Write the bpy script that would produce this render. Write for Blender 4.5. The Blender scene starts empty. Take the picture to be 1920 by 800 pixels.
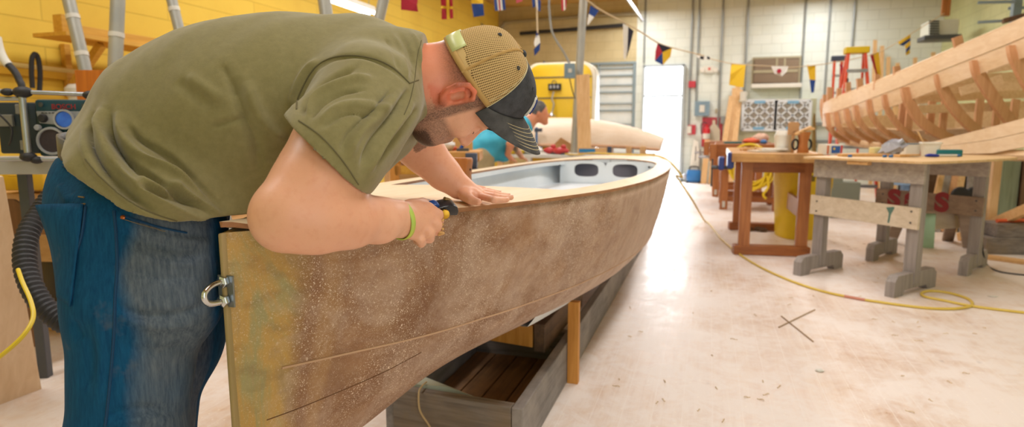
import bpy, bmesh, math, random
import numpy as np
from mathutils import Vector, Matrix
from mathutils.bvhtree import BVHTree
random.seed(7)
SC = bpy.context.scene
COL = SC.collection
PI = math.pi

# ---------------------------------------------------------------- camera frame (measured from the photograph)
FPX, CH = 1150.0, 1.15
PITCH = math.atan(155/FPX)
YAW = math.atan(370/FPX*math.cos(PITCH))
FH = Vector((-math.sin(YAW), math.cos(YAW), 0))
RH = Vector((math.cos(YAW), math.sin(YAW), 0))
FW = FH*math.cos(PITCH) - Vector((0, 0, math.sin(PITCH)))
UP = FH*math.sin(PITCH) + Vector((0, 0, math.cos(PITCH)))
CAM = Vector((0, 0, CH))
def ray(px, py): return FW + RH*((px-960)/FPX) + UP*((400-py)/FPX)
def P(px, py, d): return CAM + ray(px, py)*d
def onz(px, py, z): r = ray(px, py); return CAM + r*((z-CH)/r.z)
def onx(px, py, x): r = ray(px, py); return CAM + r*(x/r.x)
def ony(px, py, y): r = ray(px, py); return CAM + r*(y/r.y)
def proj(v):
    v = Vector(v)-CAM; d = v.dot(FW)
    return 960+FPX*v.dot(RH)/d, 400-FPX*v.dot(UP)/d

# ---------------------------------------------------------------- materials
MATS = {}
def srgb(c):
    if isinstance(c, str):
        c = c.lstrip('#'); c = [int(c[i:i+2], 16)/255 for i in (0, 2, 4)]
    return tuple((v/12.92 if v <= .04045 else ((v+.055)/1.055)**2.4) for v in c)+(1,)
class NT:
    def __init__(s, m): s.t = m.node_tree; s.n = s.t.nodes; s.l = s.t.links
    def new(s, typ, **k):
        n = s.n.new(typ)
        for a, v in k.items():
            if a in n.inputs.keys() and not hasattr(n, a): n.inputs[a].default_value = v
            else:
                try: setattr(n, a, v)
                except Exception: n.inputs[a].default_value = v
        return n
    def link(s, a, b): s.l.new(a, b)
    def coord(s, scale=(1, 1, 1), rot=(0, 0, 0), kind='Object'):
        tc = s.n.new('ShaderNodeTexCoord'); mp = s.n.new('ShaderNodeMapping')
        mp.inputs['Scale'].default_value = scale; mp.inputs['Rotation'].default_value = rot
        s.link(tc.outputs[kind], mp.inputs['Vector']); return mp.outputs['Vector']
    def noise(s, vec, scale, detail=4, rough=.55, dist=0):
        n = s.n.new('ShaderNodeTexNoise'); n.inputs['Scale'].default_value = scale
        n.inputs['Detail'].default_value = detail; n.inputs['Roughness'].default_value = rough
        n.inputs['Distortion'].default_value = dist
        s.link(vec, n.inputs['Vector']); return n.outputs['Fac']
    def ramp(s, fac, stops):
        r = s.n.new('ShaderNodeValToRGB'); e = r.color_ramp.elements
        while len(e) < len(stops): e.new(.5)
        for el, (p, c) in zip(e, stops):
            el.position = p; el.color = srgb(c) if not isinstance(c, (int, float)) else (c, c, c, 1)
        s.link(fac, r.inputs['Fac']); return r.outputs['Color']
    def mix(s, fac, a, b, mode='MIX'):
        m = s.n.new('ShaderNodeMix'); m.data_type = 'RGBA'; m.blend_type = mode
        for sock, v in ((m.inputs[0], fac), (m.inputs[6], a), (m.inputs[7], b)):
            if isinstance(v, bpy.types.NodeSocket): s.link(v, sock)
            elif isinstance(v, (int, float)) and sock != m.inputs[0]: sock.default_value = (v, v, v, 1)
            elif isinstance(v, (int, float)): sock.default_value = v
            else: sock.default_value = srgb(v)
        return m.outputs[2]
    def math(s, op, a, b=0, c=0):
        m = s.n.new('ShaderNodeMath'); m.operation = op
        for i, v in enumerate((a, b, c)):
            if isinstance(v, bpy.types.NodeSocket): s.link(v, m.inputs[i])
            else: m.inputs[i].default_value = v
        return m.outputs[0]
    def bump(s, h, strength=.3, dist=.01):
        b = s.n.new('ShaderNodeBump'); b.inputs['Strength'].default_value = strength; b.inputs['Distance'].default_value = dist
        s.link(h, b.inputs['Height']); return b.outputs['Normal']
def newmat(name, rough=.6, metal=0, spec=.5):
    m = bpy.data.materials.new(name); m.use_nodes = True
    t = NT(m); b = t.n['Principled BSDF']
    b.inputs['Roughness'].default_value = rough; b.inputs['Metallic'].default_value = metal
    b.inputs['Specular IOR Level'].default_value = spec
    t.b = b; MATS[name] = m
    return m, t
def plain(name, c, rough=.55, metal=0, c2=None, scale=8, bump=0, spec=.5):
    if name in MATS: return MATS[name]
    m, t = newmat(name, rough, metal, spec)
    v = t.coord()
    n = t.noise(v, scale, 5)
    if c2 is None:
        cc = srgb(c); c2s = tuple(x*.82 for x in cc[:3])+(1,)
        mx = t.n.new('ShaderNodeMix'); mx.data_type = 'RGBA'; mx.inputs[6].default_value = cc; mx.inputs[7].default_value = c2s
        t.link(n, mx.inputs[0]); col = mx.outputs[2]
    else: col = t.ramp(n, [(.35, c), (.65, c2)])
    t.link(col, t.b.inputs['Base Color'])
    if bump: t.link(t.bump(t.noise(v, scale*6, 4), bump, .004), t.b.inputs['Normal'])
    return m
def wood(name, c1, c2, axis='x', scale=14, rough=.6, stain=None, bump=.25):
    """grain running along one axis of the object"""
    if name in MATS: return MATS[name]
    m, t = newmat(name, rough)
    s = {'x': (.07, 1, 1), 'y': (1, .07, 1), 'z': (1, 1, .07)}[axis]
    v = t.coord(s)
    n = t.noise(v, scale*3, 6, .6, .6)
    col = t.ramp(n, [(.3, c1), (.7, c2)])
    if stain:
        n2 = t.noise(t.coord(), 3.2, 5, .65)
        col = t.mix(t.ramp(n2, [(.45, 0.), (.7, .8)]), col, stain)
    t.link(col, t.b.inputs['Base Color'])
    if bump: t.link(t.bump(n, bump, .003), t.b.inputs['Normal'])
    return m
def emis(name, c, strength):
    if name in MATS: return MATS[name]
    m, t = newmat(name); t.b.inputs['Base Color'].default_value = srgb(c)
    t.b.inputs['Emission Color'].default_value = srgb(c); t.b.inputs['Emission Strength'].default_value = strength
    return m

# ---------------------------------------------------------------- objects
def wloc(o):
    v = Vector((0, 0, 0))
    while o is not None: v += o.location; o = o.parent
    return v
def tag(o, label=None, cat=None, group=None, kind=None):
    if label: o['label'] = label
    if cat: o['category'] = cat
    if group: o['group'] = group
    if kind: o['kind'] = kind
    return o
def thing(name, label, cat, loc=(0, 0, 0), group=None):
    o = bpy.data.objects.new(name, None); COL.objects.link(o); o.location = Vector(loc); o.empty_display_size = .05
    return tag(o, label, cat, group)
class MB:
    """collects geometry in world coordinates and links it as one mesh object"""
    def __init__(s): s.v = []; s.f = []; s.mi = []; s.m = 0
    def add(s, vs, fs):
        k = len(s.v); s.v += [Vector(v) for v in vs]
        for f in fs: s.f.append([k+i for i in f]); s.mi.append(s.m)
        return s
    def frame(s, c, ax, ay, az, dx, dy, dz):
        c = Vector(c); vs = [c+ax*(dx/2*i)+ay*(dy/2*j)+az*(dz/2*k) for i in (-1, 1) for j in (-1, 1) for k in (-1, 1)]
        return s.add(vs, [(0, 1, 3, 2), (4, 6, 7, 5), (0, 4, 5, 1), (2, 3, 7, 6), (0, 2, 6, 4), (1, 5, 7, 3)])
    def box(s, c, size, rz=0, rot=None):
        R = rot if rot is not None else Matrix.Rotation(rz, 3, 'Z')
        return s.frame(c, R @ Vector((1, 0, 0)), R @ Vector((0, 1, 0)), R @ Vector((0, 0, 1)), *size)
    def beam(s, a, b, w, h, side=None):
        """board from a to b; w across (horizontal unless side is given), h the other way"""
        a = Vector(a); b = Vector(b); d = (b-a); L = d.length; d.normalize()
        sd = Vector(side) if side is not None else (d.cross(Vector((0, 0, 1))) if abs(d.z) < .95 else Vector((1, 0, 0)))
        sd = (sd - d*sd.dot(d)).normalized(); u = sd.cross(d).normalized()
        return s.frame((a+b)/2, d, sd, u, L, w, h)
    def tube(s, pts, r, n=10, cap=True, closed=False):
        pts = [Vector(p) for p in pts]; rs = r if isinstance(r, (list, tuple)) else [r]*len(pts)
        N = len(pts); tan = []
        for i in range(N):
            a = pts[(i-1) % N] if (closed or i) else pts[0]; b = pts[(i+1) % N] if (closed or i < N-1) else pts[-1]
            tan.append((b-a).normalized())
        u = tan[0].orthogonal().normalized(); vs = []
        for i in range(N):
            u = (u - tan[i]*u.dot(tan[i])).normalized(); w = tan[i].cross(u)
            for k in range(n):
                a = 2*PI*k/n; vs.append(pts[i]+(u*math.cos(a)+w*math.sin(a))*rs[i])
        fs = []
        for i in range(N if closed else N-1):
            j = (i+1) % N
            for k in range(n): fs.append((i*n+k, i*n+(k+1) % n, j*n+(k+1) % n, j*n+k))
        if cap and not closed: fs += [tuple(range(n))[::-1], tuple((N-1)*n+k for k in range(n))]
        return s.add(vs, fs)
    def lathe(s, c, prof, n=24, axis=(0, 0, 1), cap=True):
        """prof: list of (radius, height)"""
        c = Vector(c); az = Vector(axis).normalized(); ax = az.orthogonal().normalized(); ay = az.cross(ax); vs = []
        for r, h in prof:
            for k in range(n):
                a = 2*PI*k/n; vs.append(c+az*h+(ax*math.cos(a)+ay*math.sin(a))*r)
        fs = []
        for i in range(len(prof)-1):
            for k in range(n): fs.append((i*n+k, i*n+(k+1) % n, (i+1)*n+(k+1) % n, (i+1)*n+k))
        if cap: fs += [tuple(range(n))[::-1], tuple((len(prof)-1)*n+k for k in range(n))]
        return s.add(vs, fs)
    def prism(s, outline, nrm, thick):
        """closed polygon extruded along nrm by thick, centred"""
        nrm = Vector(nrm).normalized(); o = [Vector(p) for p in outline]; N = len(o)
        vs = [p-nrm*thick/2 for p in o]+[p+nrm*thick/2 for p in o]
        fs = [tuple(range(N))[::-1], tuple(range(N, 2*N))]+[(i, (i+1) % N, N+(i+1) % N, N+i) for i in range(N)]
        return s.add(vs, fs)
    def grid(s, rows, closed_u=False):
        """rows of equal length -> sheet"""
        n = len(rows[0]); vs = [p for r in rows for p in r]; fs = []
        for i in range(len(rows)-1):
            for k in range(n if closed_u else n-1):
                fs.append((i*n+k, i*n+(k+1) % n, (i+1)*n+(k+1) % n, (i+1)*n+k))
        return s.add(vs, fs)
    def blob(s, c, r, rot=None, n=12, m=8, amp=0):
        c = Vector(c); r = r if isinstance(r, (tuple, list)) else (r, r, r); rows = []
        for i in range(m+1):
            ph = PI*i/m; row = []
            for k in range(n):
                a = 2*PI*k/n; q = Vector((math.sin(ph)*math.cos(a)*r[0], math.sin(ph)*math.sin(a)*r[1], math.cos(ph)*r[2]))
                q *= 1+amp*(random.random()-.5)
                if rot is not None: q = rot @ q
                row.append(c+q)
            rows.append(row)
        return s.grid(rows, True)
    def build(s, name, mat, parent=None, bevel=0, smooth=False, solid=0, seg=2):
        off = wloc(parent) if parent is not None else Vector((0, 0, 0))
        me = bpy.data.meshes.new(name); me.from_pydata([tuple(v-off) for v in s.v], [], s.f)
        mats = mat if isinstance(mat, (list, tuple)) else [mat]
        for m in mats: me.materials.append(m)
        if len(mats) > 1:
            for p, i in zip(me.polygons, s.mi): p.material_index = i
        bm = bmesh.new(); bm.from_mesh(me)
        bmesh.ops.remove_doubles(bm, verts=bm.verts, dist=1e-5)
        bmesh.ops.recalc_face_normals(bm, faces=bm.faces)
        if bevel:
            ed = [e for e in bm.edges if len(e.link_faces) == 2 and e.calc_face_angle(0) > .6]
            bmesh.ops.bevel(bm, geom=ed, offset=bevel, segments=seg, affect='EDGES', profile=.5, clamp_overlap=True)
        if smooth:
            for f in bm.faces: f.smooth = True
            lim = math.radians(smooth if not isinstance(smooth, bool) else 40)
            for e in bm.edges:
                if len(e.link_faces) == 2 and e.calc_face_angle(0) > lim: e.smooth = False
        bm.to_mesh(me); bm.free()
        o = bpy.data.objects.new(name, me); COL.objects.link(o); o.parent = parent
        if solid:
            md = o.modifiers.new('thick', 'SOLIDIFY'); md.thickness = solid; md.offset = 0
        return o
def spline(pts, n=6, closed=False):
    pts = [Vector(p) for p in pts]; N = len(pts); out = []
    rng = range(N if closed else N-1)
    for i in rng:
        g = lambda k: pts[k % N] if closed else pts[max(0, min(N-1, k))]
        p0, p1, p2, p3 = g(i-1), g(i), g(i+1), g(i+2)
        for k in range(n):
            t = k/n; out.append(.5*((2*p1)+(p2-p0)*t+(2*p0-5*p1+4*p2-p3)*t*t+(3*p1-p0-3*p2+p3)*t**3))
    if not closed: out.append(pts[-1])
    return out
def one(name, label, cat, mb, mat, group=None, **k):
    o = mb.build(name, mat, **k); return tag(o, label, cat, group)
def struct(name, mb, mat, parent=None, **k):
    o = mb.build(name, mat, parent, **k)
    if parent is None: o['kind'] = 'structure'
    return o
def itp(tab, x):
    if x <= tab[0][0]: return tab[0][1]
    for (a, b), (c, d) in zip(tab, tab[1:]):
        if x <= c: return b+(d-b)*(x-a)/(c-a)
    return tab[-1][1]
def smo(tab, x):
    """smooth interpolation through a table"""
    if x <= tab[0][0]: return tab[0][1]
    n = len(tab)
    for i in range(n-1):
        if x <= tab[i+1][0]:
            (x0, y0), (x1, y1) = tab[i], tab[i+1]; h = x1-x0
            m0 = (y1-tab[i-1][1])/(x1-tab[i-1][0]) if i else (y1-y0)/h
            m1 = (tab[i+2][1]-y0)/(tab[i+2][0]-x0) if i+2 < n else (y1-y0)/h
            t = (x-x0)/h
            return (2*t**3-3*t*t+1)*y0+(t**3-2*t*t+t)*h*m0+(-2*t**3+3*t*t)*y1+(t**3-t*t)*h*m1
    return tab[-1][1]
# ================================================================ the room
XL, XR, YB, YF, ZC = -5.0, 4.35, 14.6, -1.2, 4.1
# block wall paint
def blockwall(name, c1, c2, ax, grime='#b9a987', gl=.55, bw=.4):
    m, t = newmat(name, .65)
    tc = t.n.new('ShaderNodeTexCoord'); sp = t.n.new('ShaderNodeSeparateXYZ'); cb = t.n.new('ShaderNodeCombineXYZ')
    t.link(tc.outputs['Object'], sp.inputs[0]); t.link(sp.outputs[ax], cb.inputs[0]); t.link(sp.outputs[2], cb.inputs[1])
    br = t.n.new('ShaderNodeTexBrick'); t.link(cb.outputs[0], br.inputs['Vector'])
    br.inputs['Scale'].default_value = 1; br.inputs['Brick Width'].default_value = bw; br.inputs['Row Height'].default_value = .2
    br.inputs['Mortar Size'].default_value = .007; br.inputs['Mortar Smooth'].default_value = .4
    br.inputs['Color1'].default_value = srgb(c1); br.inputs['Color2'].default_value = srgb(c2)
    mort = tuple(x*.86 for x in srgb(c2)[:3])+(1,); br.inputs['Mortar'].default_value = mort
    v = t.coord(); n = t.noise(v, 1.3, 6, .6)
    col = t.mix(t.ramp(n, [(gl-.08, 0.), (gl+.25, .45)]), br.outputs['Color'], grime)
    t.link(col, t.b.inputs['Base Color'])
    h = t.math('SUBTRACT', t.math('MULTIPLY', t.noise(v, 60, 4), .25), br.outputs['Fac'])
    t.link(t.bump(h, .5, .006), t.b.inputs['Normal'])
    return m
m_back = blockwall('painted_block_pale', '#e2e8e2', '#dce3dc', 0, '#cfcbb4', .62)
m_left = blockwall('painted_block_yellow', '#ecc94c', '#e6c144', 1, '#d0a12c', .55, 2.4)
m_right = blockwall('painted_block_green', '#cfd3a2', '#c6cc98', 1, '#b7b27c')
m_back_tinted = blockwall('block_yellow_light_tint', '#cdbf98', '#c4b58c', 0, '#9f8d62', .5)  # back wall blocks with yellow light from the left wall put into the colour
W = .2
# back wall is built round the exit door and the roller door opening
b = MB()
DX0, DX1, DZ = -1.49, -.58, 2.62        # exit door opening
GX0, GX1, GZ = -4.1, -1.66, 2.72        # roller door opening
for x0, x1, z0, z1 in ((GX1, DX0, 0, ZC), (DX1, XR+W, 0, ZC), (DX0, DX1, DZ, ZC)):
    b.box(((x0+x1)/2, YB+W/2, (z0+z1)/2), (x1-x0, W, z1-z0))
struct('wall_back', b, m_back)
b = MB(); b.box(((XL-W+GX0)/2, YB+W/2, ZC/2), (GX0-XL+W, W, ZC)); struct('wall_back_left', b, m_back_tinted)
b = MB(); b.box(((GX0+GX1)/2, YB+W/2, (GZ+ZC)/2), (GX1-GX0-.002, W+.01, ZC-GZ)); struct('wall_back_lintel', b, m_back_tinted)
b = MB(); b.box((XL-W/2, (YB+YF)/2, ZC/2), (W, YB-YF, ZC)); struct('wall_left', b, m_left)
b = MB(); b.box((XR+W/2, (YB+YF)/2, ZC/2), (W, YB-YF, ZC)); struct("wall_right", b, m_right)
b = MB()
for x0, x1, z0, z1 in ((XL-W, 1.0, 0, ZC), (3.6, XR+W, 0, ZC), (1.0, 3.6, 2.8, ZC)): b.box(((x0+x1)/2, YF-W/2, (z0+z1)/2), (x1-x0, W, z1-z0))  # opening added behind the camera to let fill light in
struct("wall_front", b, m_right)
m, t = newmat('ceiling_boards', .8)
v = t.coord(); wv = t.n.new('ShaderNodeTexWave'); wv.inputs['Scale'].default_value = 1.6; wv.bands_direction = 'Y'; t.link(v, wv.inputs['Vector'])
t.link(t.mix(t.ramp(wv.outputs['Fac'], [(0, 1.), (.06, 0.)]), t.ramp(t.noise(v, 2, 5), [(.35, '#cfa960'), (.65, '#b98f48')]), '#6b4d20'), t.b.inputs['Base Color'])
m_ceil = m
b = MB(); b.box(((XL+XR)/2, (YB+YF)/2, ZC+.1), (XR-XL+2*W, YB-YF+W, .2)); struct('ceiling', b, m_ceil)
# ceiling joists
b = MB()
for y in (2.2, 4.8, 7.4, 10, 12.6): b.box(((XL+XR)/2, y, ZC-.1), (XR-XL, .1, .2))
struct('trim_1', b, wood('joist_wood', '#c59a50', '#a87c38', 'x'))
# floor: worn boards under sawdust
m, t = newmat('dusty_floor_boards', .42, spec=.55)
v = t.coord(); sp = t.n.new('ShaderNodeSeparateXYZ'); t.link(v, sp.inputs[0])
fx = t.math('DIVIDE', sp.outputs[0], .118); fr = t.math('FRACT', fx); cell = t.math('FLOOR', fx)
seam = t.math('LESS_THAN', t.math('ABSOLUTE', t.math('SUBTRACT', fr, .5)), .012)
wn = t.n.new('ShaderNodeTexWhiteNoise'); wn.noise_dimensions = '1D'; t.link(cell, wn.inputs['W'])
gr = t.noise(t.coord((1, .06, 1)), 45, 6, .65, .5)
grain = t.ramp(gr, [(.3, '#c89f80'), (.55, '#dcbfa4'), (.75, '#e8d6c4')])
grain = t.mix(t.math('MULTIPLY', wn.outputs['Value'], .35), grain, '#b98560')
dust = t.noise(v, 1.1, 8, .68, .3); dust2 = t.noise(v, 9, 7, .75, .8)
grain = t.mix(t.math('MULTIPLY', seam, .75), grain, '#f3e6da')
dm = t.math('ADD', t.math('MULTIPLY', dust, .65), t.math('MULTIPLY', dust2, .45))
col = t.mix(t.ramp(dm, [(.38, .12), (.60, .9)]), grain, '#ece3de')
spk = t.n.new('ShaderNodeTexVoronoi'); spk.inputs['Scale'].default_value = 42; t.link(v, spk.inputs['Vector'])
wn2 = t.n.new('ShaderNodeTexWhiteNoise'); t.link(spk.outputs['Color'], wn2.inputs['Vector'])
sm = t.math('MULTIPLY', t.math('LESS_THAN', spk.outputs['Distance'], .16), t.math('GREATER_THAN', wn2.outputs['Value'], .8))
col = t.mix(t.math('MULTIPLY', sm, .7), col, '#f7efe2')
knot = t.noise(t.coord((1, .5, 1)), 5.5, 3, .5)
col = t.mix(t.ramp(knot, [(.7, 0.), (.76, .55)]), col, '#8d8a90')
t.link(col, t.b.inputs['Base Color'])
t.link(t.ramp(dm, [(.35, .2), (.6, .5)]), t.b.inputs['Roughness'])
t.link(t.bump(t.math('ADD', dust2, gr), .25, .004), t.b.inputs['Normal'])
b = MB(); b.box(((XL+XR)/2+1, (YB+YF)/2, -.1), (XR-XL+2.4, YB-YF+.4, .2)); struct('floor', b, m)
# outside ground seen through the door
b = MB(); b.box((-1, YB+5.3, -.12), (14, 10, .2)); struct('ground_outside', b, plain('pale_concrete', '#e8e6e2', .8))
# exit door: frame, transom window above, open doorway below
m_white = plain('white_metal_paint', '#dfe3e6', .4)
m_glass, t = newmat('clear_glass', .03); t.b.inputs['Transmission Weight'].default_value = 1; t.b.inputs['IOR'].default_value = 1.0; t.b.inputs['Base Color'].default_value = (1, 1, 1, 1)
dr = bpy.data.objects.new('door_1', None); COL.objects.link(dr); dr.location = ((DX0+DX1)/2, YB, 0); dr['kind'] = 'structure'
b = MB(); cx = (DX0+DX1)/2
b.box((DX0+.02, YB-.01, DZ/2), (.05, .26, DZ)); b.box((DX1-.02, YB-.01, DZ/2), (.05, .26, DZ)); b.box((cx, YB-.01, DZ-.02), (DX1-DX0, .26, .05)); b.box((cx, YB-.01, 1.93), (DX1-DX0, .22, .06))
b.build('door_frame', plain('bluegrey_frame_paint', '#b9c4cc', .4), dr, bevel=.004)
b = MB(); b.box((cx, YB+.05, 2.27), (DX1-DX0-.08, .006, .62)); b.build('transom_glass', m_glass, dr)
b = MB(); b.frame(Vector((DX0-.02, YB+.64, .97)), Vector((0, 1, 0)), Vector((1, 0, 0)), Vector((0, 0, 1)), .84, .04, 1.9); b.build('door_leaf', m_white, dr, bevel=.004)
b = MB(); b.box((DX0+.03, YB+.95, 1.0), (.08, .14, .03)); b.build('door_handle', plain('brushed_steel', '#a9adb0', .3, 1), dr)
# roller door: ribbed sheet in tracks
rd = bpy.data.objects.new('door_2', None); COL.objects.link(rd); rd.location = ((GX0+GX1)/2, YB, 0); rd['kind'] = 'structure'
b = MB(); gcx = (GX0+GX1)/2; gw = GX1-GX0
b.box((gcx, YB+.05, GZ/2), (gw, .03, GZ)); b.build('door_sheet', plain('galvanised_sheet', '#e2e9ec', .45, 0, '#d3dee2', 3), rd)
m_rib = plain('blue_grey_steel', '#8c9faa', .4, .2)
for i, z in enumerate([.25, .55, .85, 1.12, 1.3, 1.62, 1.78, 2.04, 2.2, 2.42, 2.58]):
    b = MB(); b.box((gcx, YB+.015, z), (gw-.12, .05, .03 if i % 2 else .02)); b.build('door_rib', m_rib, rd, bevel=.004)
b = MB()
for x in (GX0+.03, gcx+.35, GX1-.04): b.box((x, YB-.005, GZ/2), (.06 if x != gcx+.35 else .035, .06, GZ))
b.box((gcx, YB-.01, GZ-.02), (gw, .07, .05)); b.build('door_track', m_rib, rd, bevel=.004)

# fluorescent fittings under the ceiling
m_tube = emis('lit_tube', '#fff6e6', 14)
m_fit = plain('white_enamel', '#e9e6dc', .4)
def light_fitting(x, y, z, label, L=2.4):
    r = thing('fluorescent_light', label, 'light', (x, y, z), 'hanging fluorescent lights')
    b = MB(); b.box((x, y, z+.05), (.2, L, .03)); b.box((x, y, z+.08), (.09, L-.1, .05)); b.build('housing', m_fit, r, bevel=.004)
    for s in (-.05, .05):
        b = MB(); b.tube([(x+s, y-L/2+.04, z+.02), (x+s, y+L/2-.04, z+.02)], .016, 8); b.build('tube', m_tube, r, smooth=True)
    for s in (-1, 1):
        b = MB(); b.tube([(x, y+s*L*.4, z+.1), (x, y+s*L*.4, ZC)], .004, 6); b.build('hanger', MATS['blue_grey_steel'], r)
# the one seen in the photo runs from (600,0) to (700,28)
p0 = P(592, -6, 6.6); z0 = p0.z; q0 = onz(703, 30, z0)
light_fitting((p0.x+q0.x)/2, (p0.y+q0.y)/2, z0, 'lit double tube fluorescent light hanging above the back of the man in the olive shirt', max(1.2, (q0-p0).length))
# ================================================================ the boat being planed
BT = [(.925, .0), (1.0, .045), (1.15, .12), (1.4, .238), (1.8, .372), (2.4, .495), (3.3, .572), (4.4, .582), (5.4, .505), (6.0, .41), (6.4, .31), (6.66, .2), (6.8, .1), (6.84, 0)]
ZT = [(.925, .97), (1.3, .962), (1.8, .948), (2.4, .93), (3.3, .91), (4.4, .9), (5.4, .895), (6.84, .89)]
def bcx(y): return -.83-.042*max(0, 1-(y-.925)/.75)**2 if y > .925 else -.872
def bb(y): return max(0., smo(BT, y))
def bz(y): return smo(ZT, y)
# bead (chine) breadth as share of sheer, and height; mid bilge; keel height
def chine(y): return bb(y)-itp([(.925, 0), (1.2, .04), (1.6, .085), (2.4, .11), (4.5, .11), (6, .14), (6.84, .08)], y), smo([(.925, .672), (1.4, .63), (2, .585), (2.8, .52), (4, .44), (5.2, .42), (6.84, .48)], y)
def keelz(y): return smo([(.925, .40), (1.0, .385), (1.3, .378), (1.7, .372), (2.24, .315), (3, .26), (4.5, .24), (6, .3), (6.84, .48)], y)
ys = [.925+.0*0]+[.925+5.915*(i/90)**1.35 for i in range(1, 91)]
ys = [min(y, 6.84) for y in ys]
def section(y, side):
    b0 = bb(y); z0 = bz(y)-.012; c, zc = chine(y); c = max(c, b0*.35); k = keelz(y); zc = max(zc, k+.02) if y < 6.7 else zc
    pts = []
    for i in range(9):      # topside, slightly convex
        t = i/8; pts.append((b0+(c-b0)*t+math.sin(PI*t)*.012*min(1, b0/.2), z0+(zc-z0)*t))
    for i in range(1, 13):  # bilge curving in to the keel
        t = i/12; full = itp([(.925, .0), (1.4, .12), (2.2, .35), (3.2, .6), (6.84, .6)], y)
        x = c*(1-t)*(1+full*t); z = zc+(k-zc)*(t+full*.35*math.sin(PI*t)*(1-t)) if True else 0
        pts.append((x, z))
    return [Vector((bcx(y)+side*px_, y, pz_)) for px_, pz_ in pts]
m, t = newmat('dusty_sanded_hull', .62)
v = t.coord(); sp = t.n.new('ShaderNodeSeparateXYZ'); t.link(v, sp.inputs[0])
g1 = t.noise(t.coord((1, .35, 1)), 14, 8, .7, .6); g2 = t.noise(v, 3.2, 6, .6, .8)
base = t.ramp(g1, [(.3, '#80553a'), (.5, '#997050'), (.7, '#ae8867')])
base = t.mix(t.ramp(g2, [(.42, 0.), (.66, .6)]), base, '#7c563c')
# epoxy stained bow band: greenish yellow timber up to a soft edge
HY = t.math('ADD', sp.outputs[1], 2.5)
yy = t.math('ADD', HY, t.math('MULTIPLY', t.noise(t.coord((1, 1, .3)), 11, 5, .6), .07))
bow = t.ramp(yy, [(.0, 1.), (.0, 1.)])
mr = t.n.new('ShaderNodeMapRange'); mr.inputs['From Min'].default_value = 1.055; mr.inputs['From Max'].default_value = 1.10; mr.inputs['To Min'].default_value = 1; mr.inputs['To Max'].default_value = 0
t.link(yy, mr.inputs['Value'])
bowc = t.ramp(t.noise(t.coord((1, 1, .35)), 7, 6, .6, 1.0), [(.28, '#8a7448'), (.42, '#a98c5c'), (.52, '#bd9650'), (.62, '#a09768'), (.75, '#b08a60')])
bowc = t.mix(t.ramp(t.noise(t.coord((1, .2, 1)), 30, 5), [(.5, 0.), (.75, .5)]), bowc, '#7c5f38')
base = t.mix(mr.outputs[0], base, bowc)
# a pale scraped band just aft of it
mr2 = t.n.new('ShaderNodeMapRange'); mr2.inputs['From Min'].default_value = 1.13; mr2.inputs['From Max'].default_value = 1.17; t.link(yy, mr2.inputs['Value'])
mr3 = t.n.new('ShaderNodeMapRange'); mr3.inputs['From Min'].default_value = 1.15; mr3.inputs['From Max'].default_value = 1.115; t.link(yy, mr3.inputs['Value'])
band = t.math('MULTIPLY', t.math('SUBTRACT', 1, mr2.outputs[0]), t.math('SUBTRACT', 1, mr3.outputs[0]))
base = t.mix(t.math('MULTIPLY', band, .55), base, '#c69b62')
# sanding dust: cloudy film, denser aft, and specks
mr4 = t.n.new('ShaderNodeMapRange'); mr4.inputs['From Min'].default_value = 1.1; mr4.inputs['From Max'].default_value = 4.5; mr4.inputs['To Min'].default_value = .0; mr4.inputs['To Max'].default_value = .42; t.link(HY, mr4.inputs['Value'])
d1 = t.math('ADD', t.noise(v, 5.5, 9, .72, .5), mr4.outputs[0])
base = t.mix(t.ramp(d1, [(.46, 0.), (.85, .8)]), base, '#d0b8a8')
for sc, th, keep, amt in ((210, .30, .62, .95), (120, .22, .76, .9), (420, .36, .5, .6)):
    spk = t.n.new('ShaderNodeTexVoronoi'); spk.inputs['Scale'].default_value = sc
    w = t.n.new('ShaderNodeVectorMath'); w.operation = 'ADD'; nn = t.n.new('ShaderNodeTexNoise'); nn.inputs['Scale'].default_value = 90; t.link(v, nn.inputs['Vector'])
    ws = t.n.new('ShaderNodeVectorMath'); ws.operation = 'SCALE'; ws.inputs['Scale'].default_value = .012; t.link(nn.outputs['Color'], ws.inputs[0])
    t.link(v, w.inputs[0]); t.link(ws.outputs[0], w.inputs[1]); t.link(w.outputs[0], spk.inputs['Vector'])
    wn = t.n.new('ShaderNodeTexWhiteNoise'); t.link(spk.outputs['Color'], wn.inputs['Vector'])
    s_ = t.math('MULTIPLY', t.math('LESS_THAN', spk.outputs['Distance'], th), t.math('GREATER_THAN', wn.outputs['Value'], keep))
    s_ = t.math('MULTIPLY', s_, t.ramp(t.noise(v, 4, 3), [(.35, .15), (.6, amt)]))
    base = t.mix(t.math('MULTIPLY', s_, t.math('SUBTRACT', 1, t.math('MULTIPLY', mr.outputs[0], .7))), base, '#ecd9c6')
t.link(base, t.b.inputs['Base Color'])
t.link(t.bump(t.math('ADD', g1, t.noise(v, 160, 4)), .18, .002), t.b.inputs['Normal'])
m_hull = m
m_deck = wood('pale_plywood_deck', '#f0dcc0', '#e6cda8', 'y', 10, .5, bump=.08)
m_inner = plain('white_painted_interior', '#e9eef2', .35, 0, '#dde4ea', 3)
boat = thing('wooden_boat', 'long wooden boat with dusty brown hull, pale deck and white inside on low cradle', 'boat', (-.83, 2.5, .37))
# hull skin (outer face + 9 mm inwards)
b = MB(); rows = []
for y in ys:
    st = section(y, 1); pt = section(y, -1); rows.append(st+pt[::-1][1:])
b.grid(rows)
hull = b.build('hull', m_hull, boat, smooth=50)
md = hull.modifiers.new('thick', 'SOLIDIFY'); md.thickness = .009; md.offset = -1
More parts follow.
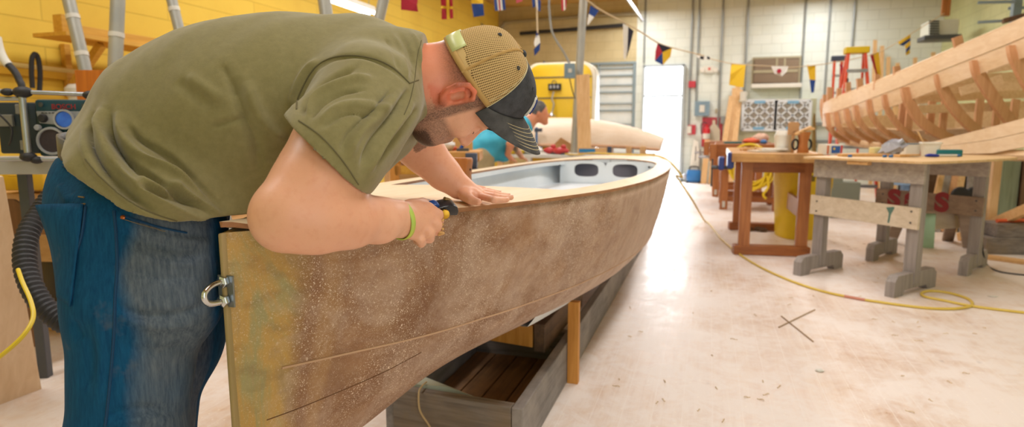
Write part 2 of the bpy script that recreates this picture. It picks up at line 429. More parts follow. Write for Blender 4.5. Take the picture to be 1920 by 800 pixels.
# square stem
b = MB(); o = []
zs = [.97-.012, .8, .6, .45, .38]
b.prism([(-.872, .919, .958), (-.872, .940, .958), (-.872, .95, .40), (-.872, .935, .385), (-.872, .923, .40)], (1, 0, 0), .009)
b.build('stem', wood('stem_timber', '#b39a6e', '#94814f', 'z', 12), boat, bevel=.003, smooth=True)
# chine bead: thin line of rubbed epoxy along the topside
b = MB(); b.tube([Vector((bcx(y)+chine(y)[0]+.0005, y, chine(y)[1])) for y in ys if 1.0 < y < 6.4], .0028, 6)
b.build('chine_bead', plain('rubbed_bead', '#cfa98a', .6), boat, smooth=True)
def on_hull(px, py, out=.0):
    """point of the hull's near side seen at a pixel"""
    o = CAM; d = ray(px, py).normalized(); h = HB.ray_cast(o, d)
    return (h[0]-d*out) if h[0] is not None else None
hb = bmesh.new(); hb.from_mesh(hull.data); bmesh.ops.translate(hb, verts=hb.verts, vec=boat.location); HB = BVHTree.FromBMesh(hb); hb.free()
def hull_line(pxs, r, mname, nm, n=8):
    pts = [on_hull(x, y) for x, y in [(q.x, q.y) for q in spline([Vector((a, c, 0)) for a, c in pxs], n)]]
    pts = [p for p in pts if p is not None]
    if len(pts) > 1:
        bb_ = MB(); bb_.tube(pts, r, 6); return bb_.build(nm, mname, boat, smooth=True)
hull_line([(500, 787), (560, 765), (640, 732), (720, 697), (790, 660)], .0012, plain('dark_seam', '#6f4a30', .8), 'plank_seam')
# deck: solid fore and aft decks, narrow side decks round a rounded cockpit opening
FD, AD = 2.12, 5.5
def inner(y):
    u = (y-FD)/(AD-FD); u = max(0, min(1, u))
    w = max(bb(y)-.105, .05)
    if u > .78: w *= math.sqrt(max(0, 1-((u-.78)/.22)**2.4))
    return w
TH = .011
def deck_z(y, x): return bz(y)+.010*(1-(abs(x)/max(bb(y), .03))**2)
b = MB()
# foredeck
rows = []
for y in [q for q in ys if q < FD]+[FD]:
    w = bb(y)+.004; rows.append([Vector((bcx(y)+w*k/8, y-(.05*(1-abs(k)/8) if y == FD else 0)*0, deck_z(y, w*k/8))) for k in range(-8, 9)])
b.grid(rows)
sy = [FD]+[q for q in ys if FD < q < AD]+[AD]
for s in (-1, 1):
    rows = []
    for y in sy:
        w = bb(y)+.004; iw = inner(y) if y < AD else 0; rows.append([Vector((bcx(y)+s*(iw+(w-iw)*k/6), y, deck_z(y, iw+(w-iw)*k/6))) for k in range(7)])
    b.grid(rows)
rows = []
for y in [AD]+[q for q in ys if q > AD]:
    w = bb(y)+.004; rows.append([Vector((bcx(y)+w*k/8, y, deck_z(y, w*k/8))) for k in range(-8, 9)])
b.grid(rows)
dk = b.build('deck', [m_deck, wood('deck_edge_lamination', '#a8764c', '#86583a', 'y', 14)], boat); md = dk.modifiers.new('thick', 'SOLIDIFY'); md.thickness = TH; md.offset = -1; md.material_offset_rim = 1
# deck beam under the cut edge of the foredeck, coaming lip, white lining inside
b = MB(); b.prism([(bcx(FD)+x, FD-.01, z) for x, z in ((-.44, .925), (.44, .925), (.42, .88), (0, .90), (-.42, .88))], (0, 1, 0), .02); b.build('deck_beam', m_inner, boat, bevel=.002)
b = MB()
for s in (-1, 1):
    rows = []
    for y in [FD+(AD-FD)*i/60 for i in range(61)]:
        iw = inner(y); bw = bb(y)-.02; zt = deck_z(y, iw)-TH; c, zc = chine(y); k = keelz(y)
        fl = k+.10
        rows.append([Vector((bcx(y)+s*a, y, z)) for a, z in ((iw, zt+.004), (iw+.004, zt-.03), (max(iw, bw-.012), zt-.034), (max(c-.02, iw*.8), zc), (c*.62, fl), (0, fl))])
    b.grid(rows)
ln = b.build('cockpit_lining', m_inner, boat, smooth=35)
# ribs of the lining, thwart bench and side seats
for y in (2.55, 3.05, 3.6, 4.2, 4.75):
    for s in (-1, 1):
        bw = bb(y)-.024; c, zc = chine(y); k = keelz(y)
        b = MB(); b.tube([(bcx(y)+s*bw, y, bz(y)-.05), (bcx(y)+s*(bw-.03), y, (bz(y)+zc)/2), (bcx(y)+s*(c-.03), y, zc), (bcx(y)+s*c*.6, y, k+.11)], .013, 6); b.build('rib', m_inner, boat, smooth=True)
BY = 5.22
for y0, y1, zz in ((4.55, BY-.01, .70), (3.35, 3.65, .70)):
    b = MB(); rows = [[Vector((bcx(y)+k*(bb(y)-.06)/4, y, zz)) for k in range(-4, 5)] for y in (y0, (y0+y1)/2, y1)]
    b.grid(rows); o = b.build('thwart', m_inner, boat); md = o.modifiers.new('thick', 'SOLIDIFY'); md.thickness = .02; md.offset = -1
# bulkhead with two oblong holes (faces built round the holes)
def bulkhead():
    y = BY; wt = inner(y)+.05; zt = bz(y)-.004; zb = keelz(y)+.1; b = MB()
    hx, hw, hh, hz = .165, .105, .056, .815
    for s in (-1, 1):
        cx_ = bcx(y)+s*hx; N = 40; ro = []; ri = []; rb = []
        x0, x1 = (bcx(y), bcx(y)+s*wt)
        for k in range(N):
            a = 2*PI*k/N; ca, sa = math.cos(a), math.sin(a)
            e = 5.0; r_ = 1/((abs(ca)**e+abs(sa)**e)**(1/e)); ux, uz = ca*r_, sa*r_
            fx_ = (abs(ca)**3.2+abs(sa)**3.2)**(-1/3.2)
            ri.append(Vector((cx_+hw*ca*fx_, y, hz+hh*sa*fx_)))
            X = cx_+ux*(x1-cx_ if ux*s > 0 else cx_-x0)*s if False else (cx_+ux*(abs(x1-cx_) if ux*s > 0 else abs(x0-cx_)))
            Z = hz+uz*((zt-hz) if uz > 0 else (hz-zb)); ro.append(Vector((X, y, Z)))
            rb.append(ri[-1]+Vector((0, .018, 0)))
        b.grid([ro, ri, rb], True)
    return b
bk = bulkhead().build('bulkhead', m_inner, boat, smooth=30)
b = MB()
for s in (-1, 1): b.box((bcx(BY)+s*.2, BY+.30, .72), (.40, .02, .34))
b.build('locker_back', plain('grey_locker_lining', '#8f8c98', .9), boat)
# bolt heads in the deck corners of the bulkhead
for px_, py_ in ((1050, 310), (1217, 313)):
    q = ony(px_, py_, BY-.012); b = MB(); b.lathe(q, [(.001, -.004), (.008, -.004), (.008, .004), (.001, .004)], 10, (0, 1, 0)); b.build('bolt', plain('black_rubber', '#26262a', .6), boat)
# bow eye: chromed U bolt through a backing plate on the stem
m_chrome = plain('chrome', '#d9dcdf', .12, 1, '#c7cacc')
eye = MB(); ex, ey = -.872, .912
def E3(px, py): q = onx(px, py, ex); return Vector((ex, q.y, q.z))
pts = spline([E3(421, 527), E3(400, 533), E3(385, 546), E3(383, 560), E3(393, 569), E3(421, 564)], 6)
eye.tube(pts, .0058, 12); eo = eye.build('bow_eye', m_chrome, boat, smooth=True)
for px_, py_ in ((419, 527.5), (420, 563)):
    q = E3(px_, py_); b = MB(); b.lathe(q, [(.006, -.009), (.0125, -.006), (.0125, .003), (.009, .006)], 6, (0, 1, 0)); b.build('nut', m_chrome, eo, bevel=.001)
q = E3(424, 545); b = MB(); b.box((ex+.001, q.y, q.z), (.036, .004, .062)); b.build('backing_plate', plain('dull_steel', '#8d9296', .35, .9), eo, bevel=.001)

# hardwood block standing on the foredeck
q = onz(864, 344, bz(2.2)+.012); w = .042
b = MB(); rt = Matrix.Rotation(YAW-.35, 3, 'Z')
rows = []
for z, sx in ((0, .036), (.03, .034), (.06, .037), (.085, .041), (.096, .040), (.1, .036)):
    rows.append([q+rt @ Vector((sx*a, .028*c, z)) for a, c in ((-1, -1), (1, -1), (1, 1), (-1, 1))])
b.grid(rows, True); b.add(rows[0], [(3, 2, 1, 0)]); b.add(rows[-1], [(0, 1, 2, 3)])
r = thing('wooden_block', 'upright hardwood block with rounded top standing on the boat deck beyond the flat hand', 'block', q)
b.build('block', wood('hardwood_orange', '#b8753a', '#9c5c2a', 'z', 18, .45), r, bevel=.005, smooth=True)
b = MB(); b.lathe(q+rt @ Vector((.0375, .006, .055)), [(.001, 0), (.0045, 0), (.0045, .002), (.001, .002)], 10, rt @ Vector((1, 0, 0))); b.build('hole', MATS['black_rubber'], r)

# ================================================================ low timber cradle: every plank its own thing
m_grey = wood('weathered_grey_timber', '#8d8785', '#6d6765', 'y', 16, .75, '#a39b95')
m_greyx = wood('weathered_grey_timber_across', '#8a8078', '#5f5650', 'x', 16, .75, '#7e6a50')
b = MB(); b.box((-.60, 1.94+2.35, .095), (.042, 4.7, .19)); one('cradle_plank', 'long weathered grey plank on edge, the cradle side nearest the open floor', 'plank', b, m_grey, bevel=.004)
b = MB(); b.box((-1.12, 1.98+2.3, .095), (.042, 4.6, .19)); one('cradle_plank', 'long grey plank on edge, cradle side hidden under the far side of the hull', 'plank', b, m_grey, bevel=.004)
b = MB(); b.beam((-1.098, 1.985, .095), (-.622, 1.965, .095), .045, .188); one('cradle_crosspiece', 'dark stained board closing the near end of the cradle, string hanging from its top', 'board', b, m_greyx, bevel=.005)
b = MB(); b.beam((-1.098, 2.86, .095), (-.622, 2.86, .095), .045, .16); one('cradle_crosspiece', 'second grey crosspiece of the cradle behind the brown bottom boards', 'board', b, m_greyx, bevel=.005)
b = MB()
for i, x in enumerate((-1.04, -.93, -.82, -.71)): b.box((x, 2.42, .02), (.104, .82, .018))
one('cradle_bottom_boards', 'brown oil stained boards lying in the bottom of the cradle', 'boards', b, wood('stained_bottom_boards', '#8a6238', '#5f4124', 'y', 12, .6, '#4b3520'), bevel=.002)
b = MB(); b.prism([(-1.09, 2.2, .14), (-1.06, 2.0, .192), (-.9, 2.02, .192), (-.74, 2.03, .15)], (0, .1, 1), .01)
one('plywood_offcut', 'pale green grey triangular offcut lying in the near corner of the cradle', 'offcut', b, plain('pale_green_ply', '#b3b8a6', .7))
q = onx(1078, 700, -.565)
# prop between floor and bilge
b = MB(); b.beam((-.552, 2.66, 0), (-.552, 2.66, .385), .05, .038, (1, 0, 0)); one('wooden_prop', 'new yellow pine prop standing outside the cradle under the bilge', 'prop', b, wood('yellow_pine', '#d99a4a', '#c07f32', 'z', 18, .55), bevel=.002)
# block of two timbers under the keel
b = MB(); b.beam((-1.13, 2.62, .241), (-.71, 2.56, .241), .05, .10); one('keel_support_board', 'yellow pine board on edge carrying the keel across the cradle', 'board', b, MATS['yellow_pine'], bevel=.003)
b = MB(); b.beam((-.68, 2.53, .24), (-.665, 3.3, .24), .05, .128); one('keel_support_timber', 'thick dark timber on edge beside the yellow keel board', 'timber', b, wood('dark_fir', '#7a5a3e', '#4b3626', 'y', 12, .7, '#2b211b'), bevel=.003)
# string hanging over the cross board
pts = spline([Vector((-.99, 2.03, .2)), Vector((-.985, 1.985, .205)), Vector((-.98, 1.945, .195)), Vector((-.975, 1.94, .13)), Vector((-.94, 1.938, .08)), Vector((-.92, 1.937, .05))], 6)
b = MB(); b.tube(pts, .0035, 6); one('string', 'frayed tan string hanging over the near cross board of the cradle', 'string', b, plain('string_fibre', '#c9ad80', .9), smooth=True)
# ================================================================ figures: one continuous surface grown from a distance field
def CF(v): v = Vector(v); return np.array([v.dot(RH), v.dot(FH), v.z])
def C(px, py, d): return CF(P(px, py, d))
def unC(a): return RH*float(a[0])+FH*float(a[1])+Vector((0, 0, float(a[2])))
class Field:
    def __init__(s, lo, hi, h):
        s.lo = np.array(lo, float); s.h = h; s.n = np.ceil((np.array(hi)-s.lo)/h).astype(int)+1
        s.A = np.full(s.n, 1., np.float32)
    def sub(s, lo, hi):
        a = np.maximum(0, np.floor((lo-s.lo)/s.h).astype(int)); b = np.minimum(s.n, np.ceil((hi-s.lo)/s.h).astype(int)+1)
        if (b <= a).any(): return None, None
        ax = [(s.lo[i]+s.h*np.arange(a[i], b[i])).astype(np.float32) for i in range(3)]
        return (slice(a[0], b[0]), slice(a[1], b[1]), slice(a[2], b[2])), np.meshgrid(*ax, indexing='ij')
    def put(s, sl, d, k, op):
        A = s.A[sl]
        if op == 'sub': d = -d; A2 = -A; q = np.maximum(k-np.abs(A2+0*d-(-d)*-1), 0)*0; r = np.maximum(A, d) if k <= 0 else A+0
        if op == 'sub':
            if k > 0:
                hh = np.maximum(k-np.abs(A-d), 0)/k; r = np.maximum(A, d)+hh*hh*k/4
            s.A[sl] = r; return
        hh = np.maximum(k-np.abs(A-d), 0)/max(k, 1e-6)
        s.A[sl] = np.minimum(A, d)-hh*hh*k/4
    def cone(s, a, b, ra, rb, k=.02, ax=None, f=1, op='add'):
        a = np.array(a, float); b = np.array(b, float); R = max(ra, rb)*max(1, f)+k+.012
        sl, g = s.sub(np.minimum(a, b)-R, np.maximum(a, b)+R)
        if sl is None: return s
        ba = b-a; L = max(ba.dot(ba), 1e-9)
        t = np.clip(((g[0]-a[0])*ba[0]+(g[1]-a[1])*ba[1]+(g[2]-a[2])*ba[2])/L, 0, 1)
        v = [g[i]-a[i]-ba[i]*t for i in range(3)]; q = v[0]**2+v[1]**2+v[2]**2
        if ax is not None:
            ax = np.array(ax, float); ax = ax/np.linalg.norm(ax); vn = v[0]*ax[0]+v[1]*ax[1]+v[2]*ax[2]
            q = np.maximum(q-vn**2+(vn/f)**2, 0)
        s.put(sl, np.sqrt(q)-(ra+(rb-ra)*t), k, op); return s
    def chain(s, pts, k=.02, ax=None, f=1):
        for (a, ra), (b, rb) in zip(pts, pts[1:]): s.cone(a, b, ra, rb, k, ax, f)
        return s
    def ell(s, c, r, R=None, k=.02, op='add'):
        """R: 3x3, rows are the ellipsoid's axes"""
        c = np.array(c, float); r = np.array(r, float); m = r.max()+k+.012; sl, g = s.sub(c-m, c+m)
        if sl is None: return s
        d = [g[i]-c[i] for i in range(3)]
        if R is not None: d = [d[0]*R[j][0]+d[1]*R[j][1]+d[2]*R[j][2] for j in range(3)]
        k0 = np.sqrt(sum((d[i]/r[i])**2 for i in range(3)))+1e-6; k1 = np.sqrt(sum((d[i]/r[i]**2)**2 for i in range(3)))+1e-6
        s.put(sl, k0*(k0-1)/k1, k, op); return s
    def cut(s, c, n, lo, hi, k=.004):
        """remove what lies on the n side of the plane, inside a box"""
        sl, g = s.sub(np.array(lo, float), np.array(hi, float)); c = np.array(c); n = np.array(n, float); n /= np.linalg.norm(n)
        if sl is None: return s
        d = (g[0]-c[0])*n[0]+(g[1]-c[1])*n[1]+(g[2]-c[2])*n[2]
        s.A[sl] = np.maximum(s.A[sl], d); return s
    def mesh(s, name, mat, parent=None, relax=2):
        A = s.A; S = A < 0; S[0] = S[-1] = False; S[:, 0] = S[:, -1] = False; S[:, :, 0] = S[:, :, -1] = False
        A = np.where(S, np.minimum(A, -1e-5), np.maximum(A, 1e-5))
        cnt = sum(S[i:S.shape[0]-1+i, j:S.shape[1]-1+j, k:S.shape[2]-1+k].astype(np.uint8) for i in (0, 1) for j in (0, 1) for k in (0, 1))
        M = (cnt > 0) & (cnt < 8); ci = np.argwhere(M); idx = np.full(M.shape, -1, np.int64); idx[M] = np.arange(len(ci))
        acc = np.zeros((len(ci), 3)); num = np.zeros(len(ci))
        cor = [(i, j, k) for i in (0, 1) for j in (0, 1) for k in (0, 1)]
        val = {c: A[ci[:, 0]+c[0], ci[:, 1]+c[1], ci[:, 2]+c[2]] for c in cor}
        for a in cor:
            for axx in range(3):
                if a[axx] == 0:
                    b = list(a); b[axx] = 1; b = tuple(b); va, vb = val[a], val[b]; cr = (va < 0) != (vb < 0)
                    t = np.where(cr, va/(va-vb+1e-12), 0); p = np.array(a)+np.outer(t, np.array(b)-np.array(a))
                    acc[cr] += p[cr]; num[cr] += 1
        V = s.lo+s.h*(ci+acc/num[:, None]); Q = []
        for axx in range(3):
            o = [i for i in range(3) if i != axx]
            sh = [slice(None)]*3; s0 = list(sh); s1 = list(sh); s0[axx] = slice(0, -1); s1[axx] = slice(1, None)
            e = np.argwhere(S[tuple(s0)] != S[tuple(s1)]); ins = S[tuple(s0)][e[:, 0], e[:, 1], e[:, 2]]
            def at_(du, dv):
                c = e.copy(); c[:, o[0]] += du; c[:, o[1]] += dv; return idx[c[:, 0], c[:, 1], c[:, 2]]
            q = np.stack([at_(-1, -1), at_(0, -1), at_(0, 0), at_(-1, 0)], 1)
            flip = ins if axx != 1 else ~ins
            q[~flip] = q[~flip][:, ::-1]; Q.append(q)
        Q = np.concatenate(Q)
        for _ in range(relax):   # light smoothing along mesh edges
            acc = np.zeros_like(V); num = np.zeros(len(V))
            for a, b in ((0, 1), (1, 2), (2, 3), (3, 0)):
                for u, w in ((a, b), (b, a)): 
                    acc += np.stack([np.bincount(Q[:, u], V[Q[:, w], i], len(V)) for i in range(3)], 1); num += np.bincount(Q[:, u], minlength=len(V))
            V = V*.5+.5*acc/np.maximum(num, 1)[:, None]
        s.V, s.Q = V, Q
        return s
    def link(s, name, mat, parent=None):
        W = s.V @ np.array([[RH.x, RH.y, RH.z], [FH.x, FH.y, FH.z], [0, 0, 1]])
        off = wloc(parent) if parent is not None else Vector((0, 0, 0)); W = W-np.array(off)
        me = bpy.data.meshes.new(name); n = len(s.V); me.vertices.add(n); me.vertices.foreach_set('co', W.astype(np.float32).ravel())
        q = len(s.Q); me.loops.add(q*4); me.loops.foreach_set('vertex_index', s.Q.astype(np.int32).ravel())
        me.polygons.add(q); me.polygons.foreach_set('loop_start', np.arange(0, q*4, 4, dtype=np.int32)); me.polygons.foreach_set('loop_total', np.full(q, 4, np.int32))
        me.update(calc_edges=True); me.validate(); me.polygons.foreach_set('use_smooth', np.ones(len(me.polygons), bool))
        for m_ in (mat if isinstance(mat, (list, tuple)) else [mat]): me.materials.append(m_)
        o = bpy.data.objects.new(name, me); COL.objects.link(o); o.parent = parent
        return o
    def normals(s):
        Q = s.Q; V = s.V; n = np.cross(V[Q[:, 2]]-V[Q[:, 0]], V[Q[:, 3]]-V[Q[:, 1]]); N = np.zeros_like(V)
        for k in range(4):
            for i in range(3): N[:, i] += np.bincount(Q[:, k], n[:, i], len(V))
        return N/np.maximum(np.linalg.norm(N, axis=1), 1e-12)[:, None]
    def pix(s):
        """the photograph pixel and depth of every vertex, for following folds seen on the cloth"""
        W = s.V-np.array([0, 0, CH]); cp, sp_ = math.cos(PITCH), math.sin(PITCH)
        d = W[:, 1]*cp-W[:, 2]*sp_; u = W[:, 1]*sp_+W[:, 2]*cp
        return 960+FPX*W[:, 0]/d, 400-FPX*u/d, d
    def folds(s, lst):
        """cloth folds: (points, half width px, height m); positive = ridge"""
        N = s.normals(); px, py, d = s.pix(); view = s.V-np.array([0, 0, CH]); view /= np.linalg.norm(view, axis=1)[:, None]
        face = np.clip(-(N*view).sum(1)*2.2, 0, 1); D = np.zeros(len(px))
        for pts, w, a in lst:
            q = spline([Vector((x, y, 0)) for x, y in pts], 5); best = np.full(len(px), 1e9); tt = np.zeros(len(px)); n = len(q)-1
            for i in range(n):
                ax_, ay_, bx, by = q[i].x, q[i].y, q[i+1].x, q[i+1].y; dx, dy = bx-ax_, by-ay_; L = dx*dx+dy*dy+1e-9
                t = np.clip(((px-ax_)*dx+(py-ay_)*dy)/L, 0, 1); e = (px-ax_-dx*t)**2+(py-ay_-dy*t)**2; m = e < best
                best[m] = e[m]; tt[m] = (i+t[m])/n
            D += a*np.exp(-best/(w*w))*np.clip(np.minimum(tt, 1-tt)*5, .12, 1)
        s.V = s.V+N*(D*face)[:, None]; return s
    def bvh(s):
        W = s.V @ np.array([[RH.x, RH.y, RH.z], [FH.x, FH.y, FH.z], [0, 0, 1]])
        return BVHTree.FromPolygons([tuple(v) for v in W], [tuple(q) for q in s.Q])
def hit(bv, px, py, out=0.):
    d = ray(px, py).normalized(); h = bv.ray_cast(CAM, d)
    return (h[0]+h[1]*out*(1 if h[1].dot(d) < 0 else -1), h[1]) if h[0] is not None else (None, None)
def surf_line(bv, pxs, r, out=.0, n=6, flat=None):
    pts = [hit(bv, q.x, q.y, out)[0] for q in spline([Vector((a, c, 0)) for a, c in pxs], n)]
    return [p for p in pts if p is not None]
# ================================================================ the man planing the boat
def skin_mat(name, c1, c2, c3):
    m, t = newmat(name, .42, spec=.4); v = t.coord()
    n = t.noise(v, 5, 4, .5); col = t.ramp(n, [(.3, c1), (.75, c2)])
    col = t.mix(t.ramp(t.noise(v, 70, 4, .6), [(.5, 0.), (.8, .28)]), col, c3)
    spk = t.n.new('ShaderNodeTexVoronoi'); spk.inputs['Scale'].default_value = 34; t.link(v, spk.inputs['Vector'])
    wn = t.n.new('ShaderNodeTexWhiteNoise'); t.link(spk.outputs['Color'], wn.inputs['Vector'])
    f = t.math('MULTIPLY', t.math('LESS_THAN', spk.outputs['Distance'], .07), t.math('GREATER_THAN', wn.outputs['Value'], .9))
    col = t.mix(t.math('MULTIPLY', f, .5), col, '#a8573c')
    t.link(col, t.b.inputs['Base Color'])
    t.b.inputs['Subsurface Weight'].default_value = .12; t.b.inputs['Subsurface Radius'].default_value = (.8, .3, .2); t.b.inputs['Subsurface Scale'].default_value = .012
    t.link(t.bump(t.noise(v, 260, 3), .12, .001), t.b.inputs['Normal'])
    return m, t, col
m_skin, tsk, cskin = skin_mat('skin', '#eab497', '#dc9a7b', '#cc7c60')
man = thing('person', 'bending man in olive t-shirt, jeans and tan mesh cap planing the boat edge', 'person', (-1.22, 1.08, 0))

# head frame (C space): fwd = face direction, up = crown, sd = towards camera side
th_ = math.radians(17)
Ei = np.array([math.sin(th_), 0, -math.cos(th_)]); Ui = np.array([math.cos(th_), 0, math.sin(th_)])
ya = math.radians(22)
fwd = Ei*math.cos(ya)+np.array([0, 1, 0])*math.sin(ya); fwd /= np.linalg.norm(fwd)
up = Ui-fwd*Ui.dot(fwd); up /= np.linalg.norm(up)
sd = np.cross(fwd, up); sd /= np.linalg.norm(sd)
if sd[1] > 0: sd = -sd
HR = np.array([fwd, sd, up]); HSC = 1.02
EAR = C(858, 181, 1.27)                       # centre of the near ear
HO = EAR-sd*.078*HSC+fwd*.012                 # skull centre at ear level
def H(f, s_, u): return HO+(fwd*f+sd*s_+up*u)*HSC

F = Field((-1.06, .72, -.01), (.12, 2.02, 1.55), .004)
# --- torso and legs under the clothes
tor = [(C(268, 325, 1.33), .108), (C(335, 275, 1.34), .145), (C(440, 235, 1.36), .165), (C(560, 190, 1.38), .155), (C(670, 150, 1.38), .115)]
F.chain(tor, .05, (0, 1, 0), 1.12)
NH, FHp = C(245, 400, 1.22), C(275, 390, 1.46)
for hp, kn, an in ((NH, (C(238, 800, 1.22)+np.array([0, 0, -.05])), C(238, 800, 1.2)*np.array([1, 1, 0])+np.array([-.02, .0, .09])), (FHp, C(278, 790, 1.47), C(278, 790, 1.49)*np.array([1, 1, 0])+np.array([0, 0, .09]))):
    F.cone(hp, kn, .095, .062, .04); F.cone(kn, an, .062, .04, .03)
    F.cone(an, an+np.array([.12, .0, -.06]), .036, .024, .03)
# --- neck and head
F.cone(C(725, 152, 1.36), C(800, 160, 1.33), .080, .073, .05)
F.cone(C(790, 158, 1.33), H(-.035, 0, .0), .076, .07, .04)
F.ell(H(-.012, 0, .052), np.array([.098, .077, .088])*HSC, HR, .03)
F.ell(H(.028, 0, -.01), np.array([.072, .064, .085])*HSC, HR, .03)      # face
F.cone(H(.062, .018, -.088), H(.062, -.018, -.088), .022, .022, .03)      # chin
for s_ in (1, -1):
    F.cone(H(-.008, s_*.052, -.042), H(.06, s_*.02, -.085), .02, .02, .03)   # jaw
    F.ell(H(.062, s_*.045, -.018), np.array([.024, .02, .02])*HSC, HR, .02)   # cheek bone
    F.cone(H(.086, s_*.012, .034), H(.074, s_*.05, .032), .012, .011, .015)  # brow
    F.ell(H(.09, s_*.034, .012), np.array([.016, .018, .012])*HSC, HR, .014, 'sub')
    F.ell(H(.076, s_*.033, .01), np.array([.0145]*3)*HSC, HR, .004)         # eyeball under its lid
    F.cone(H(.0885, s_*.022, .003), H(.084, s_*.046, .003), .004, .003, .006)  # lower lid
F.cone(H(.094, 0, .022), H(.116, 0, -.022), .009, .013, .012)            # nose
for s_ in (1, -1): F.ell(H(.103, s_*.013, -.026), np.array([.012, .009, .009])*HSC, HR, .006)
F.cone(H(.092, .018, -.052), H(.092, -.018, -.052), .009, .009, .01)      # lips
F.cone(H(.088, .016, -.064), H(.088, -.016, -.064), .009, .009, .01)
F.cone(H(.103, .02, -.058), H(.103, -.02, -.058), .0035, .0035, .004, op='sub')
F.cone(H(.05, .03, -.08), H(.05, -.03, -.08), .035, .035, .03)
# --- ears: rim, bowl, lobe, tragus
for s_ in (1, -1):
    e0 = .0765
    def Ep(a, b, o=0): return H(-.012+a, s_*(e0+o), b)
    F.ell(Ep(-.004, .002, .002), np.array([.022, .008, .030])*HSC, HR, .012)
    rim = [(.012, .010, .008), (.012, .028, .014), (-.004, .037, .018), (-.022, .029, .021), (-.029, .008, .021), (-.025, -.013, .018), (-.014, -.028, .013), (-.001, -.035, .008)]
    rp = [Ep(*q) for q in rim]
    for a_, b_ in zip(rp, rp[1:]): F.cone(a_, b_, .0056, .0056, .003)
    F.cone(Ep(-.003, -.026, .007), Ep(.004, -.028, .004), .008, .006, .006)
    F.ell(Ep(-.003, .001, .015), np.array([.0135, .020, .019])*HSC, HR, .003, 'sub')
    F.ell(Ep(.0, -.006, .008), np.array([.006, .014, .007])*HSC, HR, .003, 'sub')
    F.cone(Ep(-.013, .018, .012), Ep(-.015, -.012, .011), .004, .004, .005)
    F.cone(Ep(.009, .002, .008), Ep(.009, -.008, .007), .0045, .0045, .004)
# --- near (right) arm
S1 = C(680, 175, 1.2)
F.cone(C(650, 165, 1.36), S1, .09, .072, .05)
F.chain([(S1, .072), (C(628, 285, 1.12), .074), (C(597, 345, 1.08), .0715), (C(550, 398, 1.045), .058)], .03)
F.cone(C(600, 340, 1.09), C(555, 390, 1.05), .062, .056, .03)
F.ell(C(522, 410, 1.04), (.036, .036, .040), None, .03)
F.chain([(C(535, 410, 1.03), .050), (C(600, 414, 1.055), .050), (C(655, 415, 1.10), .0435), (C(710, 415, 1.165), .0365), (C(750, 413, 1.225), .0315)], .03, (0, 1, 0), .92)
F.cone(C(690, 399, 1.13), C(745, 396, 1.21), .022, .020, .025)
# near hand: closed round the plane, knuckles towards the bow end
hw = C(752, 413, 1.225)
F.cone(hw, C(782, 408, 1.262), .0300, .0315, .02, (0, 1, 0), .75)
F.cone(C(775, 396, 1.255), C(798, 397, 1.275), .020, .018, .016); F.cone(C(770, 430, 1.25), C(782, 436, 1.27), .02, .017, .016)
kn = [(C(803, 391, 1.268), C(822, 402, 1.270), C(824, 412, 1.300), C(812, 410, 1.328), .0115),
      (C(804, 409, 1.262), C(819, 421, 1.262), C(819, 432, 1.290), C(806, 428, 1.315), .0118),
      (C(795, 425, 1.258), C(806, 437, 1.256), C(806, 447, 1.280), C(795, 442, 1.305), .0112),
      (C(781, 438, 1.256), C(789, 449, 1.252), C(790, 456, 1.272), C(781, 451, 1.294), .0100)]
for a_, b_, c_, d_, r_ in kn:
    F.cone(hw*.35+a_*.65, a_, r_*1.15, r_*1.12, .008); F.cone(a_, b_, r_*1.12, r_*.98, .004); F.cone(b_, c_, r_*.98, r_*.92, .003); F.cone(c_, d_, r_*.92, r_*.8, .003)
F.cone(C(768, 390, 1.255), C(792, 381, 1.285), .017, .0125, .012); F.cone(C(792, 381, 1.285), C(808, 382, 1.312), .0115, .0098, .004); F.cone(C(808, 382, 1.312), C(820, 388, 1.322), .0098, .0085, .003)
# --- far (left) arm, palm flat on the deck
F.cone(C(680, 150, 1.40), C(735, 215, 1.54), .10, .078, .05)
F.chain([(C(735, 215, 1.54), .066), (C(772, 262, 1.60), .056), (C(800, 292, 1.63), .049), (C(832, 325, 1.645), .040), (C(860, 349, 1.652), .0315)], .03)
DZ0 = bz(1.6)+.006
def G(px, py, hgt): return CF(onz(px, py, DZ0+hgt))
wr = C(862, 350, 1.652)
F.cone(wr, G(893, 362, .022), .029, .021, .02); F.cone(G(878, 366, .020), G(897, 368, .017), .020, .015, .015)
F.cone(G(885, 356, .020), G(905, 358, .016), .018, .015, .015)
fl = [(G(903, 368, .018), G(925, 374, .017), G(941, 374.5, .010), G(951, 374, .009), .0096),
      (G(906, 364, .019), G(928, 368, .018), G(946, 370, .010), G(959, 370, .009), .0098),
      (G(907, 359, .018), G(928, 363, .017), G(943, 366, .010), G(954, 366.5, .009), .0092),
      (G(902, 355, .017), G(917, 357.5, .015), G(928, 360, .010), G(937, 361, .008), .0082)]
for a_, b_, c_, d_, r_ in fl:
    F.cone(a_, b_, r_*1.1, r_, .006); F.cone(b_, c_, r_, r_*.92, .002); F.cone(c_, d_, r_*.92, r_*.8, .002)
F.cone(G(872, 366, .022), G(884, 375, .014), .017, .0125, .012); F.cone(G(884, 375, .014), G(897, 378.5, .011), .0115, .0095, .003)
F.mesh('body', m_skin)
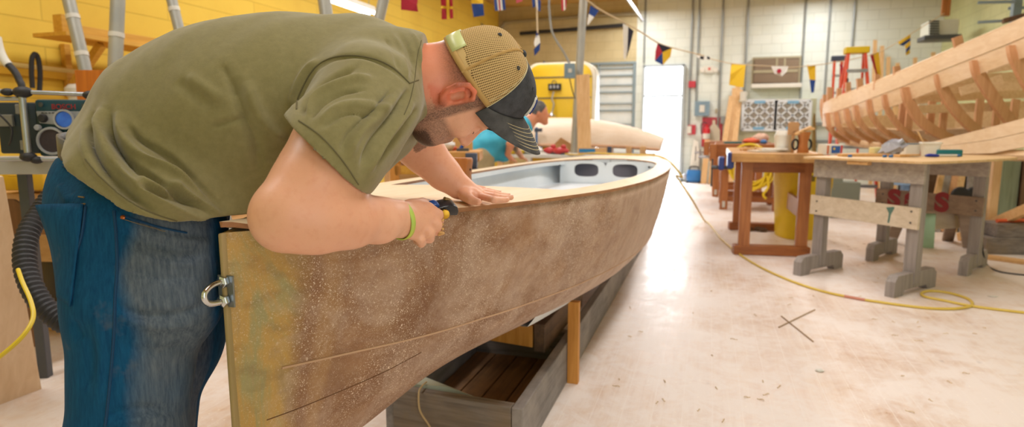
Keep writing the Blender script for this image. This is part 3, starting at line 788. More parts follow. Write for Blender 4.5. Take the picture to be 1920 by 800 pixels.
# stubble, flush and beard live in the skin where they grow (head frame coordinates)
vert_h = (F.V-HO) @ HR.T/HSC
def sstep(x, a, b): t = np.clip((x-a)/(b-a), 0, 1); return t*t*(3-2*t)
f_, s_, u_ = vert_h[:, 0], np.abs(vert_h[:, 1]), vert_h[:, 2]
near = (np.abs(vert_h) < .16).all(1)
jaw_line = sstep(-(u_+.030-.10*np.clip(f_-.05, 0, 1)-.45*np.clip(.02-f_, 0, 1)), 0, .018)*sstep(f_, -.035, .0)*sstep(.105-f_, 0, .01)
burns = sstep(f_, -.004, .006)*sstep(.032-f_, 0, .012)*sstep(s_, .045, .06)*sstep(-(u_-.06), 0, .02)
nape = sstep(-(f_+.028), 0, .018)*sstep(u_, -.03, .02)*sstep(.13-u_, 0, .01)
beard = np.clip(jaw_line*.5+sstep(-(u_+.078), 0, .014)*sstep(f_, .03, .055)*.55, 0, 1); hair = np.clip(burns*.6+nape*.5, 0, 1)
beard = np.clip(np.maximum(beard, hair), 0, .96)*near
red = (sstep(-(f_-.0), 0, .04)*sstep(.10-u_, 0, .05)*(np.abs(vert_h).max(1) < .2)*.45+sstep(s_, .077, .085)*.6*(np.abs(f_+.012) < .045)*(np.abs(u_) < .05))*(np.abs(vert_h) < .2).all(1)
armred = 0
body = F.link('body', m_skin, man)
def vcol(o, name, arr):
    at = o.data.attributes.new(name, 'FLOAT', 'POINT'); at.data.foreach_set('value', np.asarray(arr, np.float32))
vcol(body, 'beard', beard); vcol(body, 'flush', np.clip(red, 0, .7))
def attr(t, n): a = t.n.new('ShaderNodeAttribute'); a.attribute_name = n; return a.outputs['Fac']
hn = tsk.noise(tsk.coord(), 380, 3, .7); hl = tsk.math('ADD', tsk.math('MULTIPLY', attr(tsk, 'beard'), 1.15), tsk.math('MULTIPLY', tsk.math('SUBTRACT', hn, .5), tsk.math('MULTIPLY', attr(tsk, 'beard'), 2.2)))
c2 = tsk.mix(attr(tsk, 'flush'), cskin, '#d8603f')
hl2 = tsk.n.new('ShaderNodeMath'); hl2.operation = 'MINIMUM'; tsk.link(hl, hl2.inputs[0]); hl2.inputs[1].default_value = .93; hl2.use_clamp = True
tsk.link(tsk.mix(hl2.outputs[0], c2, '#33211a'), tsk.b.inputs['Base Color'])
BBODY = F.bvh()

# --- t-shirt
def cloth(name, c1, c2, scale=500, rough=.85):
    m, t = newmat(name, rough, spec=.2); v = t.coord()
    t.link(t.ramp(t.noise(v, 60, 6, .7), [(.3, c1), (.7, c2)]), t.b.inputs['Base Color'])
    t.link(t.bump(t.noise(v, scale, 3), .25, .001), t.b.inputs['Normal'])
    t.b.inputs['Sheen Weight'].default_value = .25; t.b.inputs['Sheen Roughness'].default_value = .5
    return m, t
m_shirt, _ = cloth('olive_jersey', '#8b8259', '#7f764f')
T = Field((-1.02, .78, .60), (.0, 1.95, 1.50), .004)
k_ = .06
T.chain([(C(270, 312, 1.33), .132), (C(335, 266, 1.34), .168), (C(420, 234, 1.36), .198), (C(510, 214, 1.37), .197), (C(600, 184, 1.38), .168), (C(690, 152, 1.38), .126)], k_, (0, 1, 0), 1.1)
T.cone(C(300, 330, 1.34), C(400, 330, 1.36), .135, .125, .06, (0, 1, 0), 1.25)      # belly hanging forward
T.cone(C(400, 335, 1.36), C(560, 320, 1.38), .120, .100, .08, (0, 1, 0), 1.2)
T.cone(C(690, 148, 1.38), C(765, 150, 1.36), .120, .100, .05); T.cone(C(765, 150, 1.36), C(810, 156, 1.345), .098, .094, .03)
T.cone(C(665, 175, 1.36), C(690, 185, 1.22), .11, .098, .06)
TS = Field((-1.02, .78, .60), (.0, 1.95, 1.50), .004)      # near sleeve, ends on its own slanting hem
TS.chain([(C(690, 184, 1.205), .092), (C(656, 240, 1.145), .088), (C(612, 296, 1.095), .087), (C(570, 355, 1.07), .083)], .05)
TS.cut(C(606, 297, 1.02), (-.70, -.12, -.70), (-9, -9, -9), (9, 9, 9))
T.put((slice(None),)*3, TS.A, .045, 'add'); del TS
T.cone(C(268, 325, 1.27), C(338, 385, 1.26), .115, .115, .05, (0, 1, 0), 1.68); T.cone(C(338, 385, 1.26), C(440, 392, 1.31), .115, .095, .05, (0, 1, 0), 1.5)
T.cone(C(600, 170, 1.38), C(660, 235, 1.36), .13, .11, .06)
T.cone(C(690, 160, 1.42), C(735, 215, 1.55), .11, .092, .06); T.cone(C(735, 215, 1.55), C(752, 238, 1.585), .085, .080, .03)
T.cone(C(640, 300, 1.42), C(720, 250, 1.44), .075, .06, .07)                                        # chest cloth sagging below
# openings: neck, near sleeve, far sleeve, hem
big = np.array([2., 2, 2])
a_ = C(808, 90, 1.36); nn_ = np.array([.96, 0, .10]); nc = C(806, 155, 1.34); T.cut(nc, nn_, nc-.25, nc+.3); T.cut(C(500, 430, 1.3)*np.array([1, 1, 0])+np.array([0, 0, .985]), (0, 0, -1), C(405, 430, 1.3)*np.array([1, 0, 0])+np.array([0, 0, .5]), (3, 3, 1.1))
fs0 = C(755, 243, 1.59); fsn = C(800, 292, 1.63)-C(735, 215, 1.55); T.cut(fs0, fsn, fs0-np.array([.04, .06, .2]), fs0+.2)
# hem runs from the small of the back down to the belly
h0 = C(152, 292, 1.17); h1 = C(281, 380, 1.15); h2 = C(415, 438, 1.15); 
def perp(a, b): d = b-a; return np.array([-abs(d[2]), 0, -abs(d[0])])
T.cut(h1, perp(h0, h1), (-3, 0, 0), (3, 3, 3)); T.cut(h1, perp(h1, h2), (-3, 0, 0), (3, 3, 3))
T.mesh('t', m_shirt, relax=3)
FO = [
 ([(178, 205), (168, 250), (190, 310), (235, 362), (300, 402)], 7, -.010), ([(196, 200), (186, 240), (212, 300), (262, 352), (330, 392), (400, 415)], 8, .012),
 ([(206, 210), (206, 248), (240, 300), (290, 335), (350, 372), (412, 402)], 6, -.014), ([(222, 205), (228, 250), (262, 290), (330, 320), (400, 372)], 7, .010),
 ([(240, 235), (262, 262), (320, 296), (372, 345), (415, 388)], 6, -.010), ([(205, 258), (225, 290), (250, 305)], 6, -.006), ([(255, 330), (300, 350), (345, 345)], 10, .009), ([(260, 350), (310, 366), (370, 385)], 6, -.009),
 ([(330, 345), (370, 375), (420, 405)], 7, .008), ([(158, 232), (160, 280), (190, 330), (240, 375), (300, 410)], 6, .006),
 ([(438, 140), (452, 200), (478, 260), (485, 330)], 12, -.007), ([(462, 150), (478, 200), (505, 240), (540, 265)], 12, .007), ([(395, 238), (430, 228), (470, 218)], 6, -.004),
 ([(330, 150), (360, 175), (400, 200)], 12, -.004), ([(350, 140), (385, 165), (425, 190)], 12, .004), ([(415, 120), (430, 150), (440, 185)], 8, -.005),
 # armhole
 ([(557, 208), (560, 180), (585, 135), (615, 112), (655, 105), (700, 111), (737, 128), (768, 158)], 4, -.006),
 ([(545, 205), (550, 175), (572, 135), (600, 112)], 8, .007), ([(566, 215), (572, 190), (600, 160), (640, 140), (670, 128)], 6, -.008), ([(575, 215), (585, 185), (618, 165), (665, 150), (700, 148)], 7, .008),
 ([(580, 222), (600, 195), (640, 175), (690, 170)], 5, -.006), ([(595, 225), (640, 200), (700, 200), (730, 210)], 7, .005), ([(600, 240), (650, 215), (705, 222)], 5, -.004),
 ([(770, 165), (735, 215), (700, 262), (676, 320)], 7, -.009), ([(775, 190), (745, 230), (712, 280), (690, 325)], 6, .008), ([(752, 165), (715, 210), (672, 255), (655, 300)], 8, .006), ([(740, 165), (700, 205), (655, 250), (640, 290)], 6, -.005),
 ([(782, 200), (762, 235), (735, 270), (700, 310)], 5, -.009),
 ([(748, 60), (765, 90), (775, 120), (775, 150)], 4, -.004), ([(735, 62), (752, 92), (762, 122), (765, 150)], 4, .004), ([(720, 70), (740, 100), (750, 130)], 4, -.003), ([(770, 58), (785, 85), (790, 120)], 3, .003),
 ([(596, 345), (560, 300)], 3, 0),
]
T.folds([(p_, w_*.9, a_*1.5) for p_, w_, a_ in FO])
rn = np.random.RandomState(3); Np = T.normals(); w_ = sum(np.sin(T.V @ rn.randn(3)*s_+rn.rand()*6)*a for s_, a in ((14, .0016), (21, .0012), (33, .0008), (52, .0005), (18, .0014)))
T.V = T.V+Np*w_[:, None]
shirt = T.link('t_shirt', m_shirt, man); TB = T.bvh()
# collar rib, hems and seams follow the cloth
def ring_line(pxs, r, nm, mat, bv, par, out=.0, n=8):
    pts = surf_line(bv, pxs, r, out, n)
    if len(pts) > 2:
        b = MB(); b.tube(pts, r, 6); return b.build(nm, mat, par, smooth=True)
m_seam = plain('olive_stitching', '#6a6244', .9)
ring_line([(556, 205), (560, 180), (585, 133), (615, 111), (655, 104), (700, 110), (737, 127), (768, 156)], .0016, 'seam', m_seam, TB, shirt)
ring_line([(560, 226), (600, 254), (640, 298), (672, 346)], .0012, 'seam', m_seam, TB, shirt, .0006)
ring_line([(768, 156), (785, 150)], .0012, 'seam', m_seam, TB, shirt)
ring_line([(160, 298), (185, 328), (225, 365), (270, 393), (320, 411), (365, 423), (408, 432)], .0012, 'seam', m_seam, TB, shirt, .0006)
ring_line([(790, 76), (782, 110), (777, 150), (768, 190), (758, 215)], .0008, 'seam', m_seam, TB, shirt, .0006)

# --- jeans
m, t = newmat('worn_denim', .85, spec=.15); v = t.coord()
dn = t.noise(t.coord((1, 1, .12)), 160, 5, .7); blue = t.ramp(dn, [(.3, '#0b3c62'), (.7, '#17557d')])
dirt = t.math('ADD', t.math('MULTIPLY', attr(t, 'wear'), 1.0), t.math('MULTIPLY', t.math('SUBTRACT', t.noise(v, 6, 6, .65), .5), .55))
gry = t.ramp(dn, [(.3, '#3f4a58'), (.7, '#6a727b')])
col = t.mix(t.ramp(dirt, [(.3, 0.), (.75, .95)]), blue, gry)
col = t.mix(t.ramp(t.noise(v, 12, 4, .6), [(.62, 0.), (.75, .25)]), col, '#7d7366')
t.link(col, t.b.inputs['Base Color']); t.link(t.bump(dn, .3, .001), t.b.inputs['Normal']); m_jean = m
J = Field((-1.12, .74, -.01), (-.3, 1.95, 1.12), .005)
J.ell(C(258, 376, 1.33), (.130, .165, .115), None, .05)
J.cone(C(198, 345, 1.26), C(215, 400, 1.26), .064, .085, .05); J.cone(C(190, 345, 1.42), C(215, 395, 1.42), .066, .085, .05)
J.cone(C(162, 400, 1.24), C(200, 480, 1.24), .058, .075, .05)
J.cone(C(240, 335, 1.33), C(330, 405, 1.32), .11, .10, .06, (0, 1, 0), 1.3)
def leg(F_, a, b, c, e, ra, rb, rc, re):
    F_.cone(a, b, ra, rb, .05); F_.cone(b, c, rb, rc, .04); F_.cone(c, e, rc, re, .04)
nk = C(236, 800, 1.2)
leg(J, C(262, 430, 1.22), C(260, 560, 1.215), nk+np.array([0, 0, -.04]), np.array([nk[0]-.03, nk[1], .08]), .130, .120, .100, .075)
J.cone(C(330, 440, 1.23), C(338, 560, 1.22), .092, .080, .05)
fk = C(272, 800, 1.46)
leg(J, C(290, 430, 1.45), C(318, 560, 1.47), fk, np.array([fk[0]+.03, fk[1]+.05, .08]), .14, .125, .10, .075)
J.cone(C(326, 560, 1.48), C(334, 640, 1.49), .105, .098, .05)
J.cut(C(150, 293, 1.3), np.array([-.15, 0, 1.]), (-3, 0, .99), (3, 3, 3))
J.mesh('j', m_jean, relax=3)
J.folds([([(215, 425), (270, 455), (330, 470), (400, 478)], 6, -.005), ([(225, 412), (300, 438), (400, 458)], 7, .005), ([(222, 460), (300, 490), (380, 495)], 7, .004), ([(218, 570), (270, 590), (350, 585), (400, 560)], 8, -.006), ([(215, 590), (290, 612), (370, 605)], 9, .006),
 ([(220, 640), (290, 660), (370, 640)], 9, -.004), ([(200, 780), (260, 765), (330, 770)], 8, -.006), ([(190, 800), (250, 785), (330, 790)], 8, .006), ([(150, 600), (170, 660), (160, 740)], 12, -.005), ([(185, 600), (190, 680), (185, 760)], 12, .004),
 ([(135, 600), (150, 640)], 8, -.006), ([(110, 345), (130, 380)], 7, .005), ([(240, 500), (300, 520), (380, 520)], 7, -.003), ([(280, 420), (320, 440), (400, 440)], 5, -.004)])
jp = J.pix(); wear = sstep(jp[0]+12*np.sin(jp[1]/37), 190, 290)*sstep(430-jp[0], 0, 60)*(.9+.1*np.sin(jp[1]/60)); wear = wear*(1-.25*sstep(jp[1], 600, 800))*(J.V[:, 1] < 1.4)
jeans = J.link('jeans', m_jean, man); vcol(jeans, 'wear', wear); JB = J.bvh()
m_st = plain('denim_seam_blue', '#0d3f66', .9); m_th = plain('denim_thread', '#8a7450', .9)
ring_line([(214, 395), (218, 440), (220, 500), (216, 560), (214, 620), (208, 700), (202, 760), (198, 798)], .0026, 'seam', m_st, JB, jeans, .0008)
ring_line([(228, 403), (260, 414), (310, 428), (350, 436)], .0022, 'seam', m_st, JB, jeans, .0008)
ring_line([(226, 409), (260, 420), (310, 434)], .0006, 'stitching', m_th, JB, jeans, .001)
ring_line([(119, 312), (145, 324), (172, 334)], .0022, 'seam', m_st, JB, jeans, .001)
ring_line([(162, 388), (155, 440), (142, 490), (137, 550), (132, 572)], .0022, 'seam', m_st, JB, jeans, .002)
ring_line([(97, 495), (120, 492), (142, 492)], .0012, 'stitching', plain('brown_thread', '#6b3d2a', .9), JB, jeans, .004)
# back pocket: a gaping patch of denim
def patch(bv, quad, n, m_, out, gape=None):
    b = MB(); rows = []
    for i in range(n+1):
        r = []
        for j in range(m_+1):
            u, w = j/m_, i/n
            x = (quad[0][0]*(1-u)+quad[1][0]*u)*(1-w)+(quad[3][0]*(1-u)+quad[2][0]*u)*w
            y = (quad[0][1]*(1-u)+quad[1][1]*u)*(1-w)+(quad[3][1]*(1-u)+quad[2][1]*u)*w
            o_ = out+(gape(u, w) if gape else 0); h = hit(bv, x, y, o_)[0]
            r.append(h if h is not None else (r[-1] if r else None))
        r = [q if q is not None else next((z for z in r if z is not None), None) for q in r]
        if r[0] is not None: rows.append(r)
    if len(rows) > 1: b.grid(rows)
    return b
pk = patch(JB, [(98, 388), (160, 384), (136, 574), (112, 556)], 16, 10, .004, lambda u, w: .022*(1-w)**3*(1-u))
if pk.v:
    po = pk.build('pocket', m_jean, jeans, smooth=60, solid=.003)
pts = spline([unC(C(a, b_, d_)) for a, b_, d_ in ((103, 378, 1.235), (90, 386, 1.22), (86, 394, 1.19), (105, 401, 1.165), (135, 398, 1.14), (160, 387, 1.125))], 5)
b = MB(); b.tube(pts, .0045, 6); b.build('pocket_hem', m_st, jeans, smooth=True)
h_, n_ = hit(JB, 231, 407, .001); b = MB(); b.lathe(h_, [(.0042, -.001), (.0044, .001), (.003, .002), (.001, .0025)], 12, n_); b.build('rivet', plain('copper', '#b5653a', .3, .9), jeans, smooth=True)
for q in ((150, 370, 160, 371), (150, 385, 162, 383)):
    l = surf_line(JB, [(q[0], q[1]), (q[2], q[3])], .001, .003)
    if len(l) > 1: b = MB(); b.tube(l, .0016, 5); b.build('stitching', m_th, jeans)
# leather belt
b = MB(); bl = []
for a in range(0, 33):
    an = 2*PI*a/32; c0 = C(268, 330, 1.33); tilt = .14
    bl.append((c0, an))
rows = []
for hgt in (-.021, .021):
    row = []
    for c0, an in bl[:-1]:
        row.append(unC(c0+np.array([.134*math.cos(an)+.004, .165*math.sin(an), .045+hgt-.03*math.cos(an)])))
    rows.append(row)
b.grid(rows, True); b.build('belt', plain('grey_leather', '#4f5358', .45, bump=.3), man, smooth=60, solid=.006)
# shoes
for kx, ky in ((nk[0]-.03, nk[1]), (fk[0]+.03, fk[1]+.05)):
    Sh = Field((kx-.16, ky-.12, -.01), (kx+.26, ky+.12, .16), .006)
    Sh.cone((kx-.02, ky, .06), (kx+.16, ky, .045), .052, .042, .03); Sh.cone((kx-.02, ky, .07), (kx-.01, ky, .12), .05, .048, .03); Sh.cut((0, 0, .004), (0, 0, -1), (-3, -3, -3), (3, 3, 3)); Sh.mesh('s', None); Sh.link('shoe', plain('brown_leather', '#5b3f2a', .5), man)
# wristband
b = MB(); c0 = C(752, 412, 1.222); e = (C(785, 408, 1.262)-C(710, 415, 1.165)); e /= np.linalg.norm(e); e = np.array([e[0]*.98, e[1]*.9, e[2]+.12]); e /= np.linalg.norm(e)
s1 = np.cross(e, [0, 0, 1]); s1 /= np.linalg.norm(s1); s2 = np.cross(s1, e); rows = []
for hgt in (-.0055, .0055):
    rows.append([unC(c0+e*hgt+s1*math.cos(2*PI*k/40)*.0335+s2*math.sin(2*PI*k/40)*.0385-np.array([0, 0, .001])) for k in range(40)])
b.grid(rows, True); b.build('wristband', plain('yellow_green_rubber', '#c6d24a', .5, 0, '#aecb62', 30), man, smooth=60, solid=.0022)
# finger nails of the flat hand, tattoo-like speck is left to the skin
m_nail = plain('fingernail', '#edc2ae', .3)
for a_, b_, c_, d_, r_ in fl:
    q = d_+np.array([0, 0, r_*.62]); b = MB(); dr_ = unC(d_-c_).normalized()
    b.blob(unC(q), (.006, .0048, .0012), Matrix(((dr_.x, -dr_.y, 0), (dr_.y, dr_.x, 0), (0, 0, 1)))); b.build('fingernail', m_nail, body, smooth=True)

# lashes and brow of the near eye
m_hair = plain('dark_brown_hair', '#2e2019', .9)
b = MB(); b.tube(spline([unC(H(.0875, .021, .006)), unC(H(.0905, .030, .0025)), unC(H(.089, .040, .003)), unC(H(.083, .048, .006))], 4), .0010, 5); b.build('eyelash', m_hair, body, smooth=True)
b = MB(); b.tube(spline([unC(H(.0975, .016, .040)), unC(H(.0975, .030, .043)), unC(H(.091, .044, .042)), unC(H(.083, .053, .036))], 4), [.0022]*5+[.0018]*8, 6); b.build('eyebrow', m_hair, body, smooth=True)
# --- cap (own frame on the head)
CB = .042; DEL = math.radians(12)
def HC(f, s_, u): return H(f*math.cos(DEL)-u*math.sin(DEL)+.012, s_, u*math.cos(DEL)+f*math.sin(DEL))
#     # height of the band over the ear
def band_z(az): return CB+.010*math.cos(az)+.043*max(0, (math.cos(az)-.30)/.70)**1.2
def cap_pt(az, el, grow=0):
    """az from the front, el 0 at band .. 1 at button"""
    R_ = (math.cos(el*PI/2))**.62 if el < 1 else 0
    ff = .106+grow+.013*max(0, math.cos(az))*(1-el*.5); ss = .0865+grow; zb = band_z(az); hh = CB+.118-zb+grow
    x = -.012+ff*R_*math.cos(az); y = ss*R_*math.sin(az); z = zb+hh*math.sin(el*PI/2)**.95
    return HC(x, y, z)
m, t = newmat('tan_mesh', .8, spec=.15); 
uv = t.n.new('ShaderNodeUVMap'); sp = t.n.new('ShaderNodeSeparateXYZ'); t.link(uv.outputs[0], sp.inputs[0])
hx = t.math('ABSOLUTE', t.math('SUBTRACT', t.math('FRACT', t.math('MULTIPLY', sp.outputs[0], 150)), .5)); hy = t.math('ABSOLUTE', t.math('SUBTRACT', t.math('FRACT', t.math('MULTIPLY', sp.outputs[1], 34)), .5))
hole = t.math('MULTIPLY', t.math('LESS_THAN', hx, .25), t.math('LESS_THAN', hy, .34))
t.link(t.mix(hole, '#d2b27c', '#6e5433'), t.b.inputs['Base Color']); t.link(t.bump(t.math('SUBTRACT', 1, hole), .8, .0015), t.b.inputs['Normal']); m_mesh = m
m_capf = plain('faded_black_cotton', '#45474d', .85, 0, '#33343a', 40, .4); m_tape = plain('tan_tape', '#c09a5c', .8)
cap = thing('cap', None, None, (0, 0, 0)); 
del cap
def capsheet(az0, az1, n, m_, grow=0, el0=0, el1=.985):
    b = MB(); b.grid([[unC(cap_pt(az0+(az1-az0)*j/n, el0+(el1-el0)*i/m_, grow)) for j in range(n+1)] for i in range(m_+1)]); return b
AZ = math.radians(71)
cm = capsheet(AZ, 2*PI-AZ, 72, 24)
capo = cm.build('cap', m_mesh, man, smooth=80, solid=.0022)
uvl = capo.data.uv_layers.new(name='UVMap'); NJ = 73
off_ = wloc(man)
for lp in capo.data.loops:
    i = lp.vertex_index
    co = np.array(capo.data.vertices[i].co+off_); co = np.array([Vector(co).dot(RH), Vector(co).dot(FH), co[2]]); q = (co-HO) @ HR.T/HSC
    az = math.atan2(q[1]/.0865, (q[0]+.012)/.108) % (2*PI); z = max(0, min(1, (q[2]-CB)/.125)); uvl.data[lp.index].uv = (az/(2*PI)*.9, z)
b = capsheet(-AZ, AZ, 36, 24, .0006); fp = b.build('front_panel', m_capf, capo, smooth=80, solid=.003)
# eyelets, button, tapes over the seams, double stitch
def captube(f0, nm, mat, r, n=24):
    b = MB(); b.tube([unC(f0(i/n)) for i in range(n+1)], r, 6); return b.build(nm, mat, capo, smooth=True)
for s_ in (1, -1):
    captube(lambda u: cap_pt(s_*AZ, u*.97, .0018), 'stitching', plain('cream_thread', '#d9c9a0', .8), .0011)
    captube(lambda u: cap_pt(s_*(AZ+.09*(1-u)), u*.95, .0016), 'stitching', MATS['cream_thread'], .0006)
captube(lambda u: cap_pt(math.radians(118), u*.97, .001), 'seam_tape', m_tape, .0032); captube(lambda u: cap_pt(math.radians(242), u*.97, .001), 'seam_tape', m_tape, .0032)
b = MB()
for s_ in (1,): b.grid([[unC(cap_pt(AZ+.02+(2*PI-2*AZ-.04)*j/60, e_, .0024)) for j in range(61)] for e_ in (.0, .055)])
b.build('sweatband', m_tape, capo, smooth=60, solid=.0015)
bt_ = cap_pt(0, 1); b = MB(); b.blob(unC(bt_+up*.003), (.0085, .0085, .0055), Matrix([list(unC(fwd)), list(unC(sd)), list(unC(up))]).transposed()); b.build('button', plain('dark_button', '#33363c', .6), capo, smooth=True)
for az_, el_ in ((math.radians(88), .60), (math.radians(150), .60), (math.radians(40), .6)):
    c_ = cap_pt(az_, el_, .002); n_ = unC(c_-H(-.012, 0, CB)).normalized(); b = MB(); b.tube([unC(c_)+(n_.orthogonal().normalized()*math.cos(k*PI/6)+n_.cross(n_.orthogonal().normalized())*math.sin(k*PI/6))*.0035 for k in range(12)], .0014, 6, closed=True); b.build('eyelet', MATS['dark_button'], capo, smooth=True)
# plastic strap over the back opening
b = MB(); b.grid([[unC(cap_pt(math.radians(180+j*4), e_, .003)) for j in range(-9, 10)] for e_ in (.02, .10, .17)]); b.build('back_strap', plain('pale_green_plastic', '#d6dc9a', .4), capo, smooth=60, solid=.002)
# brim: curved shell with rows of stitching
def brim_pt(u, w, lift=0):
    """u -1..1 across, w 0..1 outwards"""
    az = u*math.radians(71); bx = -.012+(.106+.013*math.cos(az)+.003)*math.cos(az); by = .0885*math.sin(az)
    ln_ = .098*(math.cos(u*PI/2)**.5 if abs(u) < 1 else 0)
    ox = ln_*w; z = band_z(az)+.001-.022*(u*u)*w-.006*w*w
    return HC(bx+ox, by*(1-.06*w*abs(u)), z+lift)
b = MB(); b.grid([[unC(brim_pt(-1+2*j/40, i/12)) for j in range(41)] for i in range(13)]); br = b.build('brim', plain('washed_black_brim', '#5a5a5c', .85, 0, '#444447', 30, .4), capo, smooth=70, solid=.0035)
for w_ in (.30, .42, .54, .66, .78, .88):
    b = MB(); b.tube([unC(brim_pt(-.93+1.86*j/40, w_, .0024)) for j in range(41)], .0007, 5); b.build('stitching', MATS['cream_thread'], br, smooth=True)
# embroidered patch on the front panel: white outline with blue and white letters seen edge-on
b = MB(); b.grid([[unC(cap_pt(math.radians(-26+j*5.2), e_, .004)) for j in range(11)] for e_ in (.12, .22, .32, .42, .5)]); b.build('patch', plain('white_embroidery', '#d8d6cf', .8), capo, smooth=60, solid=.002)
b = MB()
for k in range(5):
    a0 = math.radians(-22+k*9)
    for e_, e2 in ((.17, .45),): b.tube([unC(cap_pt(a0, e_, .0056)), unC(cap_pt(a0, (e_+e2)/2, .006)), unC(cap_pt(a0, e2, .0056))], .0024, 5)
    b.tube([unC(cap_pt(a0, .45, .0056)), unC(cap_pt(a0+.08, .45, .0056))], .002, 5); b.tube([unC(cap_pt(a0, .3, .006)), unC(cap_pt(a0+.07, .3, .006))], .002, 5)
b.build('lettering', plain('royal_blue_thread', '#1f3a86', .7), capo, smooth=True)

# --- the block plane in his hand
pl0 = C(822, 392, 1.305)
pa = unC(C(818, 397, 1.305)); pb_ = unC(C(850, 397, 1.33)); PS = .78
pax = (pb_-pa).normalized(); pup = Vector((.1, -.55, .83)); pup = (pup-pax*pup.dot(pax)).normalized(); psd = pax.cross(pup)
plane_o = thing('block_plane', 'small black and blue block plane with brass knob held at the deck edge', 'hand plane', unC(pl0))
def PP(a, s_, u): return pa+pax*(a*PS)+psd*(s_*PS)+pup*(u*PS)
b = MB(); out = [PP(*q) for q in ((-.03, 0, 0), (.058, 0, 0), (.058, 0, .014), (.05, 0, .028), (.03, 0, .034), (.005, 0, .028), (-.03, 0, .014))]; b.prism(out, psd, .030); b.build('sole', plain('black_japanned_iron', '#202228', .3), plane_o, bevel=.003, smooth=True)
b = MB(); b.prism([PP(*q) for q in ((-.03, 0, .014), (-.004, 0, .016), (.0, 0, .028), (-.012, 0, .034), (-.03, 0, .028))], psd, .020); b.build('lever_cap', plain('blue_enamel', '#1c4f9c', .3), plane_o, bevel=.004, smooth=True)
b = MB(); kb = unC(C(834, 401, 1.285)); ka = (kb-unC(C(829, 394, 1.33))).normalized(); b.lathe(kb-ka*.010, [(.003, -.014), (.004, 0), (.0075, .002), (.0102, .005), (.0106, .013), (.0095, .016), (.003, .017)], 20, ka); b.build('knob', plain('brass', '#c79a3a', .28, 1, '#a87c26'), plane_o, smooth=True)
b = MB(); b.tube([PP(.02, -.012, .036), PP(.035, -.014, .030), PP(.046, -.018, .026)], [.004, .005, .003], 8); b.build('adjuster', plain('worn_bronze', '#b79a6c', .35, .8), plane_o, smooth=True)
# curl of shavings under it
b = MB(); q0 = unC(C(826, 410, 1.275)); b.tube([q0+Vector((.006*math.sin(k*1.1), .004*math.cos(k*1.3), -.0016*k)) for k in range(22)], .003, 5); one('shaving', 'curled wood shaving hanging below the block plane', 'shaving', b, plain('fresh_shaving', '#d8a869', .7), smooth=True)
# ================================================================ left side and the background behind the boat
m_pine = wood('pale_pine', '#dcb27c', '#c8985e', 'x', 12, .6)
m_piney = wood('pale_pine_long', '#dcb27c', '#c8985e', 'y', 12, .6)
m_pinez = wood('pale_pine_upright', '#e0bb8a', '#cb9f6a', 'z', 12, .6)
m_shelfw = wood('honey_timber', '#dba843', '#c48f30', 'y', 12, .6)
m_steel = plain('dark_steel', '#5a5d62', .45, .6); m_black = MATS['black_rubber']; m_alu = plain('aluminium', '#b9bec6', .35, .9, '#a5abb3')
m_tab = plain('pale_grey_laminate', '#b9b8b2', .5)
def text_obj(s, size, org, ax, ay, mat, name, parent, depth=.001, off=0):
    cu = bpy.data.curves.new(name, 'FONT'); cu.body = s; cu.size = size; cu.extrude = depth; cu.offset = off; cu.align_x = 'CENTER'; cu.align_y = 'CENTER'
    o = bpy.data.objects.new('tmp', cu); COL.objects.link(o); dg = bpy.context.evaluated_depsgraph_get(); me = bpy.data.meshes.new_from_object(o.evaluated_get(dg)); bpy.data.objects.remove(o)
    ax = Vector(ax).normalized(); ay = Vector(ay); ay = (ay-ax*ay.dot(ax)).normalized(); az = ax.cross(ay); off = wloc(parent) if parent else Vector((0, 0, 0)); org = Vector(org)
    for v in me.vertices: v.co = org+ax*v.co.x+ay*v.co.y+az*v.co.z-off
    me.materials.clear(); me.materials.append(mat)
    o = bpy.data.objects.new(name, me); COL.objects.link(o); o.parent = parent; return o
# --- table with the radio on it
tz = P(60, 300, 2.75).z; tb = thing('side_table', 'pale topped table with dark steel legs on the left carrying the radio', 'table', (P(60, 300, 2.9).x, P(60, 300, 2.9).y, 0))
tc = P(70, 300, 2.95); ctr = Vector((tc.x, tc.y, tz)); tR = Matrix.Rotation(YAW+.12, 3, 'Z')
b = MB(); b.box(ctr+Vector((0, 0, -.03)), (1.5, .55, .06), rot=tR); b.build('table_top', m_tab, tb, bevel=.004)
for sx, sy in ((.28, -.2), (.28, .2), (-.68, -.2), (-.68, .2)):
    q = ctr+tR @ Vector((sx-.22, sy, 0)); b = MB(); b.box((q.x, q.y, (tz-.06)/2), (.042, .042, tz-.06), rot=tR); b.build('leg', m_steel, tb, bevel=.003)
# --- jobsite radio: teal body in an aluminium roll cage
RA = .10; rX = (RH*math.cos(RA)+FH*math.sin(RA)).normalized(); rY = (FH*math.cos(RA)-RH*math.sin(RA)).normalized(); rZ = Vector((0, 0, 1))
r0 = P(68, 288, 2.62); r0.z = tz; PXM = 2.62/FPX
def RR(px, py, dep=0): return r0+rX*((px-68)*PXM)+rZ*((288-py)*PXM+.012)+rY*dep
rad = thing('jobsite_radio', 'teal jobsite radio with round blue dial inside an aluminium roll cage', 'radio', r0)
m_teal = plain('teal_plastic', '#1d4854', .45, 0, '#173b46', 6); m_sil = plain('silver_plastic', '#a7aab0', .4)
b = MB(); b.frame(RR(145, 231, .15), rX, rY, rZ, 150*PXM, .28, 106*PXM); b.build('body', m_teal, rad, bevel=.012, smooth=True)
b = MB(); b.prism([RR(x, y, .008) for x, y in ((74, 200), (150, 200), (215, 206), (215, 238), (140, 238), (118, 226), (78, 222))], rY, .012); b.build('control_panel', m_sil, rad, bevel=.003, smooth=True)
b = MB(); b.lathe(RR(125, 215, -.002), [(.0, .0), (.036, 0), (.042, -.004), (.042, -.012), (.034, -.012)], 28, rY, cap=False); b.build('dial_ring', m_sil, rad, smooth=True)
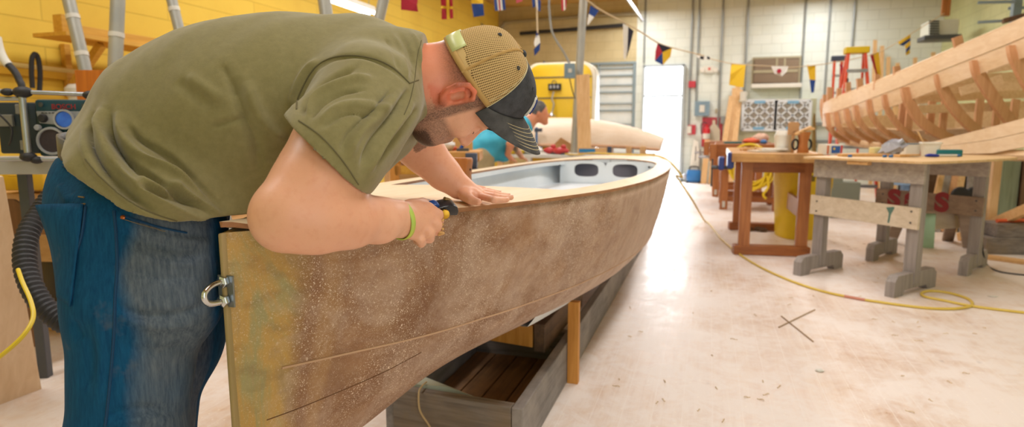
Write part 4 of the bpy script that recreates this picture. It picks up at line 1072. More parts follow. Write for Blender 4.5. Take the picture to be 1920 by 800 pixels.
b = MB(); b.lathe(RR(125, 215, -.006), [(.033, .0), (.033, -.004), (.0, -.006)], 28, rY); b.build('dial', plain('blue_display', '#2d62d8', .2, 0, '#3f7ff0', 20), rad, smooth=True)
for x, y, rr, nm, mt in ((87, 213, .018, 'knob', m_black), (77, 230, .013, 'knob', m_sil)):
    b = MB(); b.lathe(RR(x, y, .0), [(rr, .0), (rr, -.01), (rr*.8, -.016), (0, -.017)], 18, rY); b.build(nm, mt, rad, smooth=True)
for x, y in ((98, 255), (158, 257)):
    b = MB(); b.lathe(RR(x, y, .0), [(.052, .01), (.060, -.002), (.058, -.010), (.050, -.010), (.048, -.002)], 32, rY, cap=False); sp_ = b.build('speaker', m_sil, rad, smooth=True)
    b = MB(); b.lathe(RR(x, y, -.004), [(.049, 0), (.03, .004), (0, .004)], 28, rY); b.build('grille', plain('dark_grille', '#3b3136', .7, bump=.6), sp_, smooth=True)
for x, y in ((84, 188), (160, 190)): b = MB(); b.lathe(RR(x, y, .002), [(.010, 0), (.010, -.003), (0, -.004)], 14, rY); b.build('screw', m_steel, rad)
text_obj('BOSCH', .030, RR(124, 192, .0), rX, rZ, plain('red_lettering', '#b3202c', .5), 'lettering', rad)
for i in range(5): b = MB(); b.frame(RR(86+i*6, 203, .0), rX, rY, rZ, .008, .004, .003); b.build('button', m_black, rad)
# side of the radio
b = MB(); b.frame(RR(26, 231, .16), rX, rY, rZ, 70*PXM, .22, 96*PXM); sb = b.build('side_housing', plain('dark_teal_side', '#26343c', .5), rad, bevel=.008, smooth=True)
for x, y, w_, h_ in ((10, 217, 24, 22), (38, 196, 18, 18), (39, 263, 16, 18)): b = MB(); b.frame(RR(x, y, .045), rX, rY, rZ, w_*PXM, .02, h_*PXM); b.build('socket_cover', plain('beige_plastic', '#8e8c84', .5), rad, bevel=.003)
for a_, b_ in (((-40, 162), (188, 170)), ((-40, 288), (160, 289)), ((-40, 178), (60, 178)), ((62, 170), (62, 285))):
    b = MB(); b.tube([RR(*a_, -.03), RR(*b_, -.03)], .0135 if a_[0] == 62 else .009, 10); b.build('cage_bar', m_alu, rad, smooth=True)
for x, y, rr in ((64, 166, .030), (180, 171, .024), (62, 284, .026), (38, 166, .02), (76, 290, .02)):
    b = MB(); b.blob(RR(x, y, -.03), (rr*1.3, rr, rr*.8), Matrix.Rotation(YAW, 3, 'Z')); b.build('corner_bumper', m_black, rad, smooth=True)
b = MB(); b.tube(spline([RR(-10, 170, -.04), RR(10, 195, -.03), RR(34, 228, -.02), RR(36, 250, -.03), RR(28, 262, -.02)], 6), .004, 6); b.build('cable', m_black, rad, smooth=True)
# --- what stands under and behind the table
q = onz(60, 480, 0); wb = P(62, 364, 3.4)
cr = thing('wooden_cabinet', 'low pale wood cabinet behind the radio table on the left', 'cabinet', (wb.x-.05, wb.y+.3, 0))
b = MB(); b.box((wb.x-.05, wb.y+.3, wb.z/2), (.9, .5, wb.z), YAW); b.build('carcass', m_pine, cr, bevel=.004)
for k in range(2): b = MB(); b.frame(P(75, 405+k*60, 3.37), RH, FH, rZ, .7, .02, .15); b.build('drawer', m_pine, cr, bevel=.004)
yc = P(42, 362, 3.42); tcs = thing('tool_case', 'small yellow tool case on the low cabinet under the radio table', 'case', yc)
b = MB(); b.frame(yc+rZ*.062+FH*.1, RH, FH, rZ, .23, .18, .10); b.build('case', plain('yellow_plastic', '#d8ab22', .45), tcs, bevel=.012, smooth=True)
b = MB(); b.tube(spline([yc+RH*-.05+rZ*.10-FH*.005, yc+RH*-.04+rZ*.10-FH*.025, yc+RH*.04+rZ*.10-FH*.025, yc+RH*.05+rZ*.10-FH*.005], 4), .006, 6); b.build('handle', MATS['yellow_plastic'], tcs, smooth=True)
# leaning ply sheet with the yellow cord in front of it
a_ = onz(76, 728, 0); c_ = onz(-40, 772, 0); tp = P(4, 330, 2.32); dv = (c_-a_).normalized(); tp2 = tp+dv*(c_-a_).length
b = MB(); b.prism([a_, c_, tp2, tp], (c_-a_).cross(tp-a_), .016); one('plywood_sheet', 'pale plywood sheet leaning on the radio table at the left edge of the room', 'plywood', b, wood('pale_ply_sheet', '#d9bd9c', '#c9a985', 'z', 8, .6, bump=.1), bevel=.001)
b = MB(); b.tube(spline([P(34, 505, 2.0), P(42, 528, 1.95), P(58, 565, 1.9), P(62, 596, 1.86), P(44, 628, 1.82), P(10, 660, 1.8), P(-30, 690, 1.8)], 8), .0065, 8); one('extension_cord', 'bright yellow cord looping down in front of the leaning plywood sheet', 'cord', b, plain('yellow_pvc', '#e6c92e', .45), smooth=True)
b = MB(); q = P(28, 420, 2.9); out = [q+RH*x+rZ*z for x, z in ((-.06, -.6), (.055, -.6), (.055, .06), (.04, .10), (.01, .118), (-.06, .12))]; out = [Vector((p.x, p.y, max(p.z, .0))) for p in out]; b.prism(out, FH, .018)
one('rounded_board', 'brown board with one rounded corner standing behind the leaning plywood', 'board', b, wood('brown_board', '#8d6240', '#73502f', 'z', 10), bevel=.002)
# shop vacuum and its hose
vq = onz(118, 630, 0)+FH*.22; vac = thing('shop_vacuum', 'black shop vacuum on castors behind the bending man in jeans', 'vacuum', vq)
b = MB(); b.lathe(vq, [(.17, .06), (.19, .09), (.205, .30), (.21, .42), (.20, .45)], 28); b.build('drum', plain('charcoal_plastic', '#3a3633', .5), vac, smooth=True)
b = MB(); b.lathe(vq, [(.205, .45), (.20, .52), (.15, .60), (.07, .64), (0, .645)], 28); b.build('motor_head', m_black, vac, smooth=True)
for k in range(4): b = MB(); q = vq+Vector((math.cos(k*PI/2+.5)*.15, math.sin(k*PI/2+.5)*.15, .03)); b.lathe(q-rX*.012, [(.001, 0), (.03, 0), (.03, .024), (.001, .024)], 14, rX); b.build('castor', m_black, vac, smooth=True)
hp = spline([P(108, 352, 2.25), P(80, 392, 2.2), P(52, 440, 2.12), P(48, 500, 2.06), P(72, 560, 2.02), P(118, 604, 2.02), P(165, 612, 2.05), P(220, 600, 2.1)], 14)
b = MB(); b.tube(hp, [.036 if i % 2 else .032 for i in range(len(hp))], 14); b.build('hose', m_black, vac, smooth=True)
# small floor scraps seen between leg and stem
q = onz(405, 660, 0); b = MB(); b.blob(q+rZ*.02, (.035, .02, .02), amp=.3); one('cloth_scrap', 'small red scrap of cloth on the floor left of the boat stem', 'scrap', b, plain('faded_red_cloth', '#c4665a', .9), smooth=True)
# --- grey ducts slanting down from the ceiling
m_duct = plain('grey_duct', '#a9a89e', .45, .3, '#989a96', 3); m_band = plain('white_tape', '#d9d6cc', .5)
def duct(a, c, d1, d2, r_, bands, label, z0=0):
    p_, q_ = P(a[0], a[1], d1), P(c[0], c[1], d2); v_ = (q_-p_); top = p_+v_*((ZC-.0-p_.z)/v_.z); bot = p_+v_*((z0-p_.z)/v_.z)
    t_ = thing('extraction_duct', label, 'duct', bot); b = MB(); b.tube([bot, top], r_, 18); b.build('pipe', m_duct, t_, smooth=60)
    for y in bands:
        u = (y-a[1])/(c[1]-a[1]); m_ = p_+v_*u; vn = v_.normalized(); b = MB(); b.tube([m_-vn*.015, m_+vn*.015], r_*1.08, 18); b.build('band', m_band, t_, smooth=60)
duct((129, 0), (168, 165), 4.2, 4.2, .040, (32, 102), 'leaning grey duct nearest the radio, pale tape bands round it')
duct((221, 0), (215, 150), 4.0, 4.0, .043, (66, 145), 'upright grey duct above the hips of the bending man')
duct((322, 0), (345, 92), 4.4, 4.4, .036, (18,), 'leaning grey duct crossing the shelf of timber on the yellow wall')
duct((608, 0), (612, 30), 5.2, 5.2, .055, (), 'upright pipe rising just behind the middle of the olive back')
duct((719, 0), (712, 30), 5.2, 5.2, .045, (), 'slender pipe rising behind the shoulder of the olive shirt')
duct((1094, 0), (1078, 270), 8.25, 8.25, .055, (), 'tall grey post beyond the boat stern with a pale board leaning on it')
# --- timber rack on the yellow wall
XW = XL+.32
rk = thing('timber_rack', 'bracketed shelf of honey coloured timber on the yellow wall', 'shelf', onx(200, 90, XW))
def LW(px, py, x=XW): return onx(px, py, x)
b = MB(); b.beam(LW(92, 64), LW(345, 104), .34, .03, (1, 0, 0)); b.build('shelf_board', m_shelfw, rk, bevel=.003)
for px_ in (172, 322):
    b = MB(); p0_ = LW(px_, itp([(92, 67), (345, 107)], px_)); p1_ = p0_+Vector((.3-.32-.28, 0, -.36)); b.beam(p0_+Vector((.1, 0, -.02)), Vector((XL+.02, p0_.y, p0_.z-.38)), .05, .06, (0, 1, 0)); b.beam(Vector((XL+.03, p0_.y, p0_.z-.42)), Vector((XL+.03, p0_.y, p0_.z)), .05, .05, (0, 1, 0)); b.build('bracket', m_shelfw, rk, bevel=.003)
for (x0, y0), (x1, y1), hh, dx, nm in (((108, 50), (130, 54), .14, 0, 'stubby yellow offcut at the near end of the timber rack'), ((140, 62), (345, 92), .07, .05, 'long squared timber lying on the timber rack'), ((225, 78), (340, 97), .05, -.08, 'shorter thin board at the far end of the timber rack')):
    a_ = LW(x0, y0, XW+dx); c_ = LW(x1, y1, XW+dx); zz = LW(92, 64).z+.015+hh/2; a_.z = c_.z = zz+(.07 if 'short' in nm and False else 0)
    b = MB(); b.beam(a_, c_, .09, hh, (1, 0, 0)); one('timber', nm, 'timber', b, m_shelfw, 'timber stored on the yellow wall', bevel=.004)
b = MB(); b.tube([LW(-60, 112, XL+.04), LW(640, 190, XL+.04)], .022, 8); one('wall_pipe', 'pale pipe running along the yellow wall above the radio', 'pipe', b, plain('cream_pipe', '#dcc27a', .5), smooth=True)
b = MB(); b.beam(LW(-60, 118, XL+.03), LW(900, 226, XL+.03), .04, .10, (1, 0, 0)); one('wall_rail', 'flat yellow painted board fixed along the yellow wall', 'rail', b, plain('yellow_rail_paint', '#cf9d1c', .6))
b = MB(); b.tube(spline([P(-6, 70, 3.4), P(0, 95, 3.4), P(8, 112, 3.4), P(16, 122, 3.4)], 6), .022, 10); b.m = 1; b.tube(spline([P(14, 120, 3.4), P(26, 132, 3.4), P(36, 150, 3.4), P(42, 175, 3.4), P(44, 290, 3.45)], 6), .018, 10); one('flexible_hose', 'hose turning from white to black hanging at the left edge above the radio', 'hose', b, [m_band, m_black], smooth=True)
b = MB(); b.tube(spline([LW(61, 165, XL+.2), LW(59, 135, XL+.2), LW(60, 110, XL+.2), LW(65, 101, XL+.2), LW(71, 108, XL+.2), LW(75, 135, XL+.2), LW(74, 170, XL+.2)], 6), .017, 8); one('cable_loop', 'black cable hung in a tall loop on the yellow wall', 'cable', b, m_black, smooth=True)
b = MB(); q = P(140, 160, 4.75); q.z = .945; b.lathe(q, [(.045, 0), (.05, .02), (.05, .46), (.07, .48), (.07, .53), (.04, .56), (0, .565)], 18); one('white_canister', 'slim pale canister whose round lid shows behind the radio cage', 'canister', b, m_band, smooth=True)
q = P(185, 185, 3.9); b = MB(); b.frame(Vector((q.x, q.y, q.z)), RH, FH, rZ, .22, .08, .35); one('orange_board', 'orange brown board end standing on a bench behind the slanting ducts', 'board', b, wood('orange_board_wood', '#c8751f', '#a85c15', 'z', 10), bevel=.002)
q = P(225, 150, 4.6); bb2 = thing('back_bench', 'long timber bench along the yellow wall behind the bending man', 'bench', (XL+.5, 5.2, 0))
b = MB(); b.box((XL+.45, 5.6, .9), (.7, 4.6, .08)); b.build('bench_top', m_piney, bb2, bevel=.005)
for y in (3.5, 5.6, 7.7):
    for x in (XL+.17, XL+.72): b = MB(); b.box((x, y, .43), (.09, .09, .86)); b.build('leg', m_pinez, bb2, bevel=.004)
b = MB(); b.box((XL+.45, 5.6, .3), (.6, 4.3, .04)); b.build('shelf', m_piney, bb2, bevel=.003)

# --- workbench under the far arm
wbz = P(780, 284, 4.9).z
wk = thing('workbench', 'honey timber workbench with blue grey vise seen below the far forearm', 'workbench', (onz(780, 400, .0).x, onz(780, 400, 0).y, 0))
b = MB(); cc = P(775, 284, 5.15); cc.z = wbz; b.frame(cc-rZ*.04, RH, FH, rZ, 1.14, .6, .08); b.build('bench_top', wood('bench_maple', '#d9a259', '#bf8540', 'x', 10, .5), wk, bevel=.005)
for sx in (-.5, -.1, .32):
    for sy in (-.24, .24): q = cc+RH*sx+FH*sy; b = MB(); b.frame(Vector((q.x, q.y, (wbz-.08)/2)), RH, FH, rZ, .09, .08, wbz-.08); b.build('leg', MATS['yellow_pine'], wk, bevel=.004)
b = MB(); b.frame(cc-FH*.26-rZ*.15+RH*.06, RH, FH, rZ, .34, .04, .08); b.build('apron', MATS['honey_timber'], wk, bevel=.003)
b = MB(); b.frame(cc-FH*.28-rZ*.30+RH*.08, RH, FH, rZ, .30, .04, .24); b.build('drawer_front', wood('tan_panel', '#b98d55', '#a27844', 'x', 8), wk, bevel=.004)
b = MB(); b.frame(cc-FH*.27-rZ*.26-RH*.40, RH, FH, rZ, .22, .03, .34); b.build('side_panel', MATS['hardwood_orange'], wk, bevel=.004)
vs = thing('bench_vise', 'blue grey iron vise clamped to the end of the honey workbench', 'vise', P(884, 300, 4.8)); v0 = P(884, 300, 4.78)
b = MB(); b.frame(v0, RH, FH, rZ, .09, .10, .11); b.build('jaw', plain('blue_grey_iron', '#4a5368', .45, .3), vs, bevel=.006, smooth=True)
b = MB(); b.lathe(v0-rZ*.09, [(.02, -.06), (.03, -.03), (.05, -.01), (.05, .03), (.03, .04)], 18); b.build('screw_housing', MATS['blue_grey_iron'], vs, smooth=True)
b = MB(); b.tube([v0-FH*.1-rZ*.12, v0-FH*.06-rZ*.02], .012, 8); b.tube([v0-FH*.1-rZ*.17, v0-FH*.1-rZ*.07], .006, 6); b.build('handle', m_steel, vs, smooth=True)
def onbench(px, d): q = P(px, 284, d); q.z = wbz; return q
q = onbench(836, 5.05); b = MB(); b.blob(q+rZ*.048, (.075, .06, .05), amp=.35); one('rag', 'white crumpled rag lying on the honey workbench', 'rag', b, plain('white_cotton', '#e6e2de', .9), smooth=True)
q = onbench(824, 5.2); b = MB(); b.blob(q+rZ*.04, (.03, .03, .045), amp=.3); one('red_cloth', 'pinkish red cloth behind the white rag on the workbench', 'cloth', b, plain('pinkish_cloth', '#d98078', .9), smooth=True)
q = onbench(868, 5.0); pn = thing('hand_plane', 'blue handled hand plane resting on the workbench end', 'hand plane', q)
b = MB(); b.frame(q+rZ*.012, RH, FH, rZ, .10, .05, .024); b.build('sole', m_steel, pn, bevel=.003); b = MB(); b.tube([q+RH*-.02+rZ*.02, q+RH*.01+rZ*.06, q+RH*.035+rZ*.085], .015, 8); b.build('handle', plain('blue_handle', '#2c55a8', .4), pn, smooth=True)
q = onbench(850, 5.1); b = MB(); b.tube([q+rZ*.015-RH*.02, q+rZ*.02+RH*.03], .016, 8); one('spray_nozzle', 'small orange and black tool end between rag and hand plane', 'tool', b, plain('orange_plastic', '#d9603a', .5), smooth=True)
q = onbench(868, 5.35); b = MB(); b.frame(q+rZ*.075, RH, FH, rZ, .17, .03, .15); one('cardboard_piece', 'tan cardboard standing at the back of the honey workbench', 'cardboard', b, plain('tan_cardboard', '#c9a468', .8), bevel=.002)
q = onbench(745, 5.0); b = MB(); b.frame(q+rZ*.025, RH, FH, rZ, .08, .06, .05); one('red_tin', 'reddish brown block on the workbench behind the sleeve', 'block', b, plain('rust_red', '#a4482a', .5), bevel=.004)

# --- table behind the stern and what lies on it
TZ = .86; st = thing('trestle_table', 'white edged trestle table behind the boat stern', 'table', (-1.75, 7.55, 0))
b = MB(); b.box((-1.75, 7.6, TZ-.02), (1.7, .62, .04)); b.build('table_top', plain('white_board', '#dadad4', .5), st, bevel=.003)
for x in (-2.5, -1.0):
    for y in (7.36, 7.84): b = MB(); b.box((x, y, (TZ-.04)/2), (.07, .05, TZ-.04)); b.build('leg', m_pinez, st, bevel=.003)
def ont(px, y): q = ony(px, 288, y); q.z = TZ; return q
lv = thing('level', 'blue and wood block level on the table behind the stern', 'level', ont(1112, 7.45)); q = ont(1112, 7.45)
b = MB(); b.box(q+rZ*.045, (.36, .05, .08)); b.build('body', m_pine, lv, bevel=.003); b = MB(); b.box(q+Vector((-.07, -.028, .05)), (.20, .006, .045)); b.build('blue_plate', plain('sea_blue', '#2f7fb4', .4), lv, bevel=.001)
b = MB(); b.box(q+Vector((.2, 0, .05)), (.05, .07, .10)); b.build('end_cap', MATS['blue_grey_iron'], lv, bevel=.004)
for px_, y_, lb in ((1052, 7.4, 'red angle sander lying on the table, nearer of two by the post'), (1033, 7.5, 'red sander with its cord, left of the other red sander')):
    q = ont(px_, y_); s_ = thing('sander', lb, 'power tool', q, 'red power tools behind the stern'); b = MB(); b.blob(q+rZ*.045, (.10, .05, .045)); b.build('motor_housing', plain('red_plastic', '#c83a3e', .4), s_, smooth=True)
    b = MB(); b.lathe(q+Vector((.04, 0, .0)), [(.05, 0), (.05, .02), (.02, .03)], 16); b.build('pad', m_steel, s_, smooth=True); b = MB(); b.blob(q+Vector((.03, 0, .095)), (.035, .03, .03)); b.build('grip', MATS['red_plastic'], s_, smooth=True)
q = ont(1090, 7.86); b = MB(); b.beam(ony(1093, 140, 7.93), Vector((ony(1093, 280, 7.8).x+.02, 7.8, TZ)), .17, .03, (1, 0, 0)); one('leaning_board', 'pale knotty board leaning upright against the tall grey post', 'board', b, m_pinez, bevel=.002)
b = MB(); e0_ = P(1068, 133, 8.05); bx_ = thing('switch_box', 'blue grey electrical box fixed to the tall grey post', 'electrical box', e0_); b.frame(e0_, RH, FH, rZ, .14, .09, .19); b.build('box', plain('blue_grey_enamel', '#7f98a8', .4), bx_, bevel=.006, smooth=True)
b = MB(); b.frame(e0_-FH*.05, RH, FH, rZ, .045, .02, .05); b.build('rocker', m_band, bx_, bevel=.003)
b = MB(); b.tube(spline([e0_+rZ*.09+RH*.0, P(1058, 100, 8.1), P(1036, 62, 8.1), P(1030, 20, 8.1), P(1030, -10, 8.1), P(1031, -110, 8.1)], 8), .014, 8); b.build('conduit', plain('grey_conduit', '#9aa0a2', .4, .3), bx_, smooth=True)
b = MB(); b.tube(spline([e0_-rZ*.09, P(1072, 165, 8.1), P(1078, 185, 8.1)], 5), .008, 6); b.build('cable', m_black, bx_, smooth=True)
b = MB(); b.tube(spline([P(1096, 195, 8.0), P(1099, 215, 7.95), P(1098, 250, 7.9), P(1104, 276, 7.85)], 5), .008, 6); one('hanging_cable', 'thin black cord hanging beside the leaning board on the post', 'cord', b, m_black, smooth=True)
# yellow tray and shavings where the second man works
q = ont(968, 7.4); tr = thing('tray', 'yellow tray on the table under the hands of the second man', 'tray', q); b = MB(); b.lathe(q, [(.07, 0), (.11, .01), (.13, .05), (.125, .05), (.10, .015), (0, .012)], 20, cap=False); b.build('tray', plain('bright_yellow', '#e3c01f', .45), tr, smooth=True)
q = ont(996, 7.45); b = MB(); b.blob(q+rZ*.05, (.14, .1, .055), amp=.5); one('crumpled_paper', 'white crumpled paper on the table right of the yellow tray', 'paper', b, plain('white_paper', '#e9e8e4', .8), smooth=True)

# --- big yellow bandsaw with rounded top corners
YS = 10.2
bs = thing('bandsaw', 'big yellow bandsaw with rounded top corners behind the second man', 'bandsaw', (ony(1050, 300, YS).x, YS+.3, 0))
m_saw = plain('machine_yellow', '#e2c02e', .4, 0, '#d8b424', 3)
xl, xr = ony(988, 200, YS).x, ony(1108, 200, YS).x; zt = ony(1050, 119, YS).z; rr = .22; out = []
for cx_, sgn in ((xr-rr, 0), (xl+rr, 1)):
    for k in range(9): a = PI/2*k/8+(PI/2 if sgn else 0); out.append(Vector((cx_+rr*math.cos(a), YS+.3, zt-rr+rr*math.sin(a))))
out += [Vector((xl, YS+.3, .1)), Vector((xr, YS+.3, .1))]
b = MB(); b.prism(out, (0, 1, 0), .5); b.build('housing', m_saw, bs, bevel=.012, smooth=True)
b = MB(); b.prism([Vector((p_.x*1+.0, p_.y, p_.z)) if False else p_+Vector(((.045 if p_.x > (xl+xr)/2 else -.045), .0, .03 if p_.z > 1 else 0)) for p_ in out], (0, 1, 0), .44); b.build('frame', plain('cream_machine_edge', '#eae6d6', .4), bs, bevel=.01, smooth=True)
for y in (144, 183): q = ony(1050, y, YS); b = MB(); b.box(((xl+xr)/2, YS+.045, q.z), (xr-xl-.01, .006, .018)); b.build('door_seam', m_steel, bs)
q = ony(1040, 163, YS+.03); b = MB(); b.box(q, (.22, .05, .11)); sw = b.build('switch_plate', m_black, bs, bevel=.006)
for dx in (-.06, 0, .06): b = MB(); b.box(q+Vector((dx, -.03, 0)), (.035, .03, .05)); b.build('switch', m_sil, sw, bevel=.004)
q = ony(1039, 155, YS); b = MB(); b.tube([q+Vector((.035*math.cos(k*PI/6), 0, .035*math.sin(k*PI/6))) for k in range(12)], .008, 6, closed=True); b.build('ring_handle', m_steel, bs, smooth=True)
b = MB(); ln0 = ony(1038, 172, YS-.05); b.tube(spline([ln0, ony(1035, 186, YS-.1), ony(1038, 196, YS-.12), ony(1034, 214, YS-.14)], 5), .016, 8); lm = b.build('blade_guide', m_alu, bs, smooth=True); b = MB(); b.lathe(ony(1034, 217, YS-.14), [(.02, .06), (.035, .03), (.06, .0), (.09, -.01)], 18); b.build('guide_foot', m_alu, lm, smooth=True)
b = MB(); b.box(((xl+xr)/2-.1, YS-.1, .93), (1.0, .7, .05)); b.build('saw_table', m_alu, bs, bevel=.005)
b = MB(); b.box(((xl+xr)/2-.1, YS-.05, .45), (.5, .5, .9)); b.build('pedestal', m_saw, bs, bevel=.02)
q = ony(1020, 119, YS+.2); b = MB(); b.tube([q, q+Vector((0, 0, .04))], .02, 8); b.build('lifting_eye', m_steel, bs)

# --- upturned pale hull on a trestle table
YC = 8.95
uh = thing('upturned_hull', 'pale strip planked hull lying upside down before the yellow bandsaw', 'boat hull', (-2.2, YC, .95))
tipx = ony(1237, 275, YC).x; L = 3.6; b = MB(); rows = []
for i in range(33):
    u = i/32; x = tipx-L*u; w = .42*math.sin(min(1, u*1.55+.10)*PI/2)**.6; hgt = .41*math.sin(min(1, u*1.9+.22)*PI/2)**.75; zb_ = .93-.06*(1-min(1, u*3))**2
    if u > .75: w *= 1-(u-.75)*1.2
    rows.append([Vector((x-.0+.06*math.sin(PI*k/16)*(1-u), YC-w*math.cos(PI*k/16), zb_+hgt*math.sin(PI*k/16)**.8)) for k in range(17)])
b.grid(rows); b.add(rows[0], [tuple(range(17))]); b.add(rows[-1], [tuple(range(17))]); b.build('planking', wood('strip_planking', '#f0e0cf', '#e6d0b8', 'x', 14, .5), uh, smooth=50)
b = MB(); 
for s in (-1, 1): b.tube([Vector((tipx-L*i/24, YC+s*(.42*math.sin(min(1, i/24*1.55+.10)*PI/2)**.6*(1 if i < 18 else 1-(i/24-.75)*1.2)+.008), .945-.06*(1-min(1, i/8))**2)) for i in range(25)], .022, 6)
b.build('gunwale', wood('gunwale_wood', '#d3a883', '#b98a66', 'x', 14), uh, smooth=True)
ut = thing('trestle_table', 'table under the upturned pale hull, dark below', 'table', (-2.2, YC, 0)); b = MB(); b.box((-2.25, YC, .80), (3.0, .8, .05)); b.build('table_top', plain('purple_grey_board', '#6a5566', .6), ut, bevel=.004)
for x in (-3.6, -.9):
    for y in (YC-.33, YC+.33): b = MB(); b.box((x, y, .388), (.07, .07, .775)); b.build('leg', m_pinez, ut, bevel=.003)
for px_ in (1145, 1180, 1206, 1010):
    q = ony(px_, 278, YC-.25); b = MB(); b.box((q.x, YC-.27, .88), (.075, .10, .11)); one('support_block', 'short pine block between the upturned hull and its table', 'block', b, m_pinez, 'pine blocks under the upturned hull', bevel=.003)
q = ony(1052, 262, YC-.62); b = MB(); b.prism([Vector((q.x+x, q.y, .86+z)) for x, z in ((-.20, 0), (.16, 0), (.16, .10), (.0, .20))], (0, 1, 0), .03); one('plywood_triangle', 'brown triangular plywood piece standing before the upturned hull', 'plywood', b, wood('tan_triangle', '#b98a58', '#a27545', 'x', 8), bevel=.002)
b = MB(); q = ony(1048, 279, YC-.6); b.box((q.x, YC-.58, .84), (1.1, .26, .04)); b.box((q.x-.42, YC-.62, .41), (.06, .1, .82)); b.box((q.x+.42, YC-.62, .41), (.06, .1, .82)); one('side_rail_stand', 'narrow white topped stand before the upturned hull', 'stand', b, MATS['white_board'], bevel=.003)
cl = thing('bar_clamp', 'blue bar clamp standing by the second man', 'clamp', ony(1006, 262, YC-.5)); q = ony(1006, 262, YC-.5); q.z = .86
b = MB(); b.box(q+Vector((0, 0, .17)), (.03, .02, .34)); b.build('bar', plain('clamp_blue', '#3c74b4', .4), cl, bevel=.002)
for dz_ in (.04, .3): b = MB(); b.box(q+Vector((.03, -.02, dz_)), (.11, .05, .05)); b.build('jaw', MATS['blue_grey_iron'], cl, bevel=.005)

# --- second man at work behind the boat
m_skin2, tt, cc2 = skin_mat('skin_second', '#dea07e', '#cc8465', '#b86a4e'); tt.link(cc2, tt.b.inputs['Base Color'])
D2 = 6.75
mb_ = thing('person', 'grey haired man in light blue shirt and khaki trousers bending over the table', 'person', (P(905, 300, D2).x, P(905, 300, D2).y, 0))
def C2(px, py, dd=0): return C(px, py, D2+dd)
lo_ = C2(860, 180)-.35; hi_ = C2(1040, 180)+.35; lo_[2] = -.02; hi_[2] = 1.7
B2 = Field(lo_, hi_, .011)
hd = C2(1012, 209)
B2.ell(hd, (.085, .078, .105), None, .02); B2.ell(hd+np.array([.035, 0, -.06]), (.06, .06, .075), None, .03); B2.cone(hd+np.array([.10, -.01, -.035]), hd+np.array([.115, -.01, -.055]), .012, .014, .01); B2.cone(hd+np.array([.055, 0, -.125]), hd+np.array([.075, 0, -.12]), .025, .022, .02)
for s_ in (-1, 1): B2.ell(hd+np.array([-.015, s_*.078, -.02]), (.02, .012, .032), None, .008)
B2.cone(C2(985, 232), hd+np.array([-.03, 0, -.05]), .075, .06, .03); B2.chain([(C2(905, 285), .14), (C2(945, 252), .14), (C2(982, 235), .11)], .05, (0, 1, 0), 1.25)
for s_, hx_, hy_ in ((-1, 952, 294), (1, 972, 292)):
    sh_ = C2(975, 238)+np.array([0, s_*.19, 0]); el_ = C2(958, 268)+np.array([0, s_*.22, 0]); wr_ = C2(hx_, hy_-6)+np.array([0, s_*.08, 0]); pm = C2(hx_+6, hy_+2)+np.array([0, s_*.05, 0])
    B2.chain([(sh_, .062), (el_, .046), (wr_, .03)], .03); B2.cone(wr_, pm, .028, .03, .02, (0, 1, 0), 1.2)
    for k in range(4): f0 = pm+np.array([.01, (k-1.5)*.02, -.01]); B2.cone(f0, f0+np.array([.045-.004*abs(k-1.5), 0, -.02]), .011, .010, .004); B2.cone(f0+np.array([.045, 0, -.02]), f0+np.array([.058, 0, -.045]), .010, .008, .003)
    B2.cone(pm+np.array([-.01, -s_*.03, 0]), pm+np.array([.03, -s_*.055, -.02]), .013, .010, .006)
for s_ in (-1, 1):
    hp_ = C2(905, 292)+np.array([0, s_*.1, 0]); g_ = np.array([hp_[0]-.02, hp_[1], .1]); B2.cone(hp_, (hp_+g_)/2+np.array([.04, 0, 0]), .09, .06, .03); B2.cone((hp_+g_)/2+np.array([.04, 0, 0]), g_, .06, .04, .03); B2.cone(g_, g_+np.array([.14, 0, -.05]), .035, .03, .02)
B2.mesh('b', None, relax=1); bd2 = B2.link('body', m_skin2, mb_)
S2 = Field(lo_, hi_, .011); S2.chain([(C2(903, 284), .165), (C2(945, 252), .165), (C2(984, 234), .118)], .05, (0, 1, 0), 1.3); S2.cone(C2(930, 275), C2(945, 290), .11, .07, .06)
for s_ in (-1, 1): S2.cone(C2(975, 238)+np.array([0, s_*.19, 0]), C2(961, 262)+np.array([0, s_*.215, 0]), .08, .068, .04)
S2.cut(C2(990, 225), (1, 0, .5), (-9, 0, 0), (9, 19, 3)); S2.cut(C2(900, 292), (-.5, 0, -1), (-9, 0, 0), (9, 19, 3)); S2.mesh('s', None, relax=2)
rn = np.random.RandomState(5); S2.V = S2.V+S2.normals()*(sum(np.sin(S2.V @ rn.randn(3)*q_+rn.rand()*6)*.006 for q_ in (12, 20, 30)))[:, None]
S2.link('shirt', plain('light_blue_cotton', '#48b6d6', .8, 0, '#3aa4c8', 10), mb_)
T2 = Field(lo_, hi_, .011)
for s_ in (-1, 1):
    hp_ = C2(905, 292)+np.array([0, s_*.09, 0]); g_ = np.array([hp_[0]-.02, hp_[1], .09]); T2.cone(hp_, (hp_+g_)/2+np.array([.03, 0, 0]), .135, .095, .05); T2.cone((hp_+g_)/2+np.array([.03, 0, 0]), g_, .095, .075, .03)
T2.mesh('t', None, relax=2); T2.link('trousers', plain('khaki_cotton', '#b3a57e', .85, 0, '#a39572', 8), mb_)
for s_ in (-1, 1):
    g_ = C2(905, 292)+np.array([-.02, s_*.09, 0]); Sh = Field((g_[0]-.14, g_[1]-.1, -.01), (g_[0]+.26, g_[1]+.1, .15), .012); Sh.cone((g_[0], g_[1], .055), (g_[0]+.15, g_[1], .04), .05, .04, .03); Sh.cut((0, 0, .004), (0, 0, -1), (-9, -9, -9), (9, 19, 3)); Sh.mesh('s', None); Sh.link('shoe', MATS['brown_leather'], mb_)
